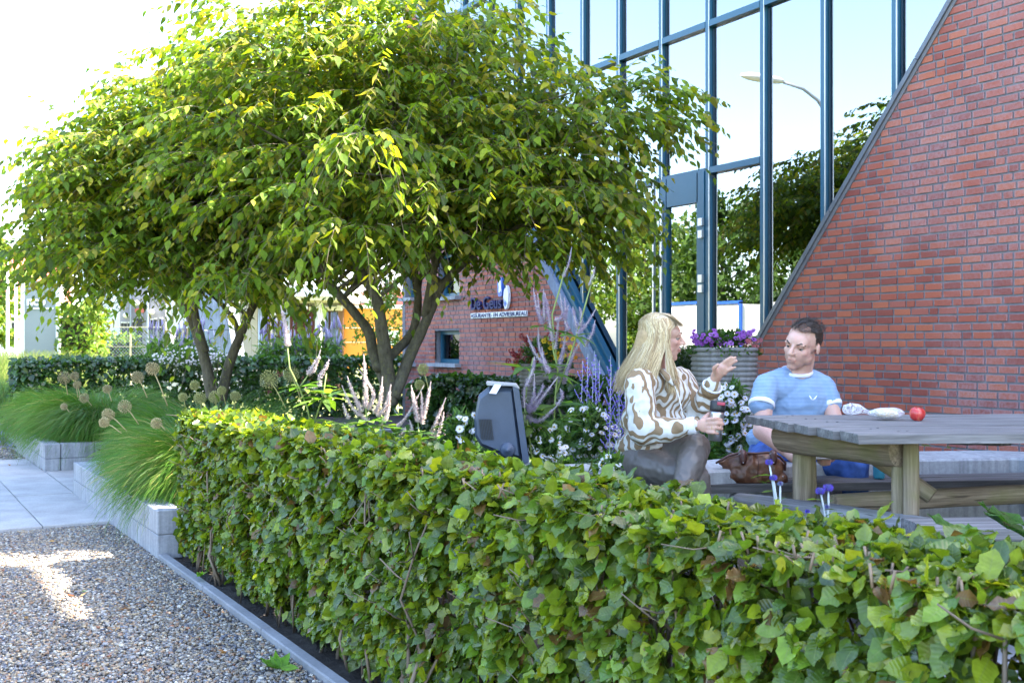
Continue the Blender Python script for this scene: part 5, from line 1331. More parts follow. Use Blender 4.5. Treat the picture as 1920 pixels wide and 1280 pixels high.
# blue bottle beyond the bench
bt = thing('drink_bottle', 'frosted turquoise bottle standing on the far bench board', 'bottle', G(1648, 5.43, ZB1 + .02))
k = N('frosted_turquoise'); k.set(Base_Color=(.06, .36, .50), Roughness=.4, Transmission_Weight=.25); MT['turq'] = k.mat
MB().lathe([(.024, 0), (.028, .006), (.0285, .09), (.027, .12), (.018, .14), (.016, .15)], G(1648, 5.43, ZB1 + .024), 20).build('body', MT['turq'], bt); MB().lathe([(.018, .151), (.018, .175), (.012, .18)], G(1648, 5.43, ZB1 + .024), 16).build('cap', MT['white'], bt)

# ================================================================ RIBBED PLANTERS WITH FLOWERS
def ribbed_pot(label, px, D, w_, zt, z0, ribs, colset, seed, loose, hf):
    c = G(px, D, 0); root = thing('flower_pot', label, 'planter', (c.x, c.y, z0), 'ribbed concrete pots by the entrance')
    prof = []; H = zt - z0
    for i in range(ribs):
        za = z0 + H * i / ribs; hb = H / ribs; tp = 1 - .10 * (1 - i / ribs)
        for q, rr_ in ((.04, .935), (.2, .98), (.5, 1.0), (.8, .98), (.96, .935)): prof.append((w_ / 2 * tp * rr_, za + hb * q))
    prof.append((w_ / 2 * .88, zt - .005)); prof.append((w_ / 2 * .86, zt - .06))
    # rounded square plan
    n = 32; mb = MB(); vs = []
    for (r_, z) in prof:
        for j in range(n):
            a_ = 2 * math.pi * j / n; ca, sa = math.cos(a_), math.sin(a_); q = (abs(ca) ** 4 + abs(sa) ** 4) ** -.25
            v = RV @ Vector((ca * q * r_, sa * q * r_, 0)); vs.append((c.x + v.x, c.y + v.y, z))
    k_ = len(prof); fs = [(i * n + j, i * n + (j + 1) % n, (i + 1) * n + (j + 1) % n, (i + 1) * n + j) for i in range(k_ - 1) for j in range(n)]
    mb.add(vs, fs, 0, (1, 1, 1), True); mb.build('pot', MT['pot'], root)
    MB().lathe([(w_ * .44, zt - .065), (.001, zt - .05)], (c.x, c.y, 0), 20).build('potting_soil', MT['soil'], root)
    r_ = np.random.RandomState(seed); n = 2600; v = r_.normal(0, 1, (n, 3)); v /= np.linalg.norm(v, axis=1, keepdims=True); v[:, 2] = np.abs(v[:, 2])
    P = np.array([c.x, c.y, zt - .02])[None] + v * np.array([w_ * .56, w_ * .56, hf])[None] * (r_.uniform(.35, 1.0, n)[:, None]); P[:, 2] -= .035 * (np.hypot(v[:, 0], v[:, 1]) > .9)
    tl = leaf_types('elm', [(.05, .13, .02), (.08, .17, .025), (.04, .10, .02)], 6, seed)
    foliage(root, P.astype(np.float32), frames((v + r_.normal(0, .5, (n, 3))).astype(np.float32), (v + r_.normal(0, .6, (n, 3)) + np.array([0, 0, .6])).astype(np.float32)), (.036 * r_.uniform(.6, 1.3, n)).astype(np.float32), tl, MT['leaf_far'], seed=seed)
    # blooms
    for (dx, dz, rad, ci, kind) in loose:
        col = colset[ci]; q = c + RV @ Vector((dx, -w_ * .46 * math.sqrt(max(0, 1 - (dx / (w_ * .7)) ** 2)) * rnd.uniform(.5, 1), 0)); q.z = zt + dz
        bloom(root, q, rad, col, kind)
bl_cache = {}
def bloom_mesh(col, kind):
    key = (col, kind)
    if key in bl_cache: return bl_cache[key]
    mb = MB(); cc = tuple(v * .35 for v in col)
    if kind == 'cup':      # open trumpet
        n = 15; vs = [(0, 0, -.3)]; 
        for ring, (rr_, z) in enumerate(((.3, -.12), (.75, .02), (1.0, 0.0))):
            for j in range(n): a_ = 2 * math.pi * j / n; f = 1 + (.12 * math.cos(5 * a_) if ring == 2 else 0); vs.append((math.cos(a_) * rr_ * f, math.sin(a_) * rr_ * f, z + (.06 * math.sin(5 * a_) if ring else 0)))
        fs = [(0, 1 + j, 1 + (j + 1) % n) for j in range(n)]; mb.add(vs[:n + 1], fs, t=cc)
        fs = [(i * n + j, i * n + (j + 1) % n, (i + 1) * n + (j + 1) % n, (i + 1) * n + j) for i in range(2) for j in range(n)]; mb.add(vs[1:], fs, t=col, smooth=True)
    elif kind == 'daisy':
        for j in range(17):
            a_ = 2 * math.pi * j / 17 + rnd.uniform(-.06, .06); L_ = rnd.uniform(.9, 1.05); d = Vector((math.cos(a_), math.sin(a_), 0)); s_ = Vector((-d.y, d.x, 0)) * .13; z = Vector((0, 0, rnd.uniform(-.12, .06)))
            mb.add([d * .2 - s_ * .5, d * .2 + s_ * .5, d * .7 * L_ + s_ + z * .5, d * L_ + z, d * .7 * L_ - s_ + z * .5], [(0, 1, 2, 3, 4)], t=col)
        mb.ell((0, 0, .04), (.26, .26, .13), n=8, t=(.62, .40, .03))
    elif kind == 'ball':   # cluster head
        rr_ = random.Random(4)
        for j in range(26):
            z = 1 - 2 * (j + .5) / 26; q = math.sqrt(1 - z * z); a_ = j * 2.4; v = Vector((q * math.cos(a_), q * math.sin(a_), z)); s_ = v.orthogonal().normalized() * .3; s2 = v.cross(s_)
            b = rr_.uniform(.7, 1.3); t = tuple(min(1, u * b) for u in col); mb.add([v * .8, v + s_, v * 1.05 + s2, v - s_, v * 1.05 - s2], [(0, 1, 2), (0, 2, 3), (0, 3, 4), (0, 4, 1)], t=t)
    bl_cache[key] = mb.mesh('flower', MT['petal']); return bl_cache[key]
def bloom(parent, q, rad, col, kind, face=None):
    o = bpy.data.objects.new('flower', bloom_mesh(col, kind)); COL.objects.link(o)
    d = face if face is not None else (RV @ Vector((rnd.gauss(0, .45), -1, rnd.uniform(.3, 1.3)))).normalized()
    Mq = Vector(d).to_track_quat('Z', 'Y').to_matrix() @ Matrix.Rotation(rnd.uniform(0, 6), 3, 'Z')
    o.parent = parent; 
    if parent.type == 'EMPTY': o.matrix_parent_inverse = Matrix.Translation(-Vector(parent.location))
    M = (Mq * rad).to_4x4(); M.translation = q; o.matrix_basis = M; return o
pur, pur2, pk = (.30, .08, .42), (.42, .16, .55), (.72, .22, .25)
lo1 = [(rnd.uniform(-.27, .20), rnd.uniform(.02, .13), rnd.uniform(.016, .025), rnd.randrange(2), 'cup') for _ in range(58)] + [(rnd.uniform(.14, .27), rnd.uniform(.0, .07), .017, 2, 'ball') for _ in range(11)]
ribbed_pot('ribbed concrete pot of purple petunias behind the two people', 1357, 8.4, .49, 1.285, .2, 29, [pur, pur2, pk], 61, lo1, .15)
yl, og, rd, rd2 = (.75, .55, .02), (.75, .30, .02), (.30, .008, .02), (.45, .01, .02)
lo2 = [(rnd.uniform(-.05, .30), rnd.uniform(.0, .25), .026, 0, 'cup') for _ in range(22)] + [(rnd.uniform(.05, .32), rnd.uniform(.04, .25), .022, 1, 'cup') for _ in range(14)] + [(rnd.uniform(-.34, -.02), rnd.uniform(-.06, .26), .026, 2, 'ball') for _ in range(24)] + [(rnd.uniform(0, .12), rnd.uniform(.25, .32), .05, 3, 'ball') for _ in range(4)]
ribbed_pot('ribbed concrete pot with dark red and yellow flowers beside the slanted band', 1020, 10.3, .48, 1.13, .2, 25, [yl, og, rd, rd2], 62, lo2, .27)

# ================================================================ FLOODLIGHT ON THE BED
MT['fl'] = m_plain('grey_blue_cast_housing', (0.050, 0.068, 0.105), 0.5, 0, 0.18, 9, 0.2); MT['fltop'] = m_plain('pale_rim_grey', (0.30, 0.31, 0.32), 0.7, 0, 0.2, 30, 0.2)  # pale edges; the lit top rim of the housing is put in as colour
D = 4.9
fl = thing('floodlight', 'large grey blue floodlight housing standing behind the clipped hedge', 'floodlight', G(940, D, PZ))
# local frame: X to viewer's right, Y away, Z up; front glass faces right
O = W(940, 790, D); s_ = D / F
def L3(x, y, z): return O + RV @ Vector((x * s_, y * s_, -z * s_))
# side profile polygon in pixels (x right, y down) relative to (940,790)
prof = [(-45, -46), (-52, -2), (-50, 28), (-40, 42), (-8, 58), (22, 72), (44, 70), (26, -64), (-34, -66)]
prof = [(-42, -50), (-50, -6), (-49, 26), (-38, 44), (0, 60), (40, 70), (24, -66), (-22, -66)]
wd = 62
def shell(pf, y0, y1, ins, mat, name):
    n = len(pf); cx_ = sum(p[0] for p in pf) / n; cy_ = sum(p[1] for p in pf) / n; vs = []
    for (y, k_) in ((y0, ins), (y0 + 12, 1), (y1 - 12, 1), (y1, ins)):
        for p in pf: vs.append(L3(cx_ + (p[0] - cx_) * k_, y, cy_ + (p[1] - cy_) * k_))
    fs = [(i * n + j, i * n + (j + 1) % n, (i + 1) * n + (j + 1) % n, (i + 1) * n + j) for i in range(3) for j in range(n)] + [tuple(reversed(range(n))), tuple(range(3 * n, 4 * n))]
    return MB().add(vs, fs).build(name, mat, fl, fixn=True)
shell(prof, -wd / 2, wd * 1.1, .86, MT['fl'], 'housing')
# lens rim: tilted slab on the right side
def lslab(pts, y0, y1, mat, name):
    n = len(pts); vs = [L3(p[0], y0, p[1]) for p in pts] + [L3(p[0], y1, p[1]) for p in pts]
    return MB().add(vs, [tuple(range(n)), tuple(reversed(range(n, 2 * n)))] + [(i, n + i, n + (i + 1) % n, (i + 1) % n) for i in range(n)]).build(name, mat, fl, fixn=True)
lslab([(21, -68), (33, -62), (51, 66), (49, 74), (40, 74)], -wd * .58, wd * 1.2, MT['fl'], 'lens_rim')
lslab([(-28, -74), (28, -70), (34, -62.5), (22, -68), (-26, -69)], -wd * .58, wd * 1.2, MT['fltop'], 'top_edge')
lslab([(51.5, 60), (53, 76), (44, 80), (42, 74.5), (49.5, 74.5)], -wd * .5, wd, MT['fltop'], 'bottom_edge')
# clip strap
q = MB(); vs = [L3(-12, -38, -71), L3(1, -38, -70), L3(-9, -44, -53), L3(-22, -44, -54)]; vs2 = [v + RV @ Vector((0, -.004, .002)) for v in vs]; q.add(vs + vs2, [(0, 1, 2, 3), (7, 6, 5, 4), (0, 4, 5, 1), (1, 5, 6, 2), (2, 6, 7, 3), (3, 7, 4, 0)]); q.build('clip', MT['alu'], fl, fixn=True)
# cooling fins
for i in range(8):
    x = -38 + i * 3.0; q = MB(); q.box(L3(x, -wd / 2 + 1 , 12), (1.1 * s_, 8 * s_, 38 * s_), M=RV @ Matrix.Rotation(R(-7), 3, 'Y')); q.build('fin', MT['dark'], fl)
q = MB(); q.lathe([(14 * s_, 0), (14 * s_, 5 * s_), (11 * s_, 8 * s_), (5 * s_, 9 * s_), (4 * s_, 12 * s_)], L3(12, -wd / 2 + 2, 50), 20, M=RV @ Matrix.Rotation(R(90), 3, 'X')); q.build('pivot', MT['fl'], fl)
q = MB(); q.box(L3(0, -10, 110), (.05, .05, .42)); q.box(L3(0, 10, 80), (.22, .16, .03), M=RV); q.build('bracket', MT['fl'], fl)

# ================================================================ BED PLANTS
lav = [(.44, .36, .62), (.52, .45, .68), (.60, .55, .72), (.40, .33, .60)]
def spike(parent, pts, r0, seed, pale=0.0, name='flower_spike'):
    """tapering flower spike: a core with hundreds of thread-like stamens"""
    r_ = random.Random(seed); pts = [Vector(p) for p in pts]; out = []; k = len(pts)
    for i in range(k - 1):
        p0, p1, p2, p3 = pts[max(i - 1, 0)], pts[i], pts[i + 1], pts[min(i + 2, k - 1)]
        for s in range(5): t = s / 5; out.append(0.5 * ((2 * p1) + (p2 - p0) * t + (2 * p0 - 5 * p1 + 4 * p2 - p3) * t * t + (3 * p1 - p0 - 3 * p2 + p3) * t ** 3))
    out.append(pts[-1]); m = len(out); L = sum((out[i + 1] - out[i]).length for i in range(m - 1))
    mb = MB(); mb.tube(out, [r0 * (.36 * (1 - .8 * i / (m - 1)) + .04) for i in range(m)], 6, t=(.50, .45, .50) if not pale else (.62, .58, .55))
    n = int(L / .00045 * (r0 / .011))
    for i in range(n):
        u = r_.random(); x = u * (m - 1); a_ = int(min(x, m - 2)); p = out[a_].lerp(out[a_ + 1], x - a_); d = (out[a_ + 1] - out[a_]).normalized()
        o_ = d.orthogonal().normalized(); q = (Matrix.Rotation(r_.uniform(0, 6.283), 3, d) @ o_); rr_ = r0 * (1.15 * (1 - u) ** .55 + .18) * r_.uniform(.7, 1.15)
        if u > .8: rr_ *= .55
        e_ = p + (q + d * .35) * rr_; sd_ = d.cross(q) * .0014; c = lav[r_.randrange(4)]
        if pale: c = tuple(a__ * (1 - pale) + b_ * pale for a__, b_ in zip(c, (.84, .74, .72)))  # mixes towards white; strongest where sunlight is painted into the spikes
        mb.add([p - sd_, p + sd_, e_ + sd_ * 1.5, e_ - sd_ * 1.5], [(0, 1, 2, 3)], t=c)
    return mb.build(name, MT['petal'], parent)
lance = leaf_types('lance', [(.07, .17, .03), (.10, .21, .03), (.05, .13, .03), (.14, .24, .04)], 8, 44)
def whorl(P, Dn, Nn, Sc, c, n, L, seed, up=.15):
    r_ = random.Random(seed); a0 = r_.uniform(0, 6)
    for i in range(n):
        a_ = a0 + 2 * math.pi * i / n + r_.uniform(-.2, .2); P.append(tuple(c)); Dn.append((math.cos(a_), math.sin(a_), up + r_.uniform(-.25, .2))); Nn.append((r_.gauss(0, .2), r_.gauss(0, .2), 1)); Sc.append(L * r_.uniform(.75, 1.15))
def veronicastrum(label, D, stems, spikes, whorls, seed, group='culvers root flower plants', r0=.0128, pale=0.35, ns=1.0):
    root = thing('culvers_root', label, 'flower', G(stems[0][0][0], D, PZ), group); mb = MB()
    for st_ in stems: mb.tube([W(x, y, D + dd) for (x, y, dd) in st_], [.0042] * (len(st_) - 1) + [.003], 6, t=(.20, .26, .07))
    mb.build('stem', MT['tint'], root)
    for i, sp in enumerate(spikes):
        rr_ = sp[1] if isinstance(sp[1], float) else r0; pp = sp[0] if isinstance(sp[1], float) else sp
        spike(root, [W(x, y, D + dd) for (x, y, dd) in pp], rr_, seed + i, pale)
    P, Dn, Nn, Sc = [], [], [], []
    for (x, y, dd, n, L) in whorls: whorl(P, Dn, Nn, Sc, W(x, y, D + dd), n, L, int(x * 7 + y))
    if P: foliage(root, np.array(P, np.float32), frames(np.array(Dn, np.float32), np.array(Nn, np.float32)), np.array(Sc, np.float32), lance, MT['leaf_tree'], seed=seed)
    return root
def S3_(x0, y0, x1, y1, bend=0, dd=0): return [(x0, y0, dd), ((x0 + x1) / 2 + bend, (y0 + y1) / 2, dd), (x1, y1, dd)]
# directly behind the hedge; sunlight also painted in by whitening the lavender
veronicastrum('sunlit flowering spikes with one tall bent spike, left of the tree feet', 5.6, [[(590, 830, 0), (575, 760, 0), (560, 725, 0), (543, 690, 0), (538, 640, 0)], [(560, 728, 0), (580, 700, 0)], [(590, 790, 0), (606, 740, 0), (612, 700, 0)]],
    [([(540, 650, 0), (535, 610, 0), (526, 572, 0)], 0.0156), [(575, 702, 0), (590, 690, 0), (601, 655, 0)], [(577, 700, 0), (594, 676, 0), (600, 668, 0)], [(598, 708, 0), (610, 690, 0), (617, 674, 0)], [(570, 731, 0), (585, 730, 0), (596, 727, 0)], [(598, 725, 0), (600, 715, 0), (596, 706, 0)]],
    [(575, 728, 0, 6, .17), (605, 745, 0, 7, .20), (560, 725, 0, 5, .13), (616, 738, 0, 5, .18)], 200, pale=.8)
veronicastrum('sunlit cluster of white pink spikes left of the floodlight', 5.5, [[(700, 860, 0), (690, 800, 0), (686, 770, 0), (684, 720, 0)], [(720, 860, 0), (716, 800, 0), (713, 740, .05)]],
    [([(686, 765, 0), (685, 715, 0), (682, 664, 0)], 0.0163), ([(680, 772, 0), (665, 745, 0), (651, 705, 0)], 0.0156), [(676, 780, 0), (658, 760, 0), (641, 722, 0)], ([(690, 768, 0), (700, 735, 0), (672, 692, 0)], 0.0130),
     ([(700, 775, 0), (712, 755, 0), (717, 706, 0)], 0.0163), ([(706, 780, 0), (724, 760, 0), (733, 720, 0)], 0.0156), [(720, 790, 0), (728, 765, 0), (731, 735, 0)], [(655, 785, 0), (648, 772, 0), (643, 755, 0)], [(692, 790, 0), (676, 775, 0), (668, 742, 0)],
     [(700, 800, 0), (712, 800, 0), (718, 792, 0)], [(666, 798, 0), (655, 800, 0), (646, 792, 0)]],
    [(690, 790, 0, 8, .16), (712, 798, 0, 8, .15), (640, 795, 0, 6, .14)], 230, pale=.9)
veronicastrum('low sunlit pink white spikes beside the lamp housing', 5.4, [[(790, 880, 0), (786, 830, 0), (784, 790, 0)], [(812, 880, 0), (816, 830, 0), (818, 790, 0)]],
    [([(785, 792, 0), (778, 760, 0), (771, 722, 0)], 0.0156), ([(790, 795, 0), (800, 755, 0), (808, 715, 0)], 0.0130), ([(792, 785, 0), (792, 765, 0), (790, 735, 0)], 0.0143), [(805, 820, 0), (818, 790, 0), (836, 745, 0)], [(812, 826, 0), (826, 800, 0), (832, 772, 0)],
     [(770, 815, 0), (772, 805, 0), (768, 787, 0)], [(798, 830, 0), (812, 818, 0), (820, 792, 0)], [(750, 820, 0), (757, 812, 0), (760, 800, 0)], ([(744, 800, 0), (762, 780, 0), (795, 722, 0)], .009), [(840, 838, 0), (846, 824, 0), (848, 808, 0)], [(836, 834, 0), (835, 822, 0), (834, 806, 0)]],
    [(790, 810, 0, 8, .13), (818, 820, 0, 7, .13), (765, 825, 0, 6, .13)], 260, pale=.9)
# tall one right of the floodlight
veronicastrum('tall lilac flowering spikes in front of the glass, right of the floodlight', 5.2, [[(1038, 860, 0), (1040, 760, 0), (1046, 690, 0), (1038, 660, 0), (1032, 600, 0)], [(1040, 745, 0), (1068, 670, 0), (1078, 640, 0), (1098, 570, 0), (1112, 520, 0)], [(1046, 700, 0), (1035, 590, 0), (1050, 540, 0), (1060, 500, 0)], [(985, 760, 0), (988, 720, 0), (1000, 670, 0)], [(1000, 830, 0), (985, 790, 0), (984, 760, 0)]],
    [([(1036, 640, 0), (1028, 590, 0), (1021, 548, 0)], 0.0163), ([(1055, 520, 0), (1066, 495, 0), (1072, 463, 0)], .009), ([(1104, 535, 0), (1112, 515, 0), (1116, 500, 0)], .009),
     [(1016, 605, 0), (1006, 575, 0), (1000, 540, 0)], [(1018, 608, 0), (1012, 590, 0), (1008, 550, 0)], [(1024, 690, 0), (1002, 660, 0), (988, 627, 0)], [(1030, 695, 0), (1012, 655, 0), (1009, 612, 0)], [(1020, 600, 0), (1020, 570, 0), (1019, 541, 0)],
     [(1040, 655, 0), (1044, 625, 0), (1048, 597, 0)], [(1048, 690, 0), (1057, 650, 0), (1062, 603, 0)], [(1046, 690, 0), (1054, 665, 0), (1058, 640, 0)], [(1066, 620, 0), (1056, 590, 0), (1050, 550, 0)], [(1060, 600, 0), (1060, 580, 0), (1058, 557, 0)], [(1040, 600, 0), (1058, 592, 0), (1066, 572, 0)],
     [(1058, 715, 0), (1072, 670, 0), (1094, 630, 0)], [(1080, 625, 0), (1098, 610, 0), (1118, 578, 0)], [(1095, 650, 0), (1110, 625, 0), (1116, 600, 0)], [(1082, 615, 0), (1076, 590, 0), (1074, 575, 0)], [(1088, 612, 0), (1090, 590, 0), (1086, 575, 0)],
     [(1056, 720, 0), (1064, 690, 0), (1076, 665, 0)], [(1030, 690, 0), (1018, 700, 0), (1014, 670, 0)]],
    [(1038, 700, 0, 7, .16), (1078, 630, 0, 6, .12), (1040, 760, 0, 8, .2), (1015, 612, 0, 6, .12), (985, 690, 0, 6, .2), (1036, 790, 0, 8, .2)], 300)
veronicastrum('curved lilac spikes sweeping right from behind the floodlight', 5.0, [[(1000, 880, 0), (990, 800, 0), (986, 772, 0)]],
    [([(988, 772, 0), (1005, 760, 0), (1046, 706, 0)], 0.0169), ([(986, 778, 0), (1010, 790, 0), (1050, 755, 0)], 0.0163), [(984, 765, 0), (982, 740, 0), (986, 718, 0)], [(988, 768, 0), (1000, 745, 0), (1002, 700, 0)], [(990, 765, 0), (1014, 735, 0), (1018, 718, 0)], [(1044, 760, 0), (1054, 742, 0), (1050, 728, 0)],
     [(986, 725, 0), (1000, 690, 0), (1002, 668, 0)], [(1030, 700, 0), (1020, 680, 0), (1016, 650, 0)]],
    [(990, 776, 0, 8, .12), (996, 800, 0, 8, .16)], 340)
# paler clumps seen beyond the far hedge
def spike_clump(label, px0, px1, py0, py1, D, n, seed, r0=.02, col=None):
    r_ = random.Random(seed); root = thing('culvers_root', label, 'flower', G((px0 + px1) / 2, D, 0), 'culvers root flower plants'); mb = MB(); sp = MB()
    for i in range(n):
        x = r_.uniform(px0, px1); y = r_.uniform(py0, py1); b = W(x + r_.uniform(-8, 8), 690, D); t = W(x, y, D); m_ = W(x + r_.uniform(-3, 3), y + r_.uniform(14, 22), D)
        mb.tube([b, m_], .006, 4, t=(.16, .22, .08)); c = lav[r_.randrange(4)]; sp.tube([m_, m_.lerp(t, .5), t], [r0, r0 * .8, r0 * .15], 5, t=c)
    mb.build('stem', MT['tint'], root); q = sp.build('flower_spike', MT['petal'], root); q['kind'] = 'stuff'
    P = np.array([tuple(W(r_.uniform(px0, px1), r_.uniform(640, 690), D + r_.uniform(-.3, .3))) for _ in range(n * 9)], np.float32); m = len(P)
    foliage(root, P, frames(npr.normal(0, 1, (m, 3)).astype(np.float32), npr.normal(0, .6, (m, 3)).astype(np.float32) + np.array([0, 0, 1], np.float32)), (npr.uniform(.1, .22, m)).astype(np.float32), lance, MT['leaf_far'], seed=seed)
spike_clump('lilac spikes rising beyond the dark hedge in front of the columns', 488, 640, 590, 650, 17.5, 110, 401)
spike_clump('thin lilac spikes beyond the dark hedge in front of the wire fence', 275, 400, 590, 645, 15.5, 60, 402, .014)

# white asters
wht = (.80, .78, .84)
def aster(label, px, py, D, rpx, rpy, nf, nl, seed, rad=.021, group='white asters in the bed', z0=PZ, spots=None):
    r_ = np.random.RandomState(seed); c = W(px, py, D); a_, b_ = rpx / F * D, rpy / F * D; root = thing('aster', label, 'flower', (c.x, c.y, z0), group)
    v = r_.normal(0, 1, (nl, 3)); v /= np.linalg.norm(v, axis=1, keepdims=True); P = np.array(c)[None] + v * np.array([a_, a_ * .8, b_])[None] * r_.uniform(.3, 1.0, (nl, 1)); P[:, 2] = np.maximum(P[:, 2], z0 + .02)
    tl = leaf_types('lance', [(.045, .12, .02), (.08, .17, .03), (.10, .19, .04), (.035, .09, .02)], 8, seed)
    foliage(root, P.astype(np.float32), frames(r_.normal(0, 1, (nl, 3)).astype(np.float32) + np.array([0, 0, .4], np.float32), v.astype(np.float32) + r_.normal(0, .6, (nl, 3)).astype(np.float32)), (.05 * r_.uniform(.6, 1.4, nl)).astype(np.float32), tl, MT['leaf_tree'], seed=seed)
    mb = MB()
    for i in range(nf):
        th_ = rnd.uniform(0, 2 * math.pi); q = math.sqrt(rnd.random()); x, z = math.cos(th_) * q, math.sin(th_) * q
        if spots and i < len(spots): p = W(spots[i][0], spots[i][1], D - .05 - .5 * a_)
        else: p = c + RV @ Vector((x * a_, -a_ * .75 * math.sqrt(max(.05, 1 - q * q)), z * b_))
        mb.tube([(c.x * .4 + p.x * .6, c.y * .4 + p.y * .6, max(z0, p.z - .16)), p], .0012, 4, t=(.14, .2, .05))
        bloom(root, p, rad * rnd.uniform(.75, 1.15), wht, 'daisy')
    mb.build('stem', MT['tint'], root); return root
sp1 = [(1345, 718), (1357, 727), (1372, 726), (1364, 738), (1377, 739), (1352, 744), (1371, 751), (1351, 752), (1392, 765), (1402, 767), (1362, 775), (1360, 790), (1378, 788), (1370, 757), (1397, 812), (1354, 760)]
aster('bushy white aster with yellow hearts between woman and man', 1368, 790, 6.2, 42, 75, 46, 2600, 501, .0235, spots=sp1)
aster('white asters close behind the hedge left of the floodlight', 862, 815, 4.95, 30, 42, 15, 700, 502, .019, spots=[(889, 778), (872, 785), (862, 804), (890, 806), (866, 826), (885, 836), (880, 842)])
aster('drift of small white asters right of the floodlight', 1020, 830, 5.1, 50, 36, 34, 1200, 503, .017)
aster('white asters against dark leaves left of the seated woman', 1100, 810, 5.8, 60, 50, 44, 2600, 504, .0185)
aster('white asters touching the concrete seat by the hedge', 1140, 872, 4.3, 22, 18, 9, 160, 505, .017, z0=.5)
aster('cloud of tiny white asters beyond the dark hedge', 360, 668, 13.2, 72, 18, 150, 1500, 506, .017, z0=.5)
# leafy filler of the bed
def filler(label, name, px0, px1, D0_, D1_, ztop, n, size, seed, kinds='elm', cols=((.04, .11, .02), (.06, .15, .025), (.09, .19, .03), (.03, .085, .02))):
    r_ = np.random.RandomState(seed); Dd = r_.uniform(D0_, D1_, n); px = r_.uniform(px0, px1, n); rx = (px - 960) / F * Dd
    P = np.stack([rx * ct + Dd * st, -rx * st + Dd * ct, np.zeros(n)], 1); hh = ztop * (1 + .25 * np.array([noise.noise(Vector((p[0] * 2.2, p[1] * 2.2, 7))) for p in P])); P[:, 2] = PZ + (hh - PZ) * (1 - r_.rand(n) ** 2 * .8)
    tl = leaf_types(kinds, cols, 8, seed); root = thing(name, label, 'plant', (P[:, 0].mean(), P[:, 1].mean(), PZ), None, 'stuff')
    foliage(root, P.astype(np.float32), frames(r_.normal(0, 1, (n, 3)).astype(np.float32), r_.normal(0, .5, (n, 3)).astype(np.float32) + np.array([0, 0, 1], np.float32)), (size * r_.uniform(.6, 1.4, n)).astype(np.float32), tl, MT['leaf_tree'], seed=seed)
filler('dark leafy ground plants between the clipped hedge and the brick wing', 'leafy_undergrowth', 850, 1170, 5.6, 8.6, .62, 5200, .085, 601)
filler('low green leaves behind the sunlit hedge corner', 'leafy_undergrowth', 560, 880, 5.4, 7.5, .62, 4200, .085, 602)
filler('narrow green leaves behind the hedge beside the seat wall', 'leafy_undergrowth', 900, 1180, 4.5, 5.4, .52, 2200, .12, 603, 'lance')
filler('leafy plants at the pot behind the people', 'leafy_undergrowth', 1170, 1440, 6.6, 8.2, .62, 3200, .08, 604)
# Russian sage: thin silvery stems
def sage(label, px0, px1, D, n, top, seed):
    r_ = random.Random(seed); root = thing('russian_sage', label, 'plant', G((px0 + px1) / 2, D, PZ), 'russian sage by the woman'); mb = MB(); fl_ = MB()
    for i in range(n):
        x = px0 + (px1 - px0) * (i + .5) / n; t = W(x + r_.uniform(-6, 6), top + r_.uniform(0, 60), D); b = G(x + r_.uniform(-10, 10), D, PZ); m_ = b.lerp(t, .5)
        mb.tube([b, m_, t], [.0028, .0022, .0012], 5, t=(.42, .45, .46))
        for k_ in range(9):
            u = .45 + .055 * k_; p = b.lerp(t, u); s_ = 1 if k_ % 2 else -1; e_ = p + RV @ Vector((s_ * r_.uniform(.03, .07) * (1.3 - u), r_.uniform(-.03, .03), r_.uniform(.05, .08))); mb.tube([p, e_], .0011, 4, t=(.42, .45, .48))
            for j in range(6): q = p.lerp(e_, .3 + .12 * j); fl_.ell(q + Vector((r_.uniform(-.003, .003),) * 3), .0042, n=5, t=(.22, .16, .62))
        for j in range(16): q = b.lerp(t, .62 + .38 * j / 16); fl_.ell(q + RV @ Vector((r_.choice((-1, 1)) * .005, 0, 0)), .005, n=5, t=(.25, .18, .66))
    mb.build('stem', MT['tint'], root); o_ = fl_.build('flowers', MT['petal'], root); o_['kind'] = 'stuff'
sage('silvery sage stems with small violet flowers in front of the slanted band', 1085, 1130, 5.9, 5, 650, 701)
sage('violet sage stems touching the woman back', 1140, 1172, 5.6, 5, 640, 702)
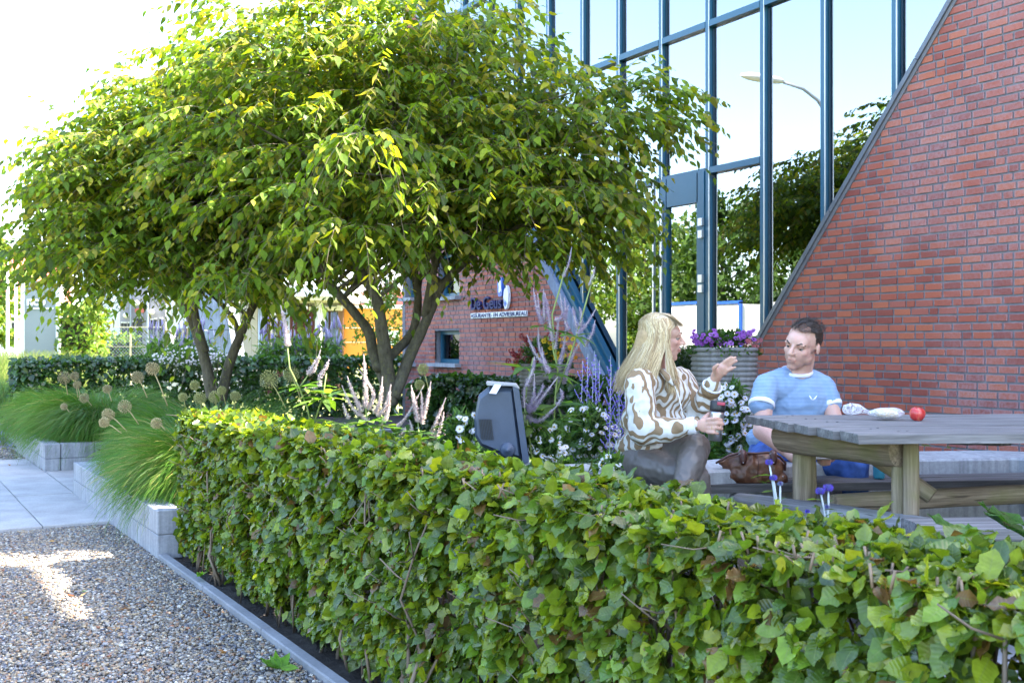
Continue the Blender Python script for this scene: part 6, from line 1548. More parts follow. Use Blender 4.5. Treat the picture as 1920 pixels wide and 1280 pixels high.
# globe thistles
def echinops(label, heads, foot, seed):
    D = 3.3; root = thing('globe_thistle', label, 'flower', W(foot[0], foot[1], D), 'globe thistles behind the hedge')
    mb = MB(); f = W(foot[0], foot[1], D)
    for (x, y, r_, s_) in heads:
        c = W(x, y, D); mb.tube([f, f.lerp(c, .6) + Vector((.004, 0, 0)), c], [.0036, .0032, .0026], 7, t=(.50, .54, .56))
        h = MB(); rr_ = r_ / F * D; h.ell(c, rr_ * .62, n=10, t=(.10, .10, .30)); rs = random.Random(x)
        for i in range(200):
            z = 1 - 2 * (i + .5) / 200; q = math.sqrt(1 - z * z); a_ = i * 2.39996; v = Vector((q * math.cos(a_), q * math.sin(a_), z)); e_ = c + v * rr_ * rs.uniform(.9, 1.08); sd_ = v.orthogonal().normalized() * .0013
            col = tuple(u * rs.uniform(.7, 1.3) for u in ((.13, .09, .50) if s_ else (.22, .24, .40))); h.add([c + v * rr_ * .55 + sd_, c + v * rr_ * .55 - sd_, e_], [(0, 1, 2)], t=col)
        h.build('flower_head', MT['petal'], root)
    mb.build('stem', MT['tint'], root)
    P, Dn, Nn, Sc = [], [], [], []
    rs = random.Random(seed)
    for i in range(9):
        u = .15 + .08 * i; q = W(foot[0] + (heads[0][0] - foot[0]) * u, foot[1] + (heads[0][1] - foot[1]) * u, D); v = RV @ Vector((rs.choice((-1, 1)), rs.uniform(-.4, .4), rs.uniform(-.1, .6))); P.append(tuple(q)); Dn.append(tuple(v)); Nn.append((rs.gauss(0, .4), rs.gauss(0, .4), 1)); Sc.append(rs.uniform(.03, .055))
    foliage(root, np.array(P, np.float32), frames(np.array(Dn, np.float32), np.array(Nn, np.float32)), np.array(Sc, np.float32), lance, MT['leaf_tree'], seed=seed)
echinops('globe thistle with two violet heads in front of the brown handbag', [(1442, 866, 8, 1), (1450, 895, 8, 1), (1463, 906, 6, 0)], (1458, 985), 801)
echinops('pair of violet globe thistle heads in front of the base beam', [(1538, 920, 10, 1), (1553, 914, 10.5, 1), (1551, 950, 6, 0), (1514, 958, 5, 1)], (1550, 1000), 802)
# seedlings on the gravel edge and big leaves at the right edge
def seedling(label, px, py, n, L, seed, z=.02):
    d = (CH - z) * F / (py - HY); c = G(px, d, z); rs = random.Random(seed); P, Dn, Nn, Sc = [], [], [], []
    for i in range(n): a_ = rs.uniform(0, 6.28); P.append(tuple(c)); Dn.append((math.cos(a_), math.sin(a_), rs.uniform(.2, 1.0))); Nn.append((rs.gauss(0, .3), rs.gauss(0, .3), 1)); Sc.append(L * rs.uniform(.6, 1.2))
    root = thing('seedling', label, 'plant', c, 'weed seedlings by the kerb'); br = leaf_types('elm', [(.16, .32, .03), (.12, .27, .03)], 4, seed)
    foliage(root, np.array(P, np.float32), frames(np.array(Dn, np.float32), np.array(Nn, np.float32)), np.array(Sc, np.float32), br, MT['leaf_tree'], seed=seed)
seedling('bright green weed seedling growing at the kerb edge', 526, 1252, 9, .085, 901)
seedling('small seedling sprig on the kerb near the planter corner', 376, 1080, 5, .05, 902, .06)
seedling('tiny green sprout in the middle of the gravel', 160, 1108, 4, .02, 903)
big_t = leaf_types('beech', [(.05, .16, .03), (.07, .19, .03)], 4, 905)
P = np.array([tuple(W(x, y, 3.1)) for (x, y) in ((1935, 1010), (1930, 985), (1880, 960 + 15), (1850, 1005), (1800, 1000), (1925, 1035), (1790, 1015))], np.float32)
bp_ = thing('broad_leaved_plant', 'broad leaved green plant between hedge and near bench at the right edge', 'plant', W(1930, 1030, 3.1))
foliage(bp_, P, frames(np.array([(-1, .3, .35), (-1, .2, .25), (-.9, .4, .5), (-1, -.2, .3), (-.5, .6, .3), (-1, 0, .1), (.8, .2, .3)], np.float32), np.array([(0, -.3, 1)] * 7, np.float32)), np.array([.17, .15, .09, .12, .10, .15, .09], np.float32), big_t, MT['leaf_hedge'], seed=9)
# ================================================================ PEOPLE
def mat_skin(name, col, red=(.55, .22, .17)):
    k = N(name); p = k.geo(); n1 = k.noise(p, 26, 4); n2 = k.noise(p, 300, 3); c0 = k.attr('tint').outputs['Color']
    c = k.mix(k.math('MULTIPLY', k.ramp(n1, [(.4, 0.0), (.7, 1.0)]), .22), col, red); c = k.mix(1.0, c, k.ramp(n2, [(.3, .9), (.7, 1.06)]), 'MULTIPLY')
    k.set(Base_Color=k.mix(1.0, c, c0, 'MULTIPLY'), Roughness=.5, Subsurface_Weight=.12, Subsurface_Scale=.01, Specular_IOR_Level=.4); k.bump(n2, .15, .001); return k.mat
MT['skin_w'] = mat_skin('skin_woman', (.56, .34, .26)); MT['skin_m'] = mat_skin('skin_man', (.62, .38, .30))
def mat_zebra():
    k = N('brown_white_print'); p = k.coord('Object')
    w_ = k.n('ShaderNodeTexWave', wave_type='BANDS', bands_direction='DIAGONAL'); w_.inputs['Scale'].default_value = 10.5; w_.inputs['Distortion'].default_value = 9.0
    w_.inputs['Detail'].default_value = 1.2; w_.inputs['Detail Scale'].default_value = .9
    k.l(k.mapping(p, (1.5, 1.2, -.62)), w_.inputs['Vector'])
    f = k.ramp(w_.outputs['Fac'], [(.46, 0.0), (.50, 1.0)])
    c = k.mix(f, (.23, .150, .080), (.58, .56, .52)); k.set(Base_Color=c, Roughness=.8)
    cr = k.noise(k.mapping(p, (40, 40, 110)), 1.0, 3, .6); k.bump(cr, .5, .003); return k.mat
MT['zebra'] = mat_zebra()
def mat_cloth(name, col, stripe=None, rough=.85, sc=400, axis=2, sheen=0.0, b=.35, var=.1):
    k = N(name); p = k.coord('Object'); n1 = k.noise(p, 14, 4); lo = tuple(v * (1 - var) for v in col); hi = tuple(min(1, v * (1 + var)) for v in col); c = k.ramp(n1, [(.3, lo), (.7, hi)])
    if stripe:
        x, y, z = k.sep(p); s = k.ramp(k.math('SINE', k.math('MULTIPLY', z, sc)), [(.45, 0.0), (.6, 1.0)]); c = k.mix(s, c, stripe)
    k.set(Base_Color=c, Roughness=rough); k.bump(k.noise(p, 90, 4), b, .002); return k.mat
MT['tshirt'] = mat_cloth('blue_fine_stripe_jersey', (.17, .28, .45), (.34, .43, .56), .9, 900)
MT['jeans'] = mat_cloth('blue_denim', (.045, .11, .36), None, .85, var=.3); MT['coated'] = mat_cloth('taupe_coated_trousers', (.125, .105, .092), None, .38, b=.15)
MT['trim'] = mat_cloth('white_jersey', (.72, .72, .78)); MT['shoe'] = mat_cloth('pale_shoe', (.55, .50, .48)); MT['shoe2'] = mat_cloth('dark_shoe', (.05, .05, .06))
def mat_hair(name): 
    k = N(name); c = k.attr('tint').outputs['Color']; k.set(Base_Color=c, Roughness=.42, Specular_IOR_Level=.4); return k.mat
MT['hair'] = mat_hair('hair')
def blob(name, parts, mat, parent, voxel=.006, sm=4, wrinkle=0.0, wf=18, post=None, tintf=None, label=None):
    """closed shapes fused into one continuous surface"""
    mb = MB()
    for p in parts:
        if p[0] == 'c': mb.cone(p[1], p[2], p[3], p[4], 14)
        else: mb.ell(p[1], p[2], p[3] if len(p) > 3 else None, 16)
    me = bpy.data.meshes.new(name + '_src'); me.from_pydata(mb.v, [], mb.f)
    o = bpy.data.objects.new(name + '_src', me); COL.objects.link(o)
    rm = o.modifiers.new('r', 'REMESH'); rm.mode = 'VOXEL'; rm.voxel_size = voxel; rm.use_smooth_shade = True
    if sm: s_ = o.modifiers.new('s', 'SMOOTH'); s_.factor = .5; s_.iterations = sm
    dg = bpy.context.evaluated_depsgraph_get(); m2 = bpy.data.meshes.new_from_object(o.evaluated_get(dg)); bpy.data.objects.remove(o); bpy.data.meshes.remove(me)
    n = len(m2.vertices); co = np.zeros(n * 3, np.float32); m2.vertices.foreach_get('co', co); co = co.reshape(-1, 3); nr = np.zeros(n * 3, np.float32); m2.vertices.foreach_get('normal', nr); nr = nr.reshape(-1, 3)
    if wrinkle:
        q = np.array([noise.noise(Vector((c[0] * wf, c[1] * wf, c[2] * wf * .7))) + .5 * noise.noise(Vector((c[0] * wf * 2.3, c[1] * wf * 2.3, c[2] * wf * 2))) for c in co], np.float32)
        q = -np.abs(q) * 1.6 + .4; co += nr * q[:, None] * wrinkle
    if post is not None: co = post(co, nr)
    m2.vertices.foreach_set('co', np.ascontiguousarray(co, np.float32).ravel())
    at = m2.color_attributes.new('tint', 'FLOAT_COLOR', 'POINT'); c = np.ones((n, 4), np.float32)
    if tintf is not None: c[:, :3] = tintf(co)
    at.data.foreach_set('color', c.ravel()); m2.materials.clear(); m2.materials.append(mat); m2.name = name
    m2.polygons.foreach_set('use_smooth', np.ones(len(m2.polygons), bool)); m2.update()
    o = link(name, m2, parent); return setp(o, label)
def head_parts(C_, M, s=1.0, fem=False):
    P = lambda x, y, z: Vector(C_) + M @ (Vector((x, y, z)) * s); E = lambda c, r: ('e', P(*c), tuple(v * s for v in r), M); Cc = lambda a_, b_, r0, r1: ('c', P(*a_), P(*b_), r0 * s, r1 * s)
    j = .92 if fem else 1.0
    L = [E((0, -.015, .035), (.074, .092, .082)), E((0, .035, -.02), (.060 * j, .062, .068)), E((0, .045, -.062), (.045 * j, .045, .04)), E((0, .070, -.090), (.022 * j, .020, .017)),
         E((0, .052, .03), (.058, .045, .045)),
         Cc((0, .098, .012), (0, .117, -.018), .0075, .0115), E((.011, .106, -.022), (.009, .010, .0075)), E((-.011, .106, -.022), (.009, .010, .0075)),
         E((.028, .086, .024), (.024, .011, .007)), E((-.028, .086, .024), (.024, .011, .007)), E((.040, .064, -.016), (.018, .018, .015)), E((-.040, .064, -.016), (.018, .018, .015)),
         E((0, .0955, -.0485), (.022, .009, .005)), E((0, .0935, -.0575), (.019, .010, .0055)),
         E((.078, -.008, -.002), (.007, .016, .027)), E((-.078, -.008, -.002), (.007, .016, .027)), E((.048, .015, -.055), (.016, .04, .022)), E((-.048, .015, -.055), (.016, .04, .022))]
    return L, P
def head_post(C_, M, s):
    C3 = np.array(C_); M3 = np.array(M)
    def f(co, nr):
        loc = (co - C3) @ M3 / s
        for sx in (-1, 1):
            d2 = ((loc[:, 0] - sx * .031) / .016) ** 2 + ((loc[:, 2] - .006) / .0095) ** 2; w_ = np.exp(-d2) * (loc[:, 1] > .05); loc[:, 1] -= .009 * w_
            d2 = ((loc[:, 0] - sx * .010) / .006) ** 2 + ((loc[:, 1] - .108) / .006) ** 2 + ((loc[:, 2] + .030) / .004) ** 2; loc[:, 2] += .003 * np.exp(-d2)
        w_ = np.exp(-(((loc[:, 2] + .0535) / .0022) ** 2 + (loc[:, 0] / .019) ** 2)) * (loc[:, 1] > .07); loc[:, 1] -= .004 * w_
        return ((loc * s) @ M3.T + C3).astype(np.float32)
    return f
def head_tint(C_, M, s, lip, beard=None):
    C3 = np.array(C_); M3 = np.array(M)
    def f(co):
        loc = (co - C3) @ M3 / s; t = np.ones((len(co), 3), np.float32)
        w_ = np.clip(1.6 - (((loc[:, 2] + .053) / .010) ** 2 + (loc[:, 0] / .024) ** 2), 0, 1) * (loc[:, 1] > .075)
        t += w_[:, None] * (np.array(lip) - 1)[None]
        m_ = np.exp(-(((loc[:, 2] + .0535) / .0020) ** 2 + (loc[:, 0] / .019) ** 2)) * (loc[:, 1] > .07); t *= (1 - .6 * m_)[:, None]
        ck = np.exp(-(((np.abs(loc[:, 0]) - .045) / .02) ** 2 + ((loc[:, 2] + .02) / .02) ** 2)) * (loc[:, 1] > .02) * (np.abs(loc).max(1) < .14); t *= (1 - ck[:, None] * np.array([.0, .07, .06]))
        if beard is not None:
            b = np.clip((-.035 - loc[:, 2]) / .02, 0, 1) * np.clip((loc[:, 2] + .125) / .02, 0, 1) * (loc[:, 1] > -.01) * (np.abs(loc[:, 0]) < .09) * (1 - w_); nz = np.array([.7 + .6 * abs(noise.noise(Vector(tuple(float(v) * 900 for v in q)))) if bb > 0 else 0 for q, bb in zip(co, b)])
            t *= 1 - (b * nz * beard)[:, None] * np.array([.75, .85, .9])
        return t
    return f
def eyes(root, P, M, s, iris, brow, browd=.0):
    for sx in (-1, 1):
        mb = MB(); mb.ell(P(sx * .031, .0735, .005), .0108 * s, M, 12, t=(.34, .31, .29)); d = M @ Vector((-.10 if sx < 0 else -.10, 1, -.02)).normalized()
        mb.ell(P(sx * .031, .0735, .005) + d * .0082 * s, .0056 * s, M, 10, t=iris); mb.ell(P(sx * .031, .0735, .005) + d * .0120 * s, .0022 * s, M, 8, t=(.01, .01, .01)); mb.build('eye', MT['tint'], root)
        mb = MB(); mb.tube([P(sx * .046, .070, .0095), P(sx * .038, .084, .0125), P(sx * .030, .088, .0130), P(sx * .020, .087, .0095)], [.0026 * s, .0052 * s, .0052 * s, .0026 * s], 7, t=(.46, .27, .20)); mb.tube([P(sx * .046, .071, .0075), P(sx * .038, .0865, .0098), P(sx * .030, .0905, .0102), P(sx * .020, .089, .0075)], [.0007 * s, .0013 * s, .0013 * s, .0006 * s], 5, t=(.07, .04, .03)); mb.build('eyelid', MT['tint'], root)
        mb = MB(); mb.tube([P(sx * .050, .074, .027 - browd), P(sx * .036, .093, .034 - browd * .3), P(sx * .018, .099, .026 - browd)], [.0015 * s, .0034 * s, .0028 * s], 6, t=brow); mb.build('eyebrow', MT['tint'], root)
def Wv(*a): return W(*a)
# ---------------------------------------------------------------- woman
DW = 5.15
wo = thing('person', 'blonde woman in brown and white patterned blouse sitting cross legged with a steel mug', 'person', G(1215, 5.2, PZ))
fw = (RV @ Vector((1.0, .06, -.06))).normalized(); upv = (Vector((0, 0, 1)) + RV @ Vector((.02, -.03, 0))).normalized(); xr = fw.cross(upv).normalized(); upv = xr.cross(fw)
MW = Matrix((xr, fw, upv)).transposed(); HC = W(1238, 634, DW); sW = .98
hp, PW = head_parts(HC, MW, sW, True)
RSh, RE, RWr = W(1199, 720, 5.04), W(1207, 806, 4.98), W(1300, 798, 4.90)
LSh, LE, LWr = W(1276, 712, 5.30), W(1310, 778, 5.20), W(1339, 714, 5.07)
parts = hp + [('c', PW(0, -.025, -.06), W(1228, 705, 5.18), .052, .056), ('c', W(1204, 716, 5.06), W(1272, 712, 5.28), .055, .055), ('e', W(1228, 750, 5.19), (.13, .10, .14), RV), ('e', W(1220, 820, 5.22), (.13, .11, .12), RV), ('e', W(1214, 858, 5.22), (.155, .13, .09), RV),
    ('c', RSh, RE, .047, .038), ('c', RE, RWr, .038, .025), ('c', LSh, LE, .045, .038), ('c', LE, LWr, .037, .025)]
# legs
LK, LA = W(1304, 838, 4.99), W(1276, 922, 4.82); RK, RA = W(1304, 898, 4.93), W(1313, 1035, 5.02)
parts += [('c', W(1238, 858, 5.24), LK, .078, .055), ('c', LK, LA, .052, .034), ('c', W(1198, 866, 5.14), RK, .083, .058), ('c', RK, RA, .052, .034),
          ('c', LA, W(1274, 955, 4.78), .032, .03), ('c', W(1274, 950, 4.78), W(1300, 985, 4.68), .032, .025), ('c', RA, W(1313, 1060, 5.0), .03, .03), ('c', W(1313, 1066, 5.0), W(1335, 1072, 4.86), .03, .025)]
# hand with the mug: palm left of it, fingers round the front
parts += [('c', RWr, W(1316, 797, 4.88), .024, .026), ('e', W(1321, 797, 4.868), (.034, .014, .034), RV)]
for (x0, y0, x1, y1, x2, y2, r_) in ((1327, 786, 1342, 784, 1353, 787, .0088), (1328, 794, 1344, 793, 1356, 795, .0090), (1328, 802, 1343, 802, 1354, 804, .0086), (1327, 810, 1338, 811, 1347, 813, .0078)):
    parts += [('c', W(x0, y0, 4.855), W(x1, y1, 4.836), r_ * 1.08, r_), ('c', W(x1, y1, 4.836), W(x2, y2, 4.848), r_, r_ * .85)]
parts += [('c', W(1320, 785, 4.885), W(1329, 776, 4.905), .012, .010), ('c', W(1329, 776, 4.905), W(1338, 773, 4.922), .010, .008)]
# raised open hand
parts += [('c', LWr, W(1345, 702, 5.05), .024, .027), ('c', W(1344, 703, 5.05), W(1354, 690, 5.03), .027, .025), ('c', W(1349, 690, 5.03), W(1357, 698, 5.03), .020, .018)]
for (x0, y0, x1, y1, x2, y2, r_) in ((1351, 686, 1361, 676, 1371, 669.5, .0092), (1355, 687, 1367, 677, 1379, 670, .0090), (1358, 690, 1370, 682, 1381, 676.5, .0086), (1358, 698, 1368, 693, 1379, 688, .0078)):
    parts += [('c', W(x0, y0, 5.03), W(x1, y1, 5.01), r_ * 1.1, r_), ('c', W(x1, y1, 5.01), W(x2, y2, 5.0), r_, r_ * .78)]
parts += [('c', W(1342, 700, 5.03), W(1339, 690, 5.0), .014, .011), ('c', W(1339, 690, 5.0), W(1346, 683.5, 4.98), .011, .0085)]
blob('body', parts, MT['skin_w'], wo, .0052, 3, post=head_post(HC, MW, sW), tintf=head_tint(HC, MW, sW, (.90, .72, .72)))
eyes(wo, PW, MW, sW, (.07, .08, .08), (.30, .20, .13))
# blouse
bl = [('e', W(1236, 742, 5.19), (.150, .118, .115), RV), ('e', W(1226, 790, 5.20), (.160, .135, .12), RV), ('e', W(1211, 832, 5.22), (.152, .155, .085), RV @ Matrix.Rotation(R(-12), 3, 'Y')), ('e', W(1186, 832, 5.2), (.060, .11, .065), RV),
      ('c', W(1201, 718, 5.05), W(1274, 714, 5.28), .070, .066), ('c', W(1222, 694, 5.19), W(1240, 700, 5.19), .062, .05),
      ('c', RSh + Vector((0, 0, -.01)), RE, .071, .072), ('c', RE, W(1250, 806, 4.94), .072, .058), ('c', W(1250, 806, 4.94), W(1300, 797.5, 4.90), .052, .036),
      ('c', LSh, LE, .064, .064), ('c', LE, W(1328, 738, 5.12), .064, .050), ('c', W(1328, 738, 5.12), W(1336, 722, 5.08), .046, .042)]
blob('blouse', bl, MT['zebra'], wo, .0065, 3, wrinkle=.010, wf=13)
# front facing, collar, buttons, cuffs
mb = MB(); mb.tube([W(1262, 716, 5.04), W(1272, 740, 5.035), W(1281, 780, 5.03), W(1283, 800, 5.03)], .0028, 6, t=(.70, .68, .64)); mb.build('placket', MT['tint'], wo)
for (a_, b_) in (((1240, 694, 5.06), (1262, 722, 5.015)), ((1268, 700, 5.12), (1264, 722, 5.02))):
    p, q = W(*a_), W(*b_); mb = MB(); mb.tube([p, p.lerp(q, .5) + Vector((0, 0, .004)), q], [.014, .016, .004], 8); mb.build('collar', MT['zebra'], wo)
def cuffring(p, d, r_, name, mat, w_=.02, parent=wo):
    d = Vector(d).normalized(); M = d.to_track_quat('Z', 'Y').to_matrix(); mb = MB(); mb.lathe([(r_, -w_), (r_ + .003, -w_ * .6), (r_ + .003, w_ * .6), (r_, w_), (r_ - .004, w_ * .9), (r_ - .006, -w_ * .9)], p, 22, M=M); return mb.build(name, mat, parent)
cuffring(W(1296, 798, 4.902), W(1300, 798, 4.90) - W(1250, 806, 4.94), .037, 'cuff', MT['trim'], .022)
cuffring(W(1335.5, 724, 5.085), LWr - W(1328, 738, 5.12), .046, 'cuff', MT['trim'], .006); cuffring(W(1333, 730, 5.10), LWr - W(1328, 738, 5.12), .0455, 'cuff', m_plain('brown_cuff', (.23, .150, .080), .8), .017)
# trousers
tr_ = [('e', W(1210, 862, 5.21), (.150, .135, .085), RV), ('c', W(1236, 858, 5.22), LK, .096, .070), ('c', LK, W(1294, 872, 4.90), .068, .066), ('c', W(1294, 872, 4.90), W(1277, 918, 4.825), .064, .041),
       ('c', W(1198, 868, 5.14), RK, .096, .068), ('c', RK, W(1308, 935, 4.95), .066, .062), ('c', W(1308, 935, 4.95), W(1313, 1030, 5.01), .060, .042)]
blob('trousers', tr_, MT['coated'], wo, .0065, 4, wrinkle=.0055, wf=16)
for (a_, b_, c_) in (((1273, 952, 4.78), (1302, 988, 4.67), .038), ((1312, 1064, 5.02), (1340, 1073, 4.84), .038)): blob('shoe', [('c', W(*a_), W(*b_), c_, c_ * .8), ('c', W(*a_), W(*b_) + Vector((0, 0, -.012)), c_, c_ * .9)], MT['shoe'], wo, .008, 2)
# hair
r_ = np.random.RandomState(77); sh = []; tn = []; wdt = []
C3 = np.array(HC); M3 = np.array(MW)
def hp_(x, y, z): return C3 + M3 @ (np.array((x, y, z)) * sW)
nS = 3600; K = 12
blond = np.array([(.58, .43, .22), (.66, .52, .30), (.48, .33, .16), (.72, .60, .39), (.34, .22, .11)])
for i in range(nS):
    side = 1 if r_.rand() < .62 else -1            # +x is the side towards the camera
    ph = r_.uniform(38, 180)                       # angle round the head from the face
    a_ = R(ph); sx, sy = math.sin(a_) * side, math.cos(a_)
    part = np.array((.018 * side * 0 + r_.uniform(-.006, .01), r_.uniform(-.075, .055) if r_.rand() < .7 else r_.uniform(-.08, -.03), 0)); part[2] = .035 + .082 * math.sqrt(max(.05, 1 - ((part[1] + .015) / .092) ** 2)) + .006
    lay = r_.uniform(0, .012)
    ea = np.array((sx * (.080 + lay), -.012 + sy * (.084 + lay), .030)); ea2 = np.array((sx * (.086 + lay), -.016 + sy * (.092 + lay), -.03))
    if ph < 62: ea[1] = min(ea[1], .032); ea2[1] = min(ea2[1], .026 if side > 0 else .02)
    mid = (part + ea) / 2; nrm_ = np.array((mid[0] / .074, (mid[1] + .015) / .092, (mid[2] - .035) / .082)); q = np.linalg.norm(nrm_); mid[:] = np.array((0, -.015, .035)) + (mid - np.array((0, -.015, .035))) / q * (1.10 + lay * 4)
    L_ = r_.uniform(.16, .25) * (1 if ph > 75 else .95)
    back = -.03 - .05 * (ph / 180)
    if ph < 75: back = .02 + r_.uniform(-.01, .03)
    e1 = ea2 + np.array((sx * .022, back * .6, -L_ * .5)); e2 = ea2 + np.array((sx * (.030 + r_.uniform(-.01, .02)), back * 1.2 + r_.normal(0, .008), -L_))
    ctrl = [part, mid, ea, ea2, e1, e2]; pts = []
    for s_ in np.linspace(0, 5, K):
        j = min(int(s_), 4); t = s_ - j; p0, p1, p2, p3 = ctrl[max(j - 1, 0)], ctrl[j], ctrl[j + 1], ctrl[min(j + 2, 5)]
        pts.append(.5 * ((2 * p1) + (p2 - p0) * t + (2 * p0 - 5 * p1 + 4 * p2 - p3) * t * t + (3 * p1 - p0 - 3 * p2 + p3) * t ** 3))
    wv = r_.normal(0, .0015, (K, 3)) * np.linspace(0, 1.6, K)[:, None]
    sh.append([hp_(*p) for p in (np.array(pts) + wv)]); cc = blond[r_.randint(0, 5)] * r_.uniform(.75, 1.12)
    if side > 0 and ph < 60: cc = cc * .4 + np.array((.58, .49, .36)) * .6
    tn.append(cc); wdt.append(.0026 * r_.uniform(.5, 1.3) * np.array([.6, 1, 1, 1, 1, 1, 1, .95, .9, .8, .6, .25]))
for i in range(320):                                 # the lock swept forward over the brow
    x0 = r_.uniform(-.02, .03); p0 = np.array((x0, r_.uniform(-.03, .03), .122)); p1 = np.array((x0 + .03 + r_.uniform(-.01, .02), .045 + r_.uniform(-.01, .01), .112 + r_.uniform(-.004, .004))); p2 = np.array((.052 + r_.uniform(-.018, .012), .075 + r_.uniform(-.012, .008), .085 + r_.uniform(-.006, .006))); p3 = np.array((.060 + r_.uniform(-.02, .008), .088 + r_.uniform(-.03, .012), .066 + r_.uniform(-.008, .01)))
    t = np.linspace(0, 1, K)[:, None]; pts = (1 - t) ** 3 * p0 + 3 * (1 - t) ** 2 * t * p1 + 3 * (1 - t) * t * t * p2 + t ** 3 * p3
    sh.append([hp_(*p) for p in pts]); tn.append(np.array((.52, .40, .24)) * r_.uniform(.7, 1.15)); wdt.append(np.full(K, .0022) * np.linspace(1, .4, K))
sh = np.array(sh, np.float32); face_ = sh - C3[None, None].astype(np.float32); face_[:, :, 2] *= .25
ribbons(sh, np.array(wdt, np.float32), np.array(tn, np.float32), 'hair', MT['hair'], wo, face=face_)
hb = [('e', Vector(hp_(0, -.022, .036)), (.078 * sW, .090 * sW, .084 * sW), MW), ('c', Vector(hp_(.01, -.045, .0)), Vector(hp_(.01, -.085, -.12)), .072, .058), ('c', Vector(hp_(.01, -.085, -.12)), Vector(hp_(.02, -.115, -.19)), .055, .022), ('c', Vector(hp_(.052, -.03, -.0)), Vector(hp_(.072, -.03, -.14)), .036, .030)]
blob('hair_mass', hb, m_plain('blonde_underlayer', (.38, .26, .13), .6, 0, .2, 60, .3), wo, .006, 3)

# steel mug
mg = thing('steel_mug', 'brushed steel travel mug with black and red lid in the woman hand', 'mug', W(1341, 826, 4.88))
cm_ = W(1340, 826, 4.88); tilt = Matrix.Rotation(R(5), 3, RV @ Vector((0, 1, 0)))
MT['steelmug'] = m_plain('brushed_steel', (.55, .55, .57), .28, .95, .08, 6, .05)
MB().lathe([(.027, 0), (.031, .004), (.0315, .05), (.0325, .12), (.0325, .132)], cm_, 24, M=tilt).build('cup', MT['steelmug'], mg)
MB().lathe([(.034, .1325), (.0345, .145), (.0345, .172), (.031, .180), (.012, .178), (.001, .176)], cm_, 24, M=tilt).build('lid', MT['dark'], mg)
q = MB(); q.bevbox(cm_ + tilt @ Vector((0, 0, .168)) + RV @ Vector((.008, -.034, 0)), (.036, .006, .014), .002, M=tilt @ RV); q.build('drink_button', m_plain('raspberry_plastic', (.40, .04, .08), .4), mg)
# ring on the hand that holds the mug
q = MB(); q.lathe([(.0092, -.001), (.0099, 0), (.0092, .001)], W(1335, 802, 4.845), 14, M=(RV @ Vector((1, -.3, 0))).to_track_quat('Z', 'Y').to_matrix()); q.build('ring', m_plain('gold', (.7, .5, .2), .25, .9), wo)

# ---------------------------------------------------------------- man
DM = 5.6
mn = thing('person', 'short haired man in pale blue striped t-shirt and jeans sitting behind the picnic table', 'person', G(1480, 5.75, PZ))
fm = (RV @ Vector((-.66, -.75, -.16))).normalized(); um = (Vector((0, 0, 1)) + RV @ Vector((.24, -.10, 0))).normalized(); xm = fm.cross(um).normalized(); um = xm.cross(fm)
MM = Matrix((xm, fm, um)).transposed(); HM = W(1504, 648, DM); sM = 1.10
hp2, PM = head_parts(HM, MM, sM)
sR_, eR, wR = W(1437, 724, 5.58), W(1428, 808, 5.46), W(1478, 848, 5.36)
sL_, eL, wL = W(1545, 725, 5.66), W(1570, 806, 5.58), W(1562, 848, 5.40)
parts = hp2 + [('c', PM(0, -.025, -.06), W(1494, 710, 5.66), .064, .070), ('c', W(1448, 730, 5.60), W(1538, 732, 5.66), .050, .048), ('e', W(1492, 765, 5.67), (.14, .09, .14), RV), ('e', W(1476, 815, 5.76), (.13, .09, .11), RV), ('e', W(1468, 852, 5.82), (.15, .12, .08), RV),
    ('c', sR_, eR, .046, .044), ('c', eR, wR, .046, .029), ('c', sL_, eL, .046, .044), ('c', eL, wL, .045, .029)]
kR, aR = W(1432, 868, 5.53), W(1436, 1040, 5.52); kL, aL = W(1600, 872, 5.53), W(1606, 1040, 5.52)
parts += [('c', W(1446, 852, 5.82), kR, .085, .060), ('c', kR, aR, .052, .035), ('c', W(1498, 856, 5.82), kL, .085, .060), ('c', kL, aL, .052, .035), ('c', aR, W(1430, 1062, 5.36), .035, .03), ('c', aL, W(1614, 1062, 5.36), .035, .03)]
# hands on the tablet
parts += [('c', wR, W(1489, 857, 5.30), .028, .030), ('c', W(1488, 857, 5.30), W(1500, 862, 5.25), .028, .022)]
for k_ in range(4): parts += [('c', W(1494 + k_ * 1.5, 855 + k_ * 4.5, 5.27), W(1510 + k_, 858 + k_ * 4, 5.24), .0105, .0095), ('c', W(1510 + k_, 858 + k_ * 4, 5.24), W(1519, 856 + k_ * 3.4, 5.25), .0095, .008)]
parts += [('c', W(1492, 851, 5.29), W(1506, 848, 5.28), .012, .0095)]
parts += [('c', wL, W(1556, 856, 5.33), .028, .030), ('c', W(1556, 856, 5.33), W(1550, 861, 5.29), .028, .022)]
for k_ in range(4): parts += [('c', W(1554, 857 + k_ * 4.0, 5.28), W(1543, 858 + k_ * 4.2, 5.245), .0105, .0095), ('c', W(1543, 858 + k_ * 4.2, 5.245), W(1534, 855 + k_ * 3.2, 5.26), .0095, .008)]
parts += [('c', W(1556, 850, 5.31), W(1546, 847, 5.29), .012, .0095)]
blob('body', parts, MT['skin_m'], mn, .0055, 3, post=head_post(HM, MM, sM), tintf=head_tint(HM, MM, sM, (.94, .80, .78), .42))
eyes(mn, PM, MM, sM, (.035, .04, .04), (.07, .045, .03), .004)
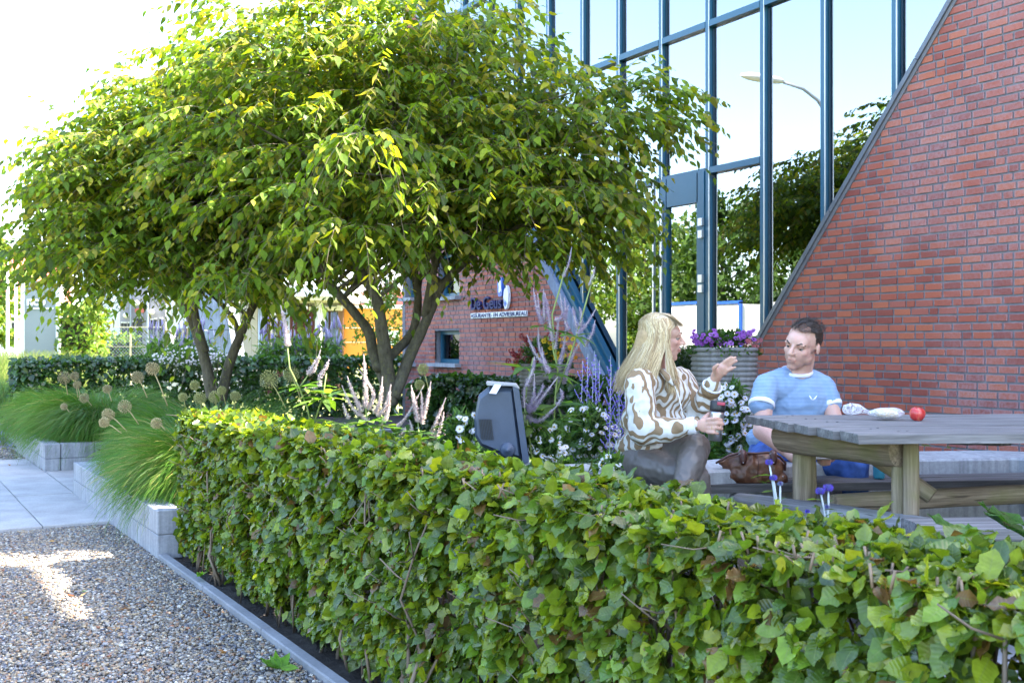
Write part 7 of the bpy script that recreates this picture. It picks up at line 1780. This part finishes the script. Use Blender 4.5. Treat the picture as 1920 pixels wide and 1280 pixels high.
ts = [('e', W(1493, 750, 5.67), (.185, .125, .150), RV), ('e', W(1484, 785, 5.70), (.178, .138, .14), RV), ('e', W(1462, 822, 5.76), (.180, .15, .085), RV), ('c', W(1448, 727, 5.60), W(1538, 729, 5.66), .066, .064), ('c', W(1480, 702, 5.66), W(1440, 722, 5.60), .050, .062), ('c', W(1505, 703, 5.67), W(1545, 724, 5.66), .048, .060),
      ('c', sR_, W(1428, 757, 5.52), .066, .064), ('c', sL_, W(1556, 757, 5.64), .062, .060)]
blob('tshirt', ts, MT['tshirt'], mn, .0065, 3, wrinkle=.008, wf=11)
cuffring(W(1428, 758, 5.518), eR - sR_, .064, 'sleeve_trim', MT['trim'], .013, mn); cuffring(W(1556, 758, 5.64), eL - sL_, .060, 'sleeve_trim', MT['trim'], .013, mn)
# neckband
mb = MB(); pts = []
for i in range(25):
    a_ = 2 * math.pi * i / 24; v = Vector((math.cos(a_) * .074, math.sin(a_) * .070, .012 - .046 * (1 - math.sin(a_)) / 2))
    pts.append(W(1494, 692, 5.655) + RV @ v)
mb.tube(pts, .0105, 8, cap=False); mb.build('neckband', MT['trim'], mn)
mk = MB()
for (x0, y0, x1, y1) in ((1517.5, 741, 1523.5, 749.5), (1532, 741, 1524.5, 749.5)):
    p, q = W(x0, y0, 5.515), W(x1, y1, 5.512); mk.tube([p, p.lerp(q, .5) + Vector((0, 0, -.003)), q], [.0012, .0042, .0016], 6, t=(.85, .85, .88))
mk.build('chest_mark', MT['tint'], mn)
jn = [('e', W(1468, 856, 5.80), (.19, .16, .09), RV), ('c', W(1440, 848, 5.80), W(1434, 864, 5.55), .105, .078), ('c', kR, W(1437, 960, 5.51), .076, .062), ('c', W(1437, 960, 5.51), aR, .06, .05), ('c', W(1500, 858, 5.80), kL, .10, .078), ('c', kL, W(1604, 960, 5.51), .075, .062), ('c', W(1604, 960, 5.51), aL, .06, .05)]
blob('jeans', jn, MT['jeans'], mn, .007, 3, wrinkle=.008, wf=12)
for (a_, b_) in (((1436, 1052, 5.5), (1428, 1066, 5.30)), ((1606, 1052, 5.5), (1616, 1066, 5.30))): blob('shoe', [('c', W(*a_), W(*b_), .045, .038)], MT['shoe2'], mn, .009, 2)
# short brushed hair
sh, tn, wdt = [], [], []; C3 = np.array(HM); M3 = np.array(MM); K = 6
def hm_(x, y, z): return C3 + M3 @ (np.array((x, y, z)) * sM)
r_ = np.random.RandomState(79); i = 0
while i < 2600:
    v = r_.normal(0, 1, 3); v /= np.linalg.norm(v)
    p = np.array((0, -.015, .035)) + v * np.array((.0755, .0935, .0835))
    if p[2] < -.035 or (p[1] > .018 and p[2] < .052 + .35 * (p[1] - .018) + (.02 if abs(p[0]) > .045 else 0)) or (p[2] < .0 and p[1] > -.03) or (p[2] < .03 and p[1] > .012): continue
    i += 1; top = p[2] > .075; l_ = (.024 if top else .010) * r_.uniform(.7, 1.3) * (1.2 if p[1] > .03 else 1)
    d = v * (.30 if top else .2) + (np.array((-.55, -.35, .15)) if top else np.array((0, -.55, -.45))) + r_.normal(0, .13, 3); d /= np.linalg.norm(d)
    s_ = np.linspace(0, 1, K)[:, None]; pts = p[None] - v[None] * .003 + d[None] * s_ * l_ + v[None] * (.012 if top else .002) * np.sin(s_ * 2.6)
    sh.append([hm_(*q) for q in pts]); tn.append(np.array([(.040, .027, .020), (.052, .036, .026), (.026, .018, .014), (.075, .055, .042)][r_.randint(0, 4)]) * r_.uniform(.8, 1.2)); wdt.append(np.linspace(.0026, .0009, K))
sh = np.array(sh, np.float32); face_ = sh - C3[None, None].astype(np.float32)
ribbons(sh, np.array(wdt, np.float32), np.array(tn, np.float32), 'hair', MT['hair'], mn, face=face_)
blob('hair_mass', [('e', Vector(hm_(0, -.026, .044)), (.0775 * sM, .0885 * sM, .0785 * sM), MM)], m_plain('dark_brown_underlayer', (.030, .021, .016), .6, 0, .2, 60, .3), mn, .006, 2)
# tablet
tbm = thing('tablet', 'thin silver tablet held low by the man under the table edge', 'tablet', W(1526, 852, 5.25))
q = MB(); q.bevbox(W(1526, 851, 5.26), (.17, .22, .009), .003, M=RV @ Matrix.Rotation(R(6), 3, 'X')); q.build('case', MT['alu'], tbm); q = MB(); q.box(W(1526, 851, 5.26) + Vector((0, 0, .0062)), (.155, .20, .002), M=RV @ Matrix.Rotation(R(6), 3, 'X')); q.build('screen', MT['white'], tbm)

# ---------------------------------------------------------------- handbag on the far bench board
hbg = thing('handbag', 'slouchy brown leather handbag standing on the bench board', 'bag', G(1408, 5.30, ZB1 + .02))
k = N('brown_leather'); p = k.geo(); n1 = k.noise(p, 22, 5, .65); n2 = k.noise(p, 140, 4)
k.set(Base_Color=k.ramp(n1, [(.28, (.065, .026, .014)), (.5, (.15, .062, .032)), (.72, (.26, .125, .068))]), Roughness=.38); k.bump(n2, .35, .003); MT['leather'] = k.mat
MT['leatherd'] = m_plain('dark_leather_strap', (.085, .032, .025), .42, 0, .2, 30, .2)
ZS = ZB1 + .022
def B(px, py, D=5.30): return W(px, py, D)
bg_ = [('e', B(1408, 888), (.165, .062, .055), RV), ('e', B(1407, 874), (.145, .055, .058), RV), ('e', B(1398, 866), (.112, .045, .050), RV), ('e', B(1432, 868), (.085, .045, .048), RV), ('c', B(1359, 897), B(1462, 897), .038, .038), ('c', B(1362, 868), B(1350, 866), .022, .010), ('e', B(1447, 876), (.062, .045, .045), RV)]
def bagpost(co, nr):
    co[:, 2] = np.maximum(co[:, 2], ZS); return co
blob('body', bg_, MT['leather'], hbg, .006, 3, wrinkle=.011, wf=14, post=bagpost)
for (x, y) in ((1393, 853), (1450, 853)):
    q = MB(); q.tube([B(x, y - 6, 5.262), B(x, y, 5.246), B(x + .6, y + 12, 5.236), B(x + 1, y + 17, 5.238)], [.017, .018, .017, .010], 8); q.build('strap_tab', MT['leatherd'], hbg)
    q = MB(); q.ell(B(x + .8, y + 14, 5.222), .0035, n=8); q.build('rivet', MT['alu'], hbg)
    q = MB(); q.tube([B(x - 8, y - 2, 5.245), B(x, y - 4, 5.238), B(x + 8, y - 2, 5.245)], .0026, 6); q.build('metal_ring', MT['alu'], hbg)
q = MB(); q.tube([B(1342, 868, 5.26), B(1352, 862, 5.26), B(1368, 853, 5.27), B(1390, 848, 5.27), B(1415, 850, 5.27), B(1440, 848, 5.27), B(1462, 856, 5.27), B(1473, 868, 5.28), B(1472, 882, 5.28)], [.005, .0065, .0065, .0065, .006, .0065, .0065, .006, .005], 7); q.build('handle', MT['leatherd'], hbg)
q = MB(); q.tube([B(1421, 850, 5.255), B(1422, 870, 5.235), B(1421, 895, 5.232)], .0022, 5); q.build('seam', MT['leatherd'], hbg)
for (x, y) in ((1367, 896), (1468, 893)): q = MB(); q.ell(B(x, y, 5.245), .004, n=8); q.build('rivet', MT['alu'], hbg)

# lettering curves become ordinary meshes
dg = bpy.context.evaluated_depsgraph_get()
for o in [o for o in COL.objects if o.type == 'FONT']:
    me = bpy.data.meshes.new_from_object(o.evaluated_get(dg)); n_ = bpy.data.objects.new('lettering', me); COL.objects.link(n_); n_.parent = o.parent; n_.matrix_parent_inverse = o.matrix_parent_inverse.copy(); n_.matrix_basis = o.matrix_basis.copy(); bpy.data.objects.remove(o)
